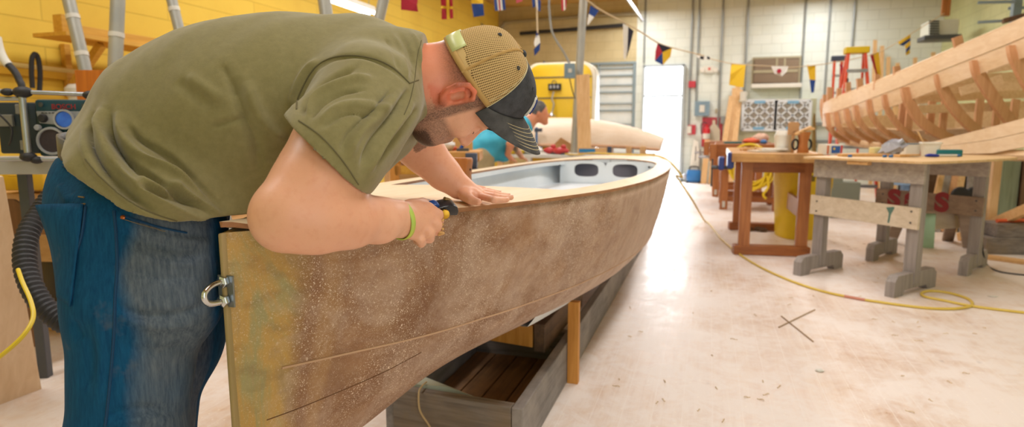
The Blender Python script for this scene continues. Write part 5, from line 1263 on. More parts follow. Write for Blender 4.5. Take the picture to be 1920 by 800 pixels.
H2 = Field(hd-.2, hd+.2, .01); H2.ell(hd+np.array([-.012, 0, .015]), (.092, .086, .108), None, .01); H2.cut(hd+np.array([.03, 0, 0]), (1, 0, -.75), hd-.3, hd+.3); H2.cut(hd+np.array([0, 0, -.06]), (.3, 0, -1), hd-.3, hd+.3); H2.mesh('h', None, relax=1); H2.link('hair', plain('grey_hair', '#6d6a6a', .8, 0, '#4c4a4c', 40), mb_)
# ================================================================ on and along the back wall
YW = YB
def BW(px, py, o=0): return ony(px, py, YW-o)
def wbox(px0, py0, px1, py1, dep, out=0):
    """box on the back wall filling a pixel rectangle, dep thick"""
    a = BW(px0, py0, out+dep/2); c = BW(px1, py1, out+dep/2); b = MB(); b.box(((a.x+c.x)/2, YW-out-dep/2, (a.z+c.z)/2), (abs(c.x-a.x), dep, abs(a.z-c.z))); return b
m_cond = MATS['grey_conduit']
for x, y0, y1, lb in ((1299, -2, 235, 'grey conduit coming down to the red alarm beside the exit door'), (1312, 12, 190, 'grey conduit dropping to the grey panel box'), (1356, 12, 262, 'grey conduit between panel box and yellow flag'), (1403, 12, 190, 'grey conduit left of the air conditioner grille'), (1511, 12, 185, 'grey conduit right of the air conditioner grille'), (1557, 12, 200, 'grey conduit left of the red stepladder'), (1603, 12, 100, 'grey conduit above the red stepladder'), (1210, 20, 118, 'grey conduit above the corner of the exit door')):
    a = BW(x, max(y0, 12), .03); c = BW(x, y1, .03); b = MB(); b.tube([(a.x, YW-.03, ZC), (a.x, YW-.03, c.z)], .022, 8); one('conduit', lb, 'conduit', b, m_cond, 'conduits on the back wall', smooth=True)
# pipes above the roller door
b = MB(); b.tube(spline([BW(938, 110, .08), BW(938, 60, .08), BW(945, 45, .08), BW(960, 41, .08), BW(1100, 30, .08), BW(1200, 26, .08)], 6), .035, 8); one('wall_pipe', 'bent grey pipe high on the back wall over the roller door', 'pipe', b, plain('dull_pipe', '#9b9179', .5), smooth=True)
b = MB(); b.tube([BW(975, 63, .1), BW(1172, 47, .1)], .045, 8); one('black_pipe', 'long black pipe fixed high over the roller door', 'pipe', b, MATS['black_rubber'], smooth=True)
b = MB(); b.beam(ony(870, 25, YW-1.2), ony(925, 60, YW-1.2), .05, .05); b.beam(ony(845, 15, YW-1.2), ony(872, 26, YW-1.2), .12, .14); one('door_opener_arm', 'grey steel brace high in the corner behind the cap', 'brace', b, m_alu, bevel=.004)
b = MB(); b.tube([ony(1172, -8, YW-1.6), ony(1206, 40, YW-1.6)], .035, 8); one('steel_brace', 'slanting steel brace under the ceiling above the exit door', 'brace', b, m_alu, smooth=True)
# alarms, exit light, panel box
def small(name, label, cat, px0, py0, px1, py1, mat, dep=.08, **k): return one(name, label, cat, wbox(px0, py0, px1, py1, dep), mat, **k)
small('fire_alarm', 'red fire alarm on the conduit beside the exit door', 'alarm', 1291, 152, 1304, 164, plain('signal_red', '#c23a48', .4), bevel=.01)
al = thing('alarm_strobe', 'red and white strobe low on the conduit beside the exit door', 'alarm', BW(1297, 243)); b = wbox(1290, 234, 1304, 252, .07); b.build('base', MATS['signal_red'], al, bevel=.008); b = wbox(1288, 236, 1296, 250, .04, .07); b.build('lens', m_band, al, bevel=.006)
ex_ = thing('emergency_light', 'white emergency exit light with two lamp heads above the panel box', 'light', BW(1329, 130)); b = wbox(1319, 124, 1339, 136, .08); b.build('housing', m_fit, ex_, bevel=.008)
for x in (1317, 1342): q = BW(x, 131, .08); b = MB(); b.lathe(q, [(.02, .05), (.06, 0), (.05, -.03), (0, -.035)], 14, (0, 1, 0)); b.build('lamp_head', m_fit, ex_, smooth=True)
b = wbox(1328, 127, 1332, 131, .012, .08); b.build('indicator', plain('soft_red', '#e05a50', .4), ex_)
pb2 = thing('panel_box', 'grey electrical panel box right of the exit door', 'electrical box', BW(1316, 203)); b = wbox(1303, 190, 1330, 217, .12); b.build('box', MATS['blue_grey_enamel'], pb2, bevel=.01); b = wbox(1312, 197, 1321, 210, .02, .12); b.build('label_plate', m_band, pb2, bevel=.002)
small('wall_socket', 'small tan socket right of the grey panel box', 'socket', 1341, 204, 1349, 212, plain('tan_plastic', '#b3a68c', .5), .04, bevel=.004)
small('junction_box', 'grey junction box at the foot of the conduit by the red board', 'electrical box', 1351, 218, 1361, 232, m_cond, .08, bevel=.006)
small('sprinkler_sign', 'small pale plate on the wall above the exit door', 'sign', 1244, 96, 1255, 106, m_fit, .03, bevel=.003)
# red board with extinguisher shape and extinguisher
small('red_board', 'red painted board on the wall behind the fire extinguisher', 'board', 1317, 220, 1353, 275, plain('board_red', '#b9404e', .6), .03, bevel=.003)
q = BW(1338, 270, .06); b = MB(); b.prism([BW(x, y, .05) for x, y in ((1326, 292), (1350, 292), (1350, 243), (1345, 236), (1341, 232), (1341, 225), (1336, 225), (1336, 232), (1331, 238), (1327, 244))], (0, 1, 0), .02); one('bottle_cutout', 'cream bottle shaped board hung over the red board', 'board', b, plain('cream_board', '#dcd2bc', .6))
fe = thing('fire_extinguisher', 'red fire extinguisher with white label hanging below the red board', 'fire extinguisher', BW(1324, 258, .12)); q = BW(1324, 268, .14)
b = MB(); b.lathe(q, [(.0, 0), (.075, 0), (.08, .02), (.08, .30), (.05, .36), (.025, .38), (.025, .42), (0, .42)], 18); b.build('cylinder', plain('extinguisher_red', '#c8202c', .35), fe, smooth=True)
b = MB(); b.lathe(q+rZ*.09, [(.082, 0), (.082, .12)], 18, cap=False); b.build('label', m_band, fe, smooth=True); b = MB(); b.tube(spline([q+rZ*.42, q+Vector((-.06, 0, .46)), q+Vector((-.12, -.02, .40)), q+Vector((-.11, -.02, .2))], 5), .012, 6); b.build('hose', m_black, fe, smooth=True)
# leaning lumber behind the yellow flag and next to the blue box
for k, (x0, y0, x1, y1) in enumerate(((1384, 160, 1352, 300), (1378, 165, 1360, 300), (1388, 168, 1366, 300), (1372, 180, 1345, 300))):
    a = ony(x0, y0, YW-.15-.02*k); c = onz(x1, 341, 0); c.y = YW-.75-.08*k; b = MB(); b.beam(a, (c.x, c.y, .0), .11, .025, (1, 0, 0)); one('lumber', 'long pale board leaning on the back wall below the yellow flag', 'lumber', b, m_pinez, 'boards leaning below the yellow flag', bevel=.002)
for k, (x0, x1, yt) in enumerate(((1322, 1332, 262), (1335, 1346, 268), (1345, 1352, 290))):
    a = ony((x0+x1)/2, yt, YW-.35); b = MB(); b.beam(a, (a.x-.05, YW-.55, 0), .12, .03, (1, 0, 0)); one('lumber', ('short pale board leaning below the fire extinguisher', 'second short board from the exit door, under the cream cutout', 'narrow short board right of the two under the red board')[k], 'lumber', b, m_pinez, 'short boards under the red board', bevel=.002)
b = MB(); q = onz(1303, 340, 0); q.y = YW-.2; b.prism([(q.x-.16, YW-.22, 0), (q.x+.12, YW-.22, 0), (q.x+.05, YW-.05, .9), (q.x-.06, YW-.05, .95)], (0, 1, .2), .02); one('white_wedge', 'tall white wedge of board leaning behind the blue box', 'board', b, m_fit)
q = onz(1300, 343, 0); bc = thing('blue_tool_box', 'bright blue compressor box on the floor by the exit door', 'tool box', q); b = MB(); b.box(q+Vector((0, .15, .15)), (.30, .24, .27)); b.build('body', plain('bright_blue', '#2a74b8', .4), bc, bevel=.03, smooth=True)
b = MB(); b.tube(spline([q+Vector((-.1, .15, .28)), q+Vector((-.08, .15, .35)), q+Vector((.08, .15, .35)), q+Vector((.1, .15, .28))], 5), .015, 8); b.build('handle', m_black, bc, smooth=True)
for s in (-1, 1): b = MB(); b.box(q+Vector((s*.13, .15, .02)), (.06, .26, .04)); b.build('foot', m_black, bc, bevel=.005)
b = MB(); b.blob(q+Vector((-.19, .12, .14)), (.06, .07, .07)); b.build('gauge', m_sil, bc, smooth=True)
# air conditioner
ac = thing('air_conditioner', 'brown grilled air conditioner set in the back wall', 'air conditioner', BW(1455, 135)); b = wbox(1411, 108, 1499, 158, .16); b.build('cabinet', plain('ac_cabinet', '#a9a082', .5), ac, bevel=.01)
b = wbox(1414, 111, 1496, 155, .02, .16); b.build('grille_back', plain('brown_grille', '#6c5a48', .6), ac)
for k in range(20): x = 1416+k*4.1; b = wbox(x, 111, x+1.2, 155, .02, .18); b.build('fin', plain('grille_fin', '#8a7660', .5), ac)
for x in (1455, 1470): b = wbox(x, 110, x+2.4, 134, .03, .18); b.build('divider', MATS['ac_cabinet'], ac)
b = wbox(1413, 132, 1496, 135, .03, .18); b.build('rail', MATS['ac_cabinet'], ac)
b = wbox(1408, 158, 1502, 164, .22); b.build('sill', m_fit, ac, bevel=.01)
# filter panel
fb = thing('filter_cabinet', 'big grey air filter cabinet on the back wall under the air conditioner', 'filter cabinet', BW(1452, 218)); b = wbox(1385, 187, 1522, 300, .30); b.build('cabinet', plain('khaki_cabinet', '#b9b899', .5), fb, bevel=.008)
for k, (x0, x1) in enumerate(((1394, 1453), (1455, 1517))):
    b = wbox(x0, 189, x1, 243, .03, .30); fp_ = b.build('filter', plain('pleated_filter', '#bbb4a8', .8), fb, bevel=.003)
    for j in range(13): yy_ = 192+j*4; b = wbox(x0+2, yy_, x1-2, yy_+1.2, .015, .33); b.build('pleat', plain('filter_pleat', '#a39c90', .8), fp_)
    a0 = BW(x0, 189, .36); a1 = BW(x1, 243, .36); w_, h_ = a1.x-a0.x, a0.z-a1.z; b = MB(); n = 3
    for i in range(-n, n+1):
        for sg in (1, -1):
            seg = []
            for tt_ in np.linspace(0, 1, 41):
                x = (i/n*1.0+tt_ if sg == 1 else i/n*1.0+1-tt_); 
                if 0 <= x <= 1: seg.append((x, tt_))
            if len(seg) > 1: (xa, za), (xb, zb_) = seg[0], seg[-1]; b.beam((a0.x+xa*w_, YW-.352, a1.z+za*h_), (a0.x+xb*w_, YW-.352, a1.z+zb_*h_), .028, .012, (0, 1, 0)) if False else b.beam((a0.x+xa*w_, YW-.352, a1.z+za*h_), (a0.x+xb*w_, YW-.352, a1.z+zb_*h_), .012, .034, (0, 1, 0))
    for (xa, za, xb, zb_) in ((0, 0, 1, 0), (0, 1, 1, 1), (0, 0, 0, 1), (1, 0, 1, 1)): b.beam((a0.x+xa*w_, YW-.352, a1.z+za*h_), (a0.x+xb*w_, YW-.352, a1.z+zb_*h_), .014, .06, (0, 1, 0))
    b.build('card_frame', plain('white_card', '#d9dee2', .7), fp_)
    for u in (.5,): 
        for zz_ in (a0.z-.03, a1.z+.03): b = MB(); b.box((a0.x+w_*u, YW-.362, zz_), (.22, .01, .06)); b.build('blue_label', plain('pale_blue_print', '#7fb0d0', .6), fp_)
b = MB(); a = BW(1394, 180, .3); b.lathe((a.x, YW-.35, a.z-.12), [(.07, 0), (.075, .2), (.06, .21), (0, .21)], 16); one('white_canister', 'white canister on top left of the filter cabinet', 'canister', b, m_band, smooth=True)
b = MB(); a = ony(1527, 290, YW-.5); b.prism([ony(x, y, YW-.5) for x, y in ((1521, 338), (1532, 338), (1529, 214), (1526, 212), (1524, 222))], (0, 1, 0), .03); one('tapered_board', 'narrow dark edged board standing right of the filter cabinet', 'board', b, wood('olive_board', '#8f6f2c', '#5f4a22', 'z', 10))
# wall ledge lines low on the right of the back wall
b = MB(); a = BW(1528, 232, .05); c = BW(1572, 232, .05); b.beam(a, c, .05, .06); a = BW(1528, 265, .05); c = BW(1572, 265, .05); b.beam(a, c, .05, .06); one('wall_rail', 'pair of dark pipes low on the back wall left of the ladder', 'rail', b, m_cond)
# heater at the right corner
hx = thing('unit_heater', 'cream unit heater hung in the right corner under the ceiling', 'heater', ony(1768, 52, 12.6)); Y1 = 12.6
a = ony(1738, 38, Y1); c = ony(1790, 68, Y1); b = MB(); b.box(((a.x+c.x)/2+.05, Y1+.25, (a.z+c.z)/2), (c.x-a.x, .5, a.z-c.z)); b.build('casing', plain('cream_casing', '#d5d6c8', .45), hx, bevel=.012)
for k in range(6): y = 40+k*4.6; p_ = ony(1741, y, Y1); q_ = ony(1760, y, Y1); b = MB(); b.beam((p_.x, Y1-.02, p_.z), (q_.x, Y1-.02, q_.z), .03, .02); b.build('louvre', m_steel, hx)
p_ = ony(1766, 70, Y1-.05); b = MB(); b.box((p_.x, Y1+.1, p_.z), (.55, .4, .08)); b.build('drip_tray', m_steel, hx, bevel=.01)
for x in (1768, 1776): p_ = ony(x, 30, Y1+.3); b = MB(); b.box((p_.x, Y1+.3, (p_.z+ZC)/2), (.06, .06, ZC-p_.z)); b.build('hanger', MATS['hardwood_orange'], hx)
# cantilever arms on the right wall with boards
lrk = thing('lumber_rack', 'blue grey steel lumber rack with long arms at the top right', 'rack', P(1905, 20, 8.5))
for k, (x0, y0, x1, y1) in enumerate(((1833, 5, 1905, 3), (1890, 16, 1960, 13), (1833, 42, 1900, 38))):
    p_ = P(x0, y0, 8.6); q_ = P(x1, y1, 8.4); b = MB(); b.beam(p_, q_, .05, .035); b.build('arm', MATS['blue_grey_steel'], lrk, bevel=.004)
b = MB(); p_ = P(1905, 20, 8.5); b.box((p_.x, p_.y, p_.z), (.10, .10, 1.6)); b.build('post', MATS['blue_grey_steel'], lrk, bevel=.004)
b = MB(); b.beam(P(1880, 40, 8.3), P(1980, 14, 8.0), .2, .05); one('rack_board', 'dark board lying on the lowest rack arm', 'board', b, MATS['dark_fir'], bevel=.003)
# stepladder
YL = 11.2
ld = thing('stepladder', 'red and yellow fibreglass stepladder standing behind the unfinished boat', 'stepladder', (ony(1600, 200, YL).x, YL, 0)); m_lr = plain('ladder_orange', '#e0512c', .45)
def LL(px, py, o=0): return ony(px, py, YL+o)
tl, tr_ = LL(1591, 98), LL(1623, 98); 
for x, sgn in ((1591, -1), (1622, 1)):
    a = LL(x, 100); b = MB(); b.beam((a.x, YL, a.z), (a.x+sgn*.22, YL-.55, .0), .035, .08, (1, 0, 0)); b.build('front_rail', m_lr, ld, bevel=.003)
    b = MB(); b.beam((a.x, YL+.1, a.z), (a.x+sgn*.16, YL+.75, .0), .03, .06, (1, 0, 0)); b.build('rear_rail', m_lr, ld, bevel=.003)
b = MB(); b.box(((tl.x+tr_.x)/2, YL+.05, tl.z+.03), (tr_.x-tl.x+.1, .22, .10)); b.build('top_cap', plain('ladder_yellow', '#e3c21c', .45), ld, bevel=.012)
for k in range(1, 8):
    z = tl.z*(1-k/8.); e = .22*(k/8.); b = MB(); b.box(((tl.x+tr_.x)/2, YL-.55*(k/8.), z), (tr_.x-tl.x+2*e, .09, .05)); b.build('step', m_alu, ld, bevel=.004)
l2 = thing('stepladder', 'second orange ladder folded against the wall left of the open one', 'stepladder', (LL(1575, 200, 1).x, YL+1, 0))
for x in (1571, 1585): a = LL(x, 108, 1.0); b = MB(); b.beam((a.x, YL+1.3, a.z), (a.x-.05, YL+.9, 0), .035, .08, (1, 0, 0)); b.build('rail', m_lr, l2, bevel=.003)
a = LL(1578, 106, 1.0); b = MB(); b.box((a.x, YL+1.3, a.z), (.22, .12, .09)); b.build('top_cap', MATS['blue_grey_iron'], l2, bevel=.01)
for k in range(1, 8): z = a.z*(1-k/8.); b = MB(); b.box((a.x-.03*k/8, YL+1.3-.4*k/8, z), (.17, .06, .04)); b.build('step', m_alu, l2, bevel=.003)
# sticks standing by the wall behind the boat
for k, (x, y) in enumerate(((1641, 75), (1654, 86), (1666, 107), (1683, 118), (1679, 125), (1716, 108), (1750, 98))):
    a = ony(x, y, YW-.3); b = MB(); b.beam(a, (a.x+.05, YW-.6, 0), .07, .03, (1, 0, 0)); one('lumber', 'thin stick of lumber standing against the wall behind the ladder', 'lumber', b, m_pinez, 'sticks behind the ladder', bevel=.002)

# ---------------------------------------------------------------- signal flags
FC = {'r': '#b3273c', 'y': '#e8bd2c', 'b': '#24458c', 'w': '#e9e6df', 'k': '#2b2b3a', 'p': '#d06070'}
for k_, c_ in FC.items(): plain('flag_'+k_, c_, .85, scale=30)
def flag(label, patches, d, dd=0, cat='flag'):
    b = MB(); mats = []
    for col, poly in patches:
        m_ = MATS['flag_'+col]
        if m_ not in mats: mats.append(m_)
        b.m = mats.index(m_); pts = [P(x, y, d+.02*math.sin(x*.35+y*.2)+dd*(y-poly[0][1])/30) for x, y in poly]; b.prism(pts, FW, .004)
    b2 = one('signal_flag', label, cat, b, mats, 'signal flags on strings'); return b2
flag('plain red flag, leftmost on the flag string', [('r', ((752, -6), (784, -6), (782, 10), (784, 22), (770, 20), (752, 18)))], 4.2)
flag('red flag with yellow cross above the tan cap', [('r', ((826, -8), (836, -8), (837, 12), (827, 10))), ('r', ((828, 16), (838, 17), (838, 36), (828, 36))), ('r', ((842, -8), (848, -8), (849, 12), (842, 12))), ('r', ((843, 17), (849, 17), (850, 34), (844, 35))), ('y', ((836, -8), (842, -8), (844, 35), (838, 36))), ('y', ((826, 11), (837, 12), (837.5, 17), (827, 16))), ('y', ((842, 12), (849, 12), (849, 17), (842.5, 17)))], 4.6)
flag('yellow over blue flag right of the red cross flag', [('y', ((883, -8), (905, -8), (906, 7), (884, 7))), ('b', ((884, 7), (906, 7), (908, 29), (888, 32)))], 5.0)
flag('white flag with blue and red stripes above the bandsaw side', [('b', ((926, -6), (931, -6), (934, 20), (928, 20))), ('w', ((931, -6), (934, -6), (936, 20), (934, 20))), ('r', ((934, -6), (937, -6), (939, 19), (936, 20))), ('w', ((937, -6), (941, -6), (943, 19), (939, 19))), ('b', ((941, -6), (946, -6), (948, 18), (943, 19)))], 5.4)
flag('pinkish red flag corner at the top edge', [('p', ((967, -8), (981, -8), (980, 2), (968, 6)))], 5.8)
flag('blue and white swallowtail flag hanging from the string end', [('b', ((997, -4), (1003, -4), (1004, 12), (999, 15))), ('w', ((1003, -4), (1008, -4), (1009, 20), (1004, 12))), ('b', ((1008, -4), (1014, 2), (1013, 22), (1009, 20)))], 6.0)
flag('blue and white flag dangling low on a line right of the cap', [('b', ((1006, 58), (1010, 62), (1007, 72), (1004, 78))), ('w', ((1005, 66), (1011, 66), (1013, 80), (1003, 88), (1001, 80))), ('b', ((1013, 80), (1012, 94), (1002, 105), (1001, 92)))], 6.0)
flag('red and white striped flag left of the tall post', [('r', ((1052, -6), (1056, -6), (1057, 20), (1053, 20))), ('w', ((1056, -6), (1059, -6), (1060, 18), (1057, 20))), ('r', ((1059, -6), (1063, -6), (1062, 12), (1060, 18)))], 6.4)
flag('small blue over white pennant by the tall post', [('b', ((1107, 10), (1123, 20), (1114, 32), (1104, 26))), ('w', ((1104, 26), (1114, 32), (1102, 48), (1101, 44)))], 6.6)
flag('long white and black pennant hanging above the roller door', [('w', ((1168, 44), (1178, 50), (1176, 96), (1172, 112), (1169, 108))), ('k', ((1178, 50), (1188, 58), (1180, 92), (1174, 111), (1176, 96)))], 7.4)
flag('black yellow blue and red quartered flag above the exit door', [('k', ((1233, 81), (1260, 90), (1242, 98))), ('y', ((1260, 90), (1257, 106), (1243, 122), (1242, 98))), ('b', ((1242, 98), (1243, 122), (1228, 114))), ('r', ((1233, 81), (1242, 98), (1228, 114), (1229, 96)))], 8.2)
flag('tiny white and black flag bunched on the string over the exit light', [('w', ((1304, 102), (1313, 105), (1312, 110), (1305, 106))), ('k', ((1313, 105), (1320, 106), (1319, 112), (1312, 110))), ('w', ((1320, 106), (1326, 105), (1325, 112), (1319, 112))), ('k', ((1326, 105), (1332, 108), (1330, 112), (1325, 110)))], 9)
flag('plain yellow square flag left of the air conditioner', [('y', ((1371, 120), (1398, 122), (1396, 143), (1394, 164), (1380, 162), (1367, 159), (1369, 140)))], 9.4)
flag('white flag with red disc crumpled before the air conditioner', [('w', ((1446, 124), (1478, 124), (1475, 134), (1466, 143), (1452, 138))), ], 9.8)
b = MB(); q = P(1461, 133, 9.76); b.lathe(q, [(0, -.008), (.035, -.008), (.035, .008), (0, .008)], 18, FW)
fo_ = [o for o in COL.objects if o.get('label', '').startswith('white flag with red disc')][0]; b.build('red_disc', MATS['flag_r'], fo_)
flag('yellow over blue pennant right of the air conditioner', [('y', ((1513, 122), (1529, 123), (1529, 150), (1518, 149))), ('b', ((1518, 149), (1529, 150), (1526, 173), (1521, 174)))], 10)
flag('dark red white and yellow flag hanging before the ladder', [('r', ((1574, 120), (1580, 122), (1583, 145), (1579, 145))), ('w', ((1581, 116), (1592, 112), (1590, 146), (1583, 145))), ('y', ((1580, 146), (1587, 146), (1586, 170), (1581, 172))), ('k', ((1587, 146), (1591, 147), (1590, 160), (1587, 162)))], 10.2)
flag('red and yellow diagonal flag right of the ladder', [('r', ((1631, 102), (1637, 100), (1646, 140), (1644, 144))), ('y', ((1637, 100), (1648, 97), (1652, 142), (1646, 146)))], 10.2)
flag('yellow and blue striped flag nearest the unit heater', [('y', ((1684, 79), (1707, 65), (1707, 71), (1686, 84))), ('b', ((1686, 84), (1707, 71), (1707, 76), (1694, 86))), ('y', ((1696, 86), (1707, 76), (1707, 84), (1699, 92))), ('b', ((1699, 92), (1707, 84), (1706, 92), (1698, 99))), ('y', ((1698, 99), (1706, 92), (1706, 100), (1699, 104)))], 10.2)
m_str = plain('bunting_cord', '#d8c3a0', .9)
def cord(label, pts, r=.006): b = MB(); b.tube(spline([P(x, y, d) for x, y, d in pts], 6), r, 6); one('bunting_string', label, 'string', b, m_str, smooth=True)
cord('flag string rising from the exit door towards the top left', [(1320, 104, 9), (1262, 90, 8.3), (1233, 80, 8.2), (1205, 62, 7.7), (1170, 42, 7.4), (1125, 18, 6.8), (1103, 2, 6.6), (1060, -25, 6.2), (1000, -12, 6.0), (930, -7, 5.4), (884, -9, 5), (830, -9, 4.6), (750, -8, 4.2), (640, -14, 3.8)], .009)
cord('flag string sagging across the back wall to the ladder', [(1310, 104, 9), (1372, 119, 9.4), (1445, 124, 9.8), (1480, 126, 9.9), (1530, 122, 10), (1592, 112, 10.2), (1650, 97, 10.2), (1707, 64, 10.2), (1770, 25, 10.4)], .007)
cord('white line dropping from the swallowtail flag', [(1007, 0, 6), (1007, 30, 6), (1008, 62, 6)], .009)
# ================================================================ right side: benches, bin, unfinished boat
m_brown = wood('red_brown_bench_timber', '#b87640', '#965a30', 'z', 12, .5); m_brownx = wood('red_brown_bench_rail', '#a9652f', '#874c22', 'x', 12, .5)
m_topA = wood('laminated_bench_top', '#d9a866', '#b98346', 'x', 8, .5, '#8f6334')
m_gr = wood('grey_trestle_timber', '#a39a94', '#857c78', 'z', 12, .75); m_grx = wood('grey_trestle_rail', '#b7aca0', '#93887f', 'x', 10, .75); m_pale = wood('pale_trestle_rail', '#dccdb8', '#c7b59c', 'x', 10, .7)
# --- bench A
def V2(q, z): return Vector((q.x, q.y, z))
A = [onz(1393, 476, 0), onz(1500, 479, 0), onz(1461, 432, 0), onz(1381, 430, 0)]
zA = ony(1450, 303, A[0].y).z
ba = thing('workbench', 'red brown framed workbench with thick pale top and blue vise, next to grey trestles', 'workbench', ((A[0].x+A[2].x)/2, (A[0].y+A[2].y)/2, 0))
for q in A: b = MB(); b.box((q.x, q.y, zA/2), (.10, .08, zA)); b.build('leg', m_brown, ba, bevel=.004)
for i, j in ((0, 1), (3, 2)):
    b = MB(); b.beam(V2(A[i], .045)-Vector((.09, 0, 0)), V2(A[j], .045)+Vector((.07, 0, 0)), .12, .085); b.build('foot_rail', m_brownx, ba, bevel=.004)
    b = MB(); b.beam(V2(A[i], zA-.05)-Vector((.03, 0, 0)), V2(A[j], zA-.05)+Vector((.06, 0, 0)), .06, .10); b.build('top_rail', m_brownx, ba, bevel=.003)
b = MB(); b.beam(V2(A[2], .42)+Vector((.0, -.04, 0)), V2(A[1], .42)+Vector((.0, .04, 0)), .035, .17); b.build('stretcher', plain('pinkish_board', '#c9a58e', .6), ba, bevel=.003)
x0, x1 = ony(1372, 290, A[0].y-.06).x, ony(1545, 290, A[0].y-.06).x; yf, yb = A[0].y-.16, A[2].y+.25
b = MB(); b.box(((x0+x1)/2, (yf+yb)/2, zA+.04), (x1-x0, yb-yf, .08)); b.build('bench_top', m_topA, ba, bevel=.004)
vv = thing('bench_vise', 'blue screw vise on the left end of the red brown workbench', 'vise', V2(A[0], zA)+Vector((-.17, 0, -.05))); q = V2(A[0], zA-.02)+Vector((-.19, .0, 0)); m_bv = plain('vise_blue', '#2c3f86', .4)
b = MB(); b.box(q+Vector((.04, 0, .03)), (.06, .22, .14)); b.build('jaw', m_bv, vv, bevel=.008); b = MB(); b.box(q+Vector((-.04, 0, .0)), (.05, .20, .12)); b.build('moving_jaw', m_bv, vv, bevel=.012)
b = MB(); b.tube([q+Vector((-.13, 0, -.04)), q+Vector((.06, 0, -.04))], .018, 10); b.tube([q+Vector((-.12, 0, -.22)), q+Vector((-.12, 0, .04))], .008, 8); b.build('screw', m_steel, vv, smooth=True)
zT = zA+.08
def onA(px, y): q = ony(px, 288, y); q.z = zT; return q
# things on bench A
bk_ = thing('bucket', 'white plastic tub on the red brown workbench', 'bucket', onA(1468, A[0].y+.35)); q = onA(1468, A[0].y+.35)
b = MB(); b.lathe(q, [(.0, .004), (.072, .004), (.082, .14), (.086, .15), (.086, .16), (.08, .16), (.07, .02), (0, .02)], 22, cap=False); b.build('tub', m_fit, bk_, smooth=True); b = MB(); b.lathe(q+rZ*.155, [(.075, 0), (.07, .04), (.065, .045), (0, .045)], 22); b.build('inner_pot', m_fit, bk_, smooth=True)
q = onA(1505, A[0].y+.12); rd_ = thing('cable_reel', 'wooden hourglass shaped cleat block standing on the workbench', 'wooden form', q)
w1 = [(-.058, .19), (.058, .19), (.045, .15), (.032, .10), (.033, .06), (.046, 0), (-.046, 0), (-.033, .06), (-.032, .10), (-.045, .15)]
b = MB(); b.prism([q+RH*x+rZ*z for x, z in w1], FH, .05); b.build('form', MATS['hardwood_orange'], rd_, bevel=.004, smooth=True)
b = MB(); b.prism([q+RH*x+rZ*z+FH*.1 for x, z in ((-.1, .16), (-.1, .27), (-.085, .28), (-.02, .28), (-.005, .265), (-.005, .16))], FH, .03); b.prism([q+RH*x+rZ*z+FH*.1 for x, z in ((-.06, 0), (-.04, 0), (-.04, .2), (-.06, .2))], FH, .03); b.build('back_board', plain('tan_board', '#c79a6c', .6), rd_, bevel=.002)
b = MB(); b.beam(q+RH*-.08+rZ*.165, q+RH*.06+rZ*.235, .05, .02); b.beam(q+RH*-.02+rZ*.20, q+RH*.085+rZ*.22, .05, .02); one('wood_strips', 'two pale strips lying across the hourglass wooden form', 'strips', b, m_pine, bevel=.002)
for s in (-1, 1): b = MB(); b.tube([q+RH*(s*.06)+FH*.03+Vector((0, 0, .075))+(RH*math.cos(k*PI/8)*.028+rZ*math.sin(k*PI/8)*.045) for k in range(16)], .010, 8, closed=True); one('black_ring', 'black ring on the %s side of the hourglass wooden form' % ('left' if s < 0 else 'right'), 'ring', b, m_black, smooth=True)
b = MB(); q = onA(1437, A[0].y+.2); b.box(q+rZ*.012, (.30, .16, .014), .5); b.box(q+Vector((.06, .02, .03)), (.26, .12, .01), -.3); one('paper_sheets', 'loose white papers on the workbench left of the white tub', 'paper', b, plain('white_paper_sheet', '#eceae2', .7))
for k in range(6):
    q = onA(1395+k*7, A[0].y+.15+.08*(k % 3)); b = MB(); b.tube(spline([q+Vector((random.uniform(-.06, .06), random.uniform(-.05, .05), .012+.008*i)) for i in range(5)], 4), .006, 5); one('shaving', 'curl of pale shaving on the bench corner near the blue vise', 'shaving', b, m_pine, 'shavings on the workbench corner', smooth=True)
# --- trestles B and their plywood top
def trestle(l, r, zz, label, mark=False, pale=True):
    t_ = thing('trestle', label, 'trestle', ((l.x+r.x)/2, (l.y+r.y)/2, 0)); u = (r-l); u.z = 0; u.normalize(); n = Vector((-u.y, u.x, 0))
    for q in (l, r):
        b = MB(); b.frame(V2(q, zz/2+.03), u, n, rZ, .085, .075, zz-.06); b.build('leg', m_gr, t_, bevel=.004)
        nf_ = (n-u*.07).normalized(); out = [V2(q, 0)+nf_*a+rZ*z for a, z in ((-.29, 0), (-.29, .11), (-.25, .15), (.27, .15), (.31, .11), (.31, 0), (.19, 0), (.17, .035), (-.15, .035), (-.17, 0))]
        b = MB(); b.prism(out, nf_.cross(rZ), .065); o_ = b.build('foot', m_gr, t_, bevel=.003); 
        for v in o_.data.vertices: v.co += (u*(.08 if q is l else -.08))*0
    b = MB(); b.beam(V2(l, zz-.07)-n*.05-u*.05, V2(r, zz-.07)-n*.05+u*.06, .03, .15); b.build('top_rail', m_grx, t_, bevel=.003)
    b = MB(); b.beam(V2(l, zz*.60)-n*.055-u*.06, V2(r, zz*.58)-n*.055+u*.05, .028, .155); mr_ = b.build('middle_rail', m_pale if pale else wood('brown_trestle_rail', '#9b8470', '#7d6857', 'x', 10, .7), t_, bevel=.003)
    for s, e in ((l, -1), (r, 1)):
        for dz_ in (-.04, .04):
            b = MB(); b.lathe(V2(s, zz*.59+dz_)-n*.07, [(.001, -.002), (.007, -.002), (.007, .003), (.001, .003)], 8, n); b.build('screw_head', m_steel, t_)
    return t_, mr_, u, n
Lf, Rf = onz(1533, 508, 0), onz(1706, 546, 0); Lb, Rb = onz(1652, 481, 0), onz(1823, 507, 0)
zB = zA+.055
tf, rf_, uf, nf = trestle(Lf, Rf, zB, 'grey timber trestle with a pale middle rail, front one under the plywood')
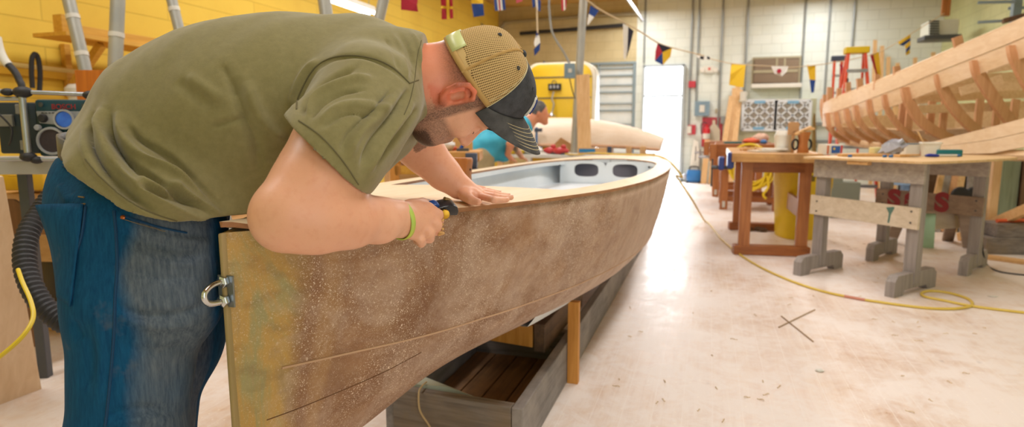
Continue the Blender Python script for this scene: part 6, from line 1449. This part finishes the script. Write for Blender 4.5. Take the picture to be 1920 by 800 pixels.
tb2, rb_, ub, nb = trestle(Lb, Rb, zB, 'grey timber trestle with red S marks, rear one under the plywood', pale=False)
for k, px_ in enumerate((1675, 1705, 1764)):
    q = Lb+(Rb-Lb)*((px_-1652)/170.); text_obj('S', .21 if k != 1 else .14, V2(q, zB*.59)-nb*.0735, ub, rZ if k else rZ*.6+ub*.5, plain('dark_red_paint', '#8e2c30', .7), 'painted_letter', rb_, .001, .012)
q = Lf+(Rf-Lf)*.80; b = MB(); b.prism([V2(q, zB*.59)-nf*.0705+uf*x+rZ*z for x, z in ((-.012, -.06), (.0, -.06), (.006, .0), (.03, .055), (.018, .06), (-.03, .05), (-.008, .01))], nf, .001); b.build('paint_mark', plain('green_grey_paint', '#5d7f74', .7), rf_)
# plywood sheet with one rounded corner
cz = zB+.008; p0_, p1_, p2_, p3_ = onz(1524, 297, 0), 0, 0, 0
c0 = ony(1526, 296, Lf.y-.12); ply = [(1524, 298), (1600, 300), (1690, 302), (1745, 303), (1775, 301), (1805, 298), (1828, 294), (1842, 289)]
zply = zB+.010; fr = [onz(x, min(y, 999), zply) for x, y in ply]
fr = []
for t_ in np.linspace(0, 1, 8): q = Lf+(Rf-Lf)*(t_*1.0); fr.append(V2(q-nf*.16-uf*.08, zply))
e1 = V2(Rf-nf*.12+uf*.12, zply); e2 = V2(Rb-nb*.02+ub*.22, zply); e3 = V2(Rb+nb*.25+ub*.10, zply); e4 = V2(Lb+nb*.3-ub*.1, zply); e5 = V2(Lf+nf*.35-uf*.12, zply)
cv = spline([fr[-1], e1, (e1+e2)/2+uf*.05, e2, e3], 6)
b = MB(); b.prism(fr[:-1]+cv+[e4, e5], rZ, .018); one('plywood_sheet', 'rounded plywood sheet laid over both grey trestles as a table top', 'table top', b, wood('plywood_face', '#e0c095', '#cfa972', 'x', 8, .5), bevel=.002)
zP = zply+.009
def onB(px, dd): q = P(px, 290, dd); q.z = zP; return q
# boxes, tubs and tools on it
dB = (Lf.y+.2)
q = onB(1556, 5.35); bx2 = thing('carton', 'white and blue printed carton on the plywood table', 'box', q); b = MB(); b.box(q+rZ*.045, (.16, .11, .09), YAW+.2); b.build('carton', m_fit, bx2, bevel=.003)
tx = Vector((math.cos(YAW+.2), math.sin(YAW+.2), 0)); ty = Vector((-tx.y, tx.x, 0)); b = MB(); b.frame(q+rZ*.045-ty*.0565+tx*.01, tx, ty, rZ, .085, .003, .06); b.build('blue_print', plain('print_blue', '#2c64b8', .5), bx2); b = MB(); b.frame(q+rZ*.045-ty*.057+tx*.066, tx, ty, rZ, .016, .003, .07); b.build('red_print', plain('print_red', '#d02a3a', .5), bx2); b = MB(); b.frame(q+rZ*.045-ty*.057-tx*.068, tx, ty, rZ, .018, .003, .07); b.build('orange_print', plain('print_orange', '#d9774e', .5), bx2)
b = MB(); b.frame(q+rZ*.052-ty*.0588-tx*.008, tx, ty, rZ, .02, .001, .018); b.build('yellow_print', plain('print_yellow', '#e8c84a', .5), bx2)
q = onB(1743, 5.0); tb3 = thing('plastic_tub', 'white ribbed plastic tub with a stick in it on the plywood table', 'tub', q); b = MB(); rows = []
for z, w_ in ((0, .052), (.10, .062), (.10, .070), (.115, .071), (.115, .062), (.01, .050)): rows.append([q+Vector((w_*a, w_*.8*c, z)) for a, c in ((-1, -.85), (-.85, -1), (.85, -1), (1, -.85), (1, .85), (.85, 1), (-.85, 1), (-1, .85))])
b.grid(rows, True); b.add(rows[-1], [tuple(range(8))]); b.add(rows[0], [tuple(range(8))]); b.build('tub', m_fit, tb3, bevel=.002)
b = MB(); b.tube([q+Vector((.0, .0, .02)), q+Vector((-.10, .0, .20))], .006, 8); one('stirring_stick', 'thin wooden stick standing in the ribbed white tub', 'stick', b, m_pinez, smooth=True)
q = onB(1777, 4.95); b = MB(); b.box(q+rZ*.028, (.19, .07, .055), YAW-.1); one('green_box', 'dark teal plastic case at the right end of the plywood table', 'case', b, plain('teal_case', '#16757c', .45), bevel=.008, smooth=True)
q = onB(1742, 4.72); sc_ = thing('scraper', 'blue handled scraper near the rounded edge of the plywood table', 'scraper', q); b = MB(); b.tube([q+rZ*.014-RH*.03, q+rZ*.018, q+rZ*.016+RH*.05, q+rZ*.014+RH*.075], [.008, .014, .013, .009], 10); b.build('handle', plain('navy_handle', '#26349a', .4), sc_, smooth=True); b = MB(); b.frame(q+rZ*.012-RH*.085, RH, FH, rZ, .11, .035, .003); b.build('blade', m_alu, sc_)
b = MB(); b.tube([q+RH*.10+FH*.1+rZ*.012, q+RH*.30+FH*.12+rZ*.012], .010, 8); b.m = 1; b.tube([q+RH*.30+FH*.12+rZ*.012, q+RH*.325+FH*.122+rZ*.012], .011, 8); one('marker_pen', 'white tube with blue end lying by the teal case', 'pen', b, [m_band, MATS['clamp_blue']], smooth=True)
q = onB(1650, 5.1); b = MB(); b.frame(q+rZ*.045-RH*.02, RH, FH, rZ, .11, .08, .05); one('yellow_block', 'cream sanding block behind the crumpled grey bag', 'block', b, plain('cream_block', '#e2d79a', .7), bevel=.005)
q = onB(1672, 5.0); b = MB(); b.blob(q+rZ*.06, (.10, .07, .06), Matrix.Rotation(-.5, 3, 'Y'), 16, 10, .5); one('plastic_bag', 'crumpled grey plastic bag in the middle of the plywood table', 'bag', b, plain('grey_plastic', '#a4a4ac', .3), smooth=True)
q = onB(1705, 5.15); cb = thing('caulk_carton', 'white and red carton with grey flap behind the scraper', 'box', q); b = MB(); b.frame(q+rZ*.045, RH, FH, rZ, .12, .09, .09); b.build('carton', m_fit, cb, bevel=.002); b = MB(); b.frame(q+rZ*.045+RH*.078, RH, FH, rZ, .035, .09, .085); b.build('red_end', MATS['print_red'], cb, bevel=.002); b = MB(); b.frame(q+rZ*.098+RH*.03, RH, FH, rZ, .14, .09, .008); b.build('flap', MATS['blue_grey_enamel'], cb)
for k, (px_, dd, L_, an, lb) in enumerate(((1620, 4.95, .42, .1, 'pale strip of wood, widest, on the plywood table front'), (1640, 5.1, .36, -.15, 'pale strip of wood lying behind the widest strip'), (1600, 5.05, .25, .3, 'short strip of wood near the blue printed carton'), (1700, 4.85, .22, .35, 'short strip of wood left of the scraper blade'))):
    q = onB(px_, dd); b = MB(); b.box(q+rZ*(.012+.0*k), (L_, .06, .02), YAW+an); one('wood_strip', lb, 'wood strip', b, m_pine, 'wood strips on the plywood table', bevel=.002)
for px_, dd in ((1594, 4.8), (1659, 4.78), (1671, 4.74)):
    q = onB(px_, dd); b = MB(); b.box(q+rZ*.010, (.025, .02, .02), .4); one('blue_clip', 'small blue clip among the wood strips on the plywood table', 'clip', b, MATS['clamp_blue'], 'blue clips on the plywood table', bevel=.003)
q = Lf-nf*.12+uf*.36; b = MB(); b.frame(V2(q, zply-.024), uf, nf, rZ, .16, .05, .025); one('scrap_batten', 'small batten nailed under the front edge of the plywood table', 'batten', b, m_pine, bevel=.002)
# --- yellow bin
q = onz(1521, 452, 0)+FH*.28; bn = thing('waste_bin', 'big yellow plastic bin between the workbench and the trestle', 'bin', q); b = MB(); rows = []
hb_ = .80
for z, w_ in ((.0, .215), (.02, .225), (.55, .255), (.56, .262), (hb_-.03, .27), (hb_-.03, .285), (hb_, .285), (hb_, .265), (.05, .21)):
    rows.append([q+(RH*math.copysign(abs(math.cos(a))**.6, math.cos(a))+FH*math.copysign(abs(math.sin(a))**.6, math.sin(a)))*w_+rZ*z for a in [2*PI*k/32 for k in range(32)]])
b.grid(rows, True); b.add(rows[0], [tuple(range(32))]); b.add(rows[-1], [tuple(range(32))]); b.build('bin', plain('bin_yellow', '#e2c116', .45, 0, '#d6b40f', 3), bn, smooth=40)
b = MB(); b.frame(q-FH*.272+rZ*.66-RH*.05, RH, FH, rZ, .10, .004, .06); b.build('label', plain('dark_print', '#6b5a10', .6), bn)
# --- bench C with vise and coiled yellow hose, and bench D behind it
def benchC(pts, z, label, vise_lb):
    t_ = thing('workbench', label, 'workbench', ((pts[0].x+pts[2].x)/2, (pts[0].y+pts[2].y)/2, 0))
    for q in pts:
        b = MB(); b.box((q.x, q.y, z/2), (.11, .09, z)); lg = b.build('leg', m_brown, t_, bevel=.004)
        b = MB(); b.box((q.x, q.y-.047, .08), (.04, .006, .09)); b.build('bracket', m_band, lg)
    for i, j in ((0, 1), (3, 2)): b = MB(); b.beam(V2(pts[i], .16), V2(pts[j], .16), .05, .08); b.build('rail', m_brownx, t_, bevel=.003)
    a, c = pts[0], pts[2]; b = MB(); b.box(((a.x+c.x)/2, (a.y+c.y)/2, z+.09), (c.x-a.x+.3, c.y-a.y+.3, .18)); b.build('bench_top', m_brownx, t_, bevel=.006)
    v_ = thing('bench_vise', vise_lb, 'vise', V2(a, z)+Vector((-.2, 0, 0))); q = V2(a, z)+Vector((-.16, 0, .04))
    b = MB(); b.box(q+Vector((-.02, 0, .02)), (.09, .5, .24)); b.build('jaw', m_brown, v_, bevel=.004); b = MB(); b.tube([q+Vector((-.22, 0, -.05)), q+Vector((-.02, 0, -.05))], .022, 8); b.tube([q+Vector((-.2, 0, -.2)), q+Vector((-.2, 0, .06))], .010, 8); b.build('screw', m_alu, v_, smooth=True)
a = onz(1356, 392, 0); benchC([a, a+Vector((.72, 0, 0)), a+Vector((.72, .85, 0)), a+Vector((0, .85, 0))], .78, 'dark red brown workbench with wooden vise behind the blue vised bench', 'wooden jawed vise with steel screw on the dark bench')
zC = .96; 
def onC(dx, dy): return Vector((a.x+dx, a.y+dy, zC))
q = onC(.1, .3); b = MB(); b.box(q+rZ*.015, (.25, .08, .03), .3); one('teal_tool', 'teal handled tool lying on the dark bench', 'tool', b, MATS['teal_case'], bevel=.005)
q = onC(.35, .35); b = MB(); b.blob(q+rZ*.04, (.12, .07, .045), amp=.3); one('orange_tool', 'orange red power tool on the dark bench', 'power tool', b, plain('tool_orange', '#e0643a', .5), smooth=True)
q = onC(.52, .2); b = MB(); b.blob(q+rZ*.03, (.05, .04, .035), amp=.2); one('blue_tool', 'blue cap end of a tool on the dark bench', 'tool', b, MATS['clamp_blue'], smooth=True)
q = onC(.5, .6); b = MB(); b.blob(q+rZ*.07, (.12, .09, .08), amp=.4); one('cloth_heap', 'pinkish heap of cloth at the back of the dark bench', 'cloth', b, plain('pale_pink_cloth', '#dcb9a5', .9), smooth=True)
a2 = onz(1341, 368, 0); benchC([a2, a2+Vector((.7, 0, 0)), a2+Vector((.7, .8, 0)), a2+Vector((0, .8, 0))], .78, 'farthest red brown workbench nearest the fire extinguisher', 'wooden vise on the farthest workbench')
hq = a+Vector((.36, -.16, .62)); hs = thing('coiled_hose', 'bright yellow hose coiled and hung on the dark bench', 'hose', hq)
for k in range(7):
    rr = .20+.018*(k % 4); sx = 1.25-.06*k; b = MB(); c_ = hq+Vector((.05*math.sin(k*1.7), .03*(k % 3)-.02, -.05*math.cos(k)))
    b.tube([c_+Vector((rr*sx*math.cos(t_), .02*math.sin(t_*2+k), rr*1.15*math.sin(t_))) for t_ in [2*PI*j/28 for j in range(28)]], .017, 8, closed=True); b.build('coil', plain('hose_yellow', '#e9c823', .4), hs, smooth=True)
b = MB(); b.tube(spline([hq+Vector((.2, -.05, -.1)), hq+Vector((.22, -.08, -.25)), hq+Vector((.16, -.08, -.36)), hq+Vector((.2, -.08, -.42))], 6), .017, 8); b.build('tail', MATS['hose_yellow'], hs, smooth=True)
# scrap on floor under bench A
q = onz(1412, 432, 0); b = MB()
for k in range(5): b.blob(q+Vector((random.uniform(-.12, .12), random.uniform(-.1, .1), .025)), (.05, .03, .025), amp=.5, n=7, m=5)
one('debris', 'small dark heap of scrap under the red brown workbench', 'scrap', b, plain('scrap_brown', '#6e5540', .8), smooth=True)
# --- yellow air hose running from the boat over the floor
pts = [ony(1060, 288, 7.35), ony(1085, 288, 7.1)]; pts[0].z = TZ+.01; pts[1].z = TZ+.012
for px_, y_ in ((1108, 6.55), (1150, 6.35), (1195, 6.2), (1232, 6.0)):
    q = onx(px_, 300, 0) if False else None
    r_ = ray(px_, 300); hz_ = math.hypot(r_.x, r_.y); x_ = r_.x/r_.y*y_; pts.append(Vector((x_, y_, bz(y_)+.022)))
pts += [Vector((-.33, 5.75, .87)), Vector((-.22, 5.75, .74))]
for x, y, z in ((1268, 330, .52), (1283, 352, .30), (1300, 378, .1)): pts.append(onz(x, y, z) if False else P(x, y, 6.0+(x-1268)*.004))
pts += [onz(x, y, .009) for x, y in ((1322, 415), (1352, 447), (1385, 475), (1425, 500), (1480, 525), (1540, 545), (1600, 558), (1650, 566), (1700, 573), (1750, 578), (1795, 578), (1822, 572), (1815, 560), (1780, 549), (1745, 545), (1728, 549), (1735, 556), (1770, 563), (1820, 573), (1880, 581), (1960, 590), (2040, 600))]
sp2 = spline(pts, 7); 
for i, p_ in enumerate(sp2):
    if p_.z < .009: p_.z = .009
b = MB(); b.tube(sp2, .0092, 10); ho = thing('air_hose', 'yellow air hose trailing from the boat stern across the floor', 'hose', sp2[len(sp2)//2]); b.build('hose', plain('hose_yellow_dusty', '#dcc05a', .5, 0, '#d2b347', 6), ho, smooth=True)
i0 = min(range(len(sp2)), key=lambda i: (sp2[i]-onz(1582, 554, .009)).length); b = MB(); b.tube(sp2[i0:i0+6], .0102, 10); b.build('taped_splice', plain('pinkish_tape', '#cf8a72', .7), ho, smooth=True)
# thin sticks on the floor
for (x0, y0), (x1, y1), lb in (((1465, 592), (1525, 640), 'thin dark stick lying on the floor'), ((1460, 613), (1528, 580), 'pale splinter crossing the dark stick on the floor')):
    a_, c_ = onz(x0, y0, .004), onz(x1, y1, .004); b = MB(); b.beam(a_, c_, .006, .006); one('splinter', lb, 'stick', b, wood('splinter_wood', '#b79a78', '#9a8064', 'x', 10))
q = onz(1537, 696, 0); b = MB(); b.blob(q+rZ*.006, (.02, .012, .006), amp=.5); one('paper_scrap', 'tiny white paper scrap on the bare floor', 'scrap', b, m_fit, smooth=True)
q = onz(1862, 556, 0); b = MB(); b.blob(q+rZ*.004, (.03, .015, .004), amp=.4); one('paper_scrap', 'flat white scrap of paper behind the yellow hose loop', 'scrap', b, m_fit, smooth=True)
for k in range(70):   # wood shavings strewn over the floor
    px_ = random.uniform(1000, 1900); py_ = random.uniform(420, 790); q = onz(px_, py_, 0)
    if q.x < -.5 and q.y < 7: continue
    an = random.uniform(0, 6.3); L_ = random.uniform(.008, .022); u = Vector((math.cos(an), math.sin(an), 0)); b = MB(); b.tube([q+u*(L_*(j-2)/2)+Vector((0, 0, .003+.003*math.sin(j*1.5))) for j in range(5)], .0022, 5); one('floor_shaving', 'small pale shaving strewn on the bare floor', 'shaving', b, plain('floor_shaving_wood', '#e2c9a6', .7), 'shavings strewn on the floor', smooth=True)

# --- the unfinished boat on the right
m_pl = wood('fresh_cedar_plank', '#ecd2b0', '#dfbf98', 'y', 10, .55, bump=.1); m_rib = wood('oak_rib', '#d9a67c', '#c58f64', 'z', 10, .55); m_pd = wood('fresh_plank_inside', '#e6c69c', '#d3ab7c', 'y', 10, .6)
ub_ = thing('unfinished_boat', 'unfinished wooden boat on the right with open ribs and two pale strakes', 'boat', (3.2, 7.0, .9))
S = [(1543, 197, 236, 8.9), (1560, 188, 238, 8.6), (1600, 172, 226, 8.1), (1640, 156, 211, 7.6), (1700, 131, 190, 7.0), (1760, 105, 167, 6.5), (1840, 71, 138, 5.85), (1920, 36, 108, 5.3), (2000, -2, 74, 4.8)]
def strake(f0, f1, nm, mat, off=0):
    b = MB(); rows = []
    T_ = spline([Vector((s_[0], s_[3]+off, 0)) for s_ in S], 4)
    for q in T_:
        y0 = smo([(s_[0], s_[1]) for s_ in S], q.x); y1 = smo([(s_[0], s_[2]) for s_ in S], q.x); r_ = []
        for k in range(5): f = f0+(f1-f0)*k/4; r_.append(P(q.x, y0+(y1-y0)*f, q.y+.05*f*f))
        rows.append(r_)
    b.grid(rows); return b.build(nm, mat, ub_, solid=.018)
strake(0, .47, 'sheer_strake', m_pl); strake(.49, 1.0, 'second_strake', m_pl, .01)
b = MB(); b.tube([P(q.x, smo([(s_[0], s_[1]) for s_ in S], q.x)-1, q.y+.02) for q in spline([Vector((s_[0], s_[3], 0)) for s_ in S], 4)], .018, 6); b.build('rub_rail', m_pl, ub_, smooth=True)
# stem end on the left
b = MB(); b.tube(spline([P(1543, 186, 8.95), P(1542, 205, 8.95), P(1547, 228, 8.95), P(1562, 248, 9.0), P(1590, 264, 9.0)], 5), .035, 8); b.build('stem', m_rib, ub_, smooth=True)
# ribs: curved frames from under the strake down to the keel
ribs = [((1556, 238), (1568, 254), (1592, 266), 8.55), ((1572, 236), (1588, 254), (1616, 268), 8.3), ((1592, 230), (1612, 252), (1642, 268), 8.05), ((1610, 224), (1632, 250), (1668, 270), 7.8), ((1634, 214), (1656, 244), (1700, 270), 7.55), ((1664, 204), (1690, 240), (1736, 268), 7.25), ((1704, 190), (1732, 232), (1784, 262), 6.85), ((1768, 166), (1796, 212), (1836, 250), 6.4), ((1836, 140), (1864, 186), (1900, 236), 5.8), ((1906, 112), (1936, 170), (1976, 220), 5.3)]
for a_, m2, c_, dd in ribs:
    p3 = spline([P(a_[0]-6, a_[1]-26, dd+.14), P(*a_, dd+.13), P(*m2, dd+.18), P(*c_, dd+.35)], 5); rows = []; w_ = .06 if dd > 7 else .11
    for i, q in enumerate(p3):
        tq = (p3[min(i+1, len(p3)-1)]-p3[max(i-1, 0)]).normalized(); sd_ = tq.cross(FW).normalized(); nn2 = sd_.cross(tq).normalized(); rows.append([q+sd_*w_/2*a+nn2*.02*c for a, c in ((-1, -1), (1, -1), (1, 1), (-1, 1))])
    b = MB(); b.grid(rows, True); b.add(rows[0], [(0, 1, 2, 3)]); b.add(rows[-1], [(3, 2, 1, 0)]); b.build('rib', m_rib, ub_)
# rib heads above the sheer
for x, y, w_, tl_ in ((1546, 184, 7, 0), (1556, 170, 10, 0), (1573, 172, 8, 0), (1590, 161, 9, -.1), (1612, 154, 11, -.15), (1644, 147, 9, 0), (1681, 132, 12, -.1), (1796, 78, 17, -.35)):
    dd = itp([(s_[0], s_[3]) for s_ in S], x)+.03; q = P(x, y, dd); u = (rZ+RH*tl_).normalized(); b = MB(); b.beam(q+u*.05, q-u*.14, w_*dd/FPX, .03, RH); b.build('rib_head', m_rib, ub_)
# keel side planks on the right bottom
b = MB(); KB = [(1690, 276, 282, 7.0), (1740, 268, 287, 6.6), (1800, 253, 288, 6.1), (1860, 238, 287, 5.7), (1920, 222, 276, 5.3), (2000, 198, 262, 4.8)]
for k_, (f0, f1) in enumerate(((0, .48), (.5, 1))):
    b = MB(); b.grid([[P(x, y0+(y1-y0)*(f0+(f1-f0)*j/3), d_) for j in range(4)] for x, y0, y1, d_ in KB]); b.build('garboard_plank', m_pl, ub_, solid=.02)
b = MB(); b.tube([P(1590, 266, 9.0), P(1660, 276, 8.0), P(1740, 284, 7.1)], .05, 8); b.tube([P(1740, 284, 7.1), P(1850, 290, 5.9), P(1960, 292, 5.1)], .05, 8); b.build('keel', m_pd, ub_, smooth=True)
# far side inside: planking, stringers and moulds
FS = [(1560, 196, 232, 9.1), (1620, 192, 232, 9.2), (1700, 182, 236, 9.3), (1790, 168, 236, 9.2), (1880, 150, 232, 8.9), (1990, 120, 225, 8.6)]
for f0, f1, nm in ((0, .3, 'far_strake'), (.62, 1.15, 'far_garboard')):
    b = MB(); b.grid([[P(x, y0+(y1-y0)*(f0+(f1-f0)*j/3), d_) for j in range(4)] for x, y0, y1, d_ in FS]); b.build(nm, m_pd, ub_, solid=.02)
b = MB(); b.grid([[P(x, y, d_+.2*j) for j, y in enumerate((y1, y1+14, y1+30))] for x, y1, d_ in ((1570, 236, 9.0), (1640, 240, 8.8), (1720, 244, 8.4), (1800, 240, 8.0), (1900, 236, 7.5), (1990, 230, 7.2))]); b.build('bottom_planking', m_pd, ub_, solid=.02)
for x0, y0, x1, y1, d_ in ((1850, 128, 1960, 112, 6.6), (1720, 172, 1850, 160, 8.2), (1700, 186, 1920, 176, 8.4), (1800, 172, 1880, 148, 7.6), (1720, 205, 1960, 196, 7.9), (1780, 150, 1990, 138, 7.8)):
    b = MB(); b.beam(P(x0, y0, d_), P(x1, y1, d_-.2), .05, .11); b.build('cross_spall', m_pd, ub_, bevel=.003)
for x, y0, y1, d_ in ((1694, 190, 246, 8.3), (1708, 182, 250, 8.2), (1748, 190, 252, 8.1), (1772, 190, 250, 8.0), (1838, 186, 242, 7.6), (1872, 180, 240, 7.7), (1905, 186, 232, 7.3)):
    b = MB(); b.beam(P(x, y0, d_), P(x-6, y1, d_), .09, .03, RH); b.build('mould', m_rib, ub_, bevel=.002)
# timbers that carry it and lumber below
q = onz(1905, 428, 0); b = MB(); b.beam((q.x-.10, q.y+.1, 0), (q.x-.10, q.y+.1, P(1893, 296, 5.9).z), .18, .16, (1, 0, 0)); one('shoring_post', 'green tinged grey post under the unfinished boat', 'post', b, wood('green_grey_post', '#9aa58c', '#7b866f', 'z', 8, .8), bevel=.005)
b = MB(); b.beam((q.x+.16, q.y+.05, 0), (q.x+.16, q.y+.05, P(1893, 296, 5.9).z), .30, .16, (1, 0, 0)); one('shoring_post', 'thick dark brown timber post at the right edge beside the green one', 'post', b, wood('dark_brown_post', '#7f6244', '#5d452e', 'z', 8, .8), bevel=.005)
b = MB(); q2 = P(1860, 380, 6.1); b.beam((q2.x, q2.y, 0), (q2.x, q2.y, P(1860, 290, 6.1).z), .07, .10, (1, 0, 0)); one('shoring_post', 'slim new pine prop left of the green tinged post', 'post', b, m_pinez, bevel=.003)
b = MB(); b.beam(onz(1800, 445, .03)+Vector((0, 0, 0)), P(1990, 365, 5.2), .06, .09); one('pine_beam', 'pine beam slanting up to the right edge behind the grey blocks', 'beam', b, m_pine, bevel=.003)
b = MB(); b.prism([P(x, y, 6.2) for x, y in ((1752, 430), (1752, 400), (1862, 370), (1862, 400), (1835, 425))], FW, .03); one('plywood_brace', 'pale plywood gusset leaning under the unfinished boat', 'plywood', b, MATS['pale_trestle_rail'], bevel=.002)
for k, (px_, py_, w_, h_, z_, lb) in enumerate(((1885, 476, .42, .16, .0, 'grey timber block on the floor at the right edge, lower of two'), (1893, 440, .34, .13, .16, 'grey timber block resting on the lower one at the right edge'))):
    q = onz(px_, 476, 0); b = MB(); b.box((q.x, q.y+.1, z_+h_/2), (w_, .25, h_), YAW*.6); one('timber_block', lb, 'block', b, m_greyx, bevel=.008)
q = onz(1893, 476, 0); b = MB(); b.tube([(q.x-.12, q.y+.02, .308), (q.x+.14, q.y+.12, .308)], .018, 8); one('orange_chisel', 'orange handled tool lying on the upper grey block', 'tool', b, MATS['tool_orange'], smooth=True)
b = MB(); b.beam(onz(1840, 480, .015), onz(1990, 500, .015), .12, .03); one('pine_offcut', 'flat pine offcut on the floor before the grey blocks', 'offcut', b, m_pine, bevel=.002)
# short sawhorse with a green leg behind the rear trestle
shq = onz(1752, 465, 0); sh = thing('sawhorse', 'low brown sawhorse with one green painted leg behind the rear trestle', 'sawhorse', shq)
zs_ = .42; b = MB(); b.box((shq.x+.02, shq.y+.1, zs_), (.62, .14, .16), YAW*.5); b.build('beam', MATS['brown_trestle_rail'], sh, bevel=.004)
for dx, dy, mt in ((-.05, -.08, plain('mint_paint', '#9fbfa0', .7)), (.26, 0, MATS['brown_trestle_rail']), (-.26, .1, MATS['brown_trestle_rail']), (.22, .3, MATS['brown_trestle_rail'])):
    b = MB(); b.beam((shq.x+dx*.9, shq.y+.1+dy*.2, zs_+.02), (shq.x+dx*1.25, shq.y+.1+dy*1.4, 0), .10, .035, (1, 0, 0)); b.build('leg', mt, sh, bevel=.003)
# lumber leaning beyond the trestles
for k, (x0, x1, yt) in enumerate(((1772, 1756, 300), (1783, 1768, 298), (1796, 1782, 300), (1807, 1796, 302), (1822, 1818, 300), (1838, 1832, 302))):
    a_ = P(x0, yt, 7.4); c_ = P(x1, 372, 7.2); e_ = a_+(c_-a_)*((0-a_.z)/(c_.z-a_.z)); b = MB(); b.beam(a_, e_, .075, .03, RH); one('lumber', 'length of lumber leaning in the dark space under the unfinished boat', 'lumber', b, (m_pinez, m_gr, m_rib)[k % 3], 'lumber under the unfinished boat', bevel=.002)
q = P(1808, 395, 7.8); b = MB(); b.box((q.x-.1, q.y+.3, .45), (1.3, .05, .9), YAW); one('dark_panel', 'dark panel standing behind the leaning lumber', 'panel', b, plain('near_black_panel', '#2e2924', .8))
q = onz(1812, 440, 0); 
for k, (dx, lb) in enumerate(((0, 'left black wheel under the unfinished boat'), (.18, 'right black wheel under the unfinished boat'))):
    c_ = P(1800+k*26, 366, 7.0); b = MB(); b.lathe((c_.x, c_.y, .13 if False else c_.z), [(.05, -.02), (.09, -.025), (.10, 0), (.09, .025), (.05, .02)], 20, (.1, -1, 0)); 
    b.tube([(c_.x, c_.y, c_.z-.08), (c_.x, c_.y, 0)], .02, 6); one('wheel', lb, 'wheel', b, m_black, 'black wheels under the boat', smooth=True)
# grey crates and clutter on the floor beyond, between bin and trestle
q = onz(1610, 415, 0)+FH*.4; b = MB(); b.box((q.x, q.y, .24), (.34, .25, .48)); b.box((q.x-.1, q.y-.02, .5), (.12, .2, .06)); one('grey_case', 'dark grey green machine case on the floor beyond the trestles', 'case', b, plain('olive_grey', '#7d8272', .6), bevel=.01)
b = MB(); b.beam(onz(1570, 392, .05), onz(1690, 398, .05), .2, .09); one('floor_beam', 'dark timber lying on the floor beyond the trestles', 'timber', b, MATS['dark_fir'], bevel=.005)
q = P(1698, 335, 7.6); b = MB(); b.box((q.x, q.y, q.z), (.34, .3, .14)); b.box((q.x, q.y, (q.z-.07)/2), (.08, .08, q.z-.07)); one('blue_stool', 'pale blue box topped stand beyond the front trestle', 'stand', b, plain('pale_blue', '#8fb0d8', .6), bevel=.005)
q = P(1725, 345, 7.9); b = MB(); b.box((q.x, q.y, q.z/2+.15), (.35, .3, q.z+.3)); one('wooden_crate', 'brown slatted crate behind the front trestle', 'crate', b, MATS['dark_brown_post'], bevel=.004)
b = MB(); b.tube(spline([P(1828, 410, 5.5), P(1840, 440, 5.3), P(1843, 470, 5.1)]+[onz(x, y, .006) for x, y in ((1850, 495), (1868, 507), (1900, 513), (1960, 518))], 6), .006, 8); one('power_cable', 'thin black power cord curling on the floor at the right', 'cord', b, m_black, smooth=True)
# ================================================================ light and camera
def area(name, loc, rot, size, energy, col):
    L = bpy.data.lights.new(name, 'AREA'); L.shape = 'RECTANGLE'; L.size, L.size_y = size; L.energy = energy; L.color = col
    o = bpy.data.objects.new(name, L); COL.objects.link(o); o.location = loc; o.rotation_euler = rot; return o
w = bpy.data.worlds.new('daylight'); SC.world = w; w.use_nodes = True
bg = w.node_tree.nodes['Background']; bg.inputs['Color'].default_value = (.93, .97, 1, 1); bg.inputs['Strength'].default_value = 2.4
# ceiling lamps (rows of fluorescent fittings)
for x, y in ((-3, 1.2), (.6, 1.2), (-3, 5), (.8, 5), (-2.6, 9), (1, 9), (-1.5, 12.8), (2, 12.8)):
    area('ceiling_lamp', (x, y, ZC-.25), (0, 0, 0), (.5, 2.4), 60 if y < 3 else (70 if y < 7 else 72), (1, .98, .95))
# unseen fill light added behind the camera, at the opening in wall_front
area('added_front_fill', (1.2, -1.4, 2.2), (math.radians(100), 0, 0), (6, 3.0), 12, (.9, .95, 1))
# sky light through the exit door
area('exit_door_daylight', (-1.03, YB+.6, 1.5), (math.radians(-90), 0, 0), (.95, 2.6), 260, (.86, .93, 1))
cd = bpy.data.cameras.new('camera'); cam = bpy.data.objects.new('camera', cd); COL.objects.link(cam)
cam.location = CAM; cam.rotation_euler = (PI/2-PITCH, 0, YAW)
cd.sensor_width = 36; cd.lens = FPX/1920*36; cd.clip_start = .05
cd.dof.use_dof = True; cd.dof.focus_distance = 1.35; cd.dof.aperture_fstop = 3.4
SC.camera = cam
SC.view_settings.view_transform = 'Standard'; SC.view_settings.look = 'None'; SC.view_settings.exposure = 0; SC.view_settings.gamma = 1; SC.view_settings.use_curve_mapping = False
SC.cycles.use_denoising = True; SC.cycles.max_bounces = 7; SC.cycles.diffuse_bounces = 4; SC.cycles.glossy_bounces = 3; SC.cycles.transmission_bounces = 6
SC.cycles.sample_clamp_indirect = 6; SC.cycles.caustics_reflective = False; SC.cycles.caustics_refractive = False
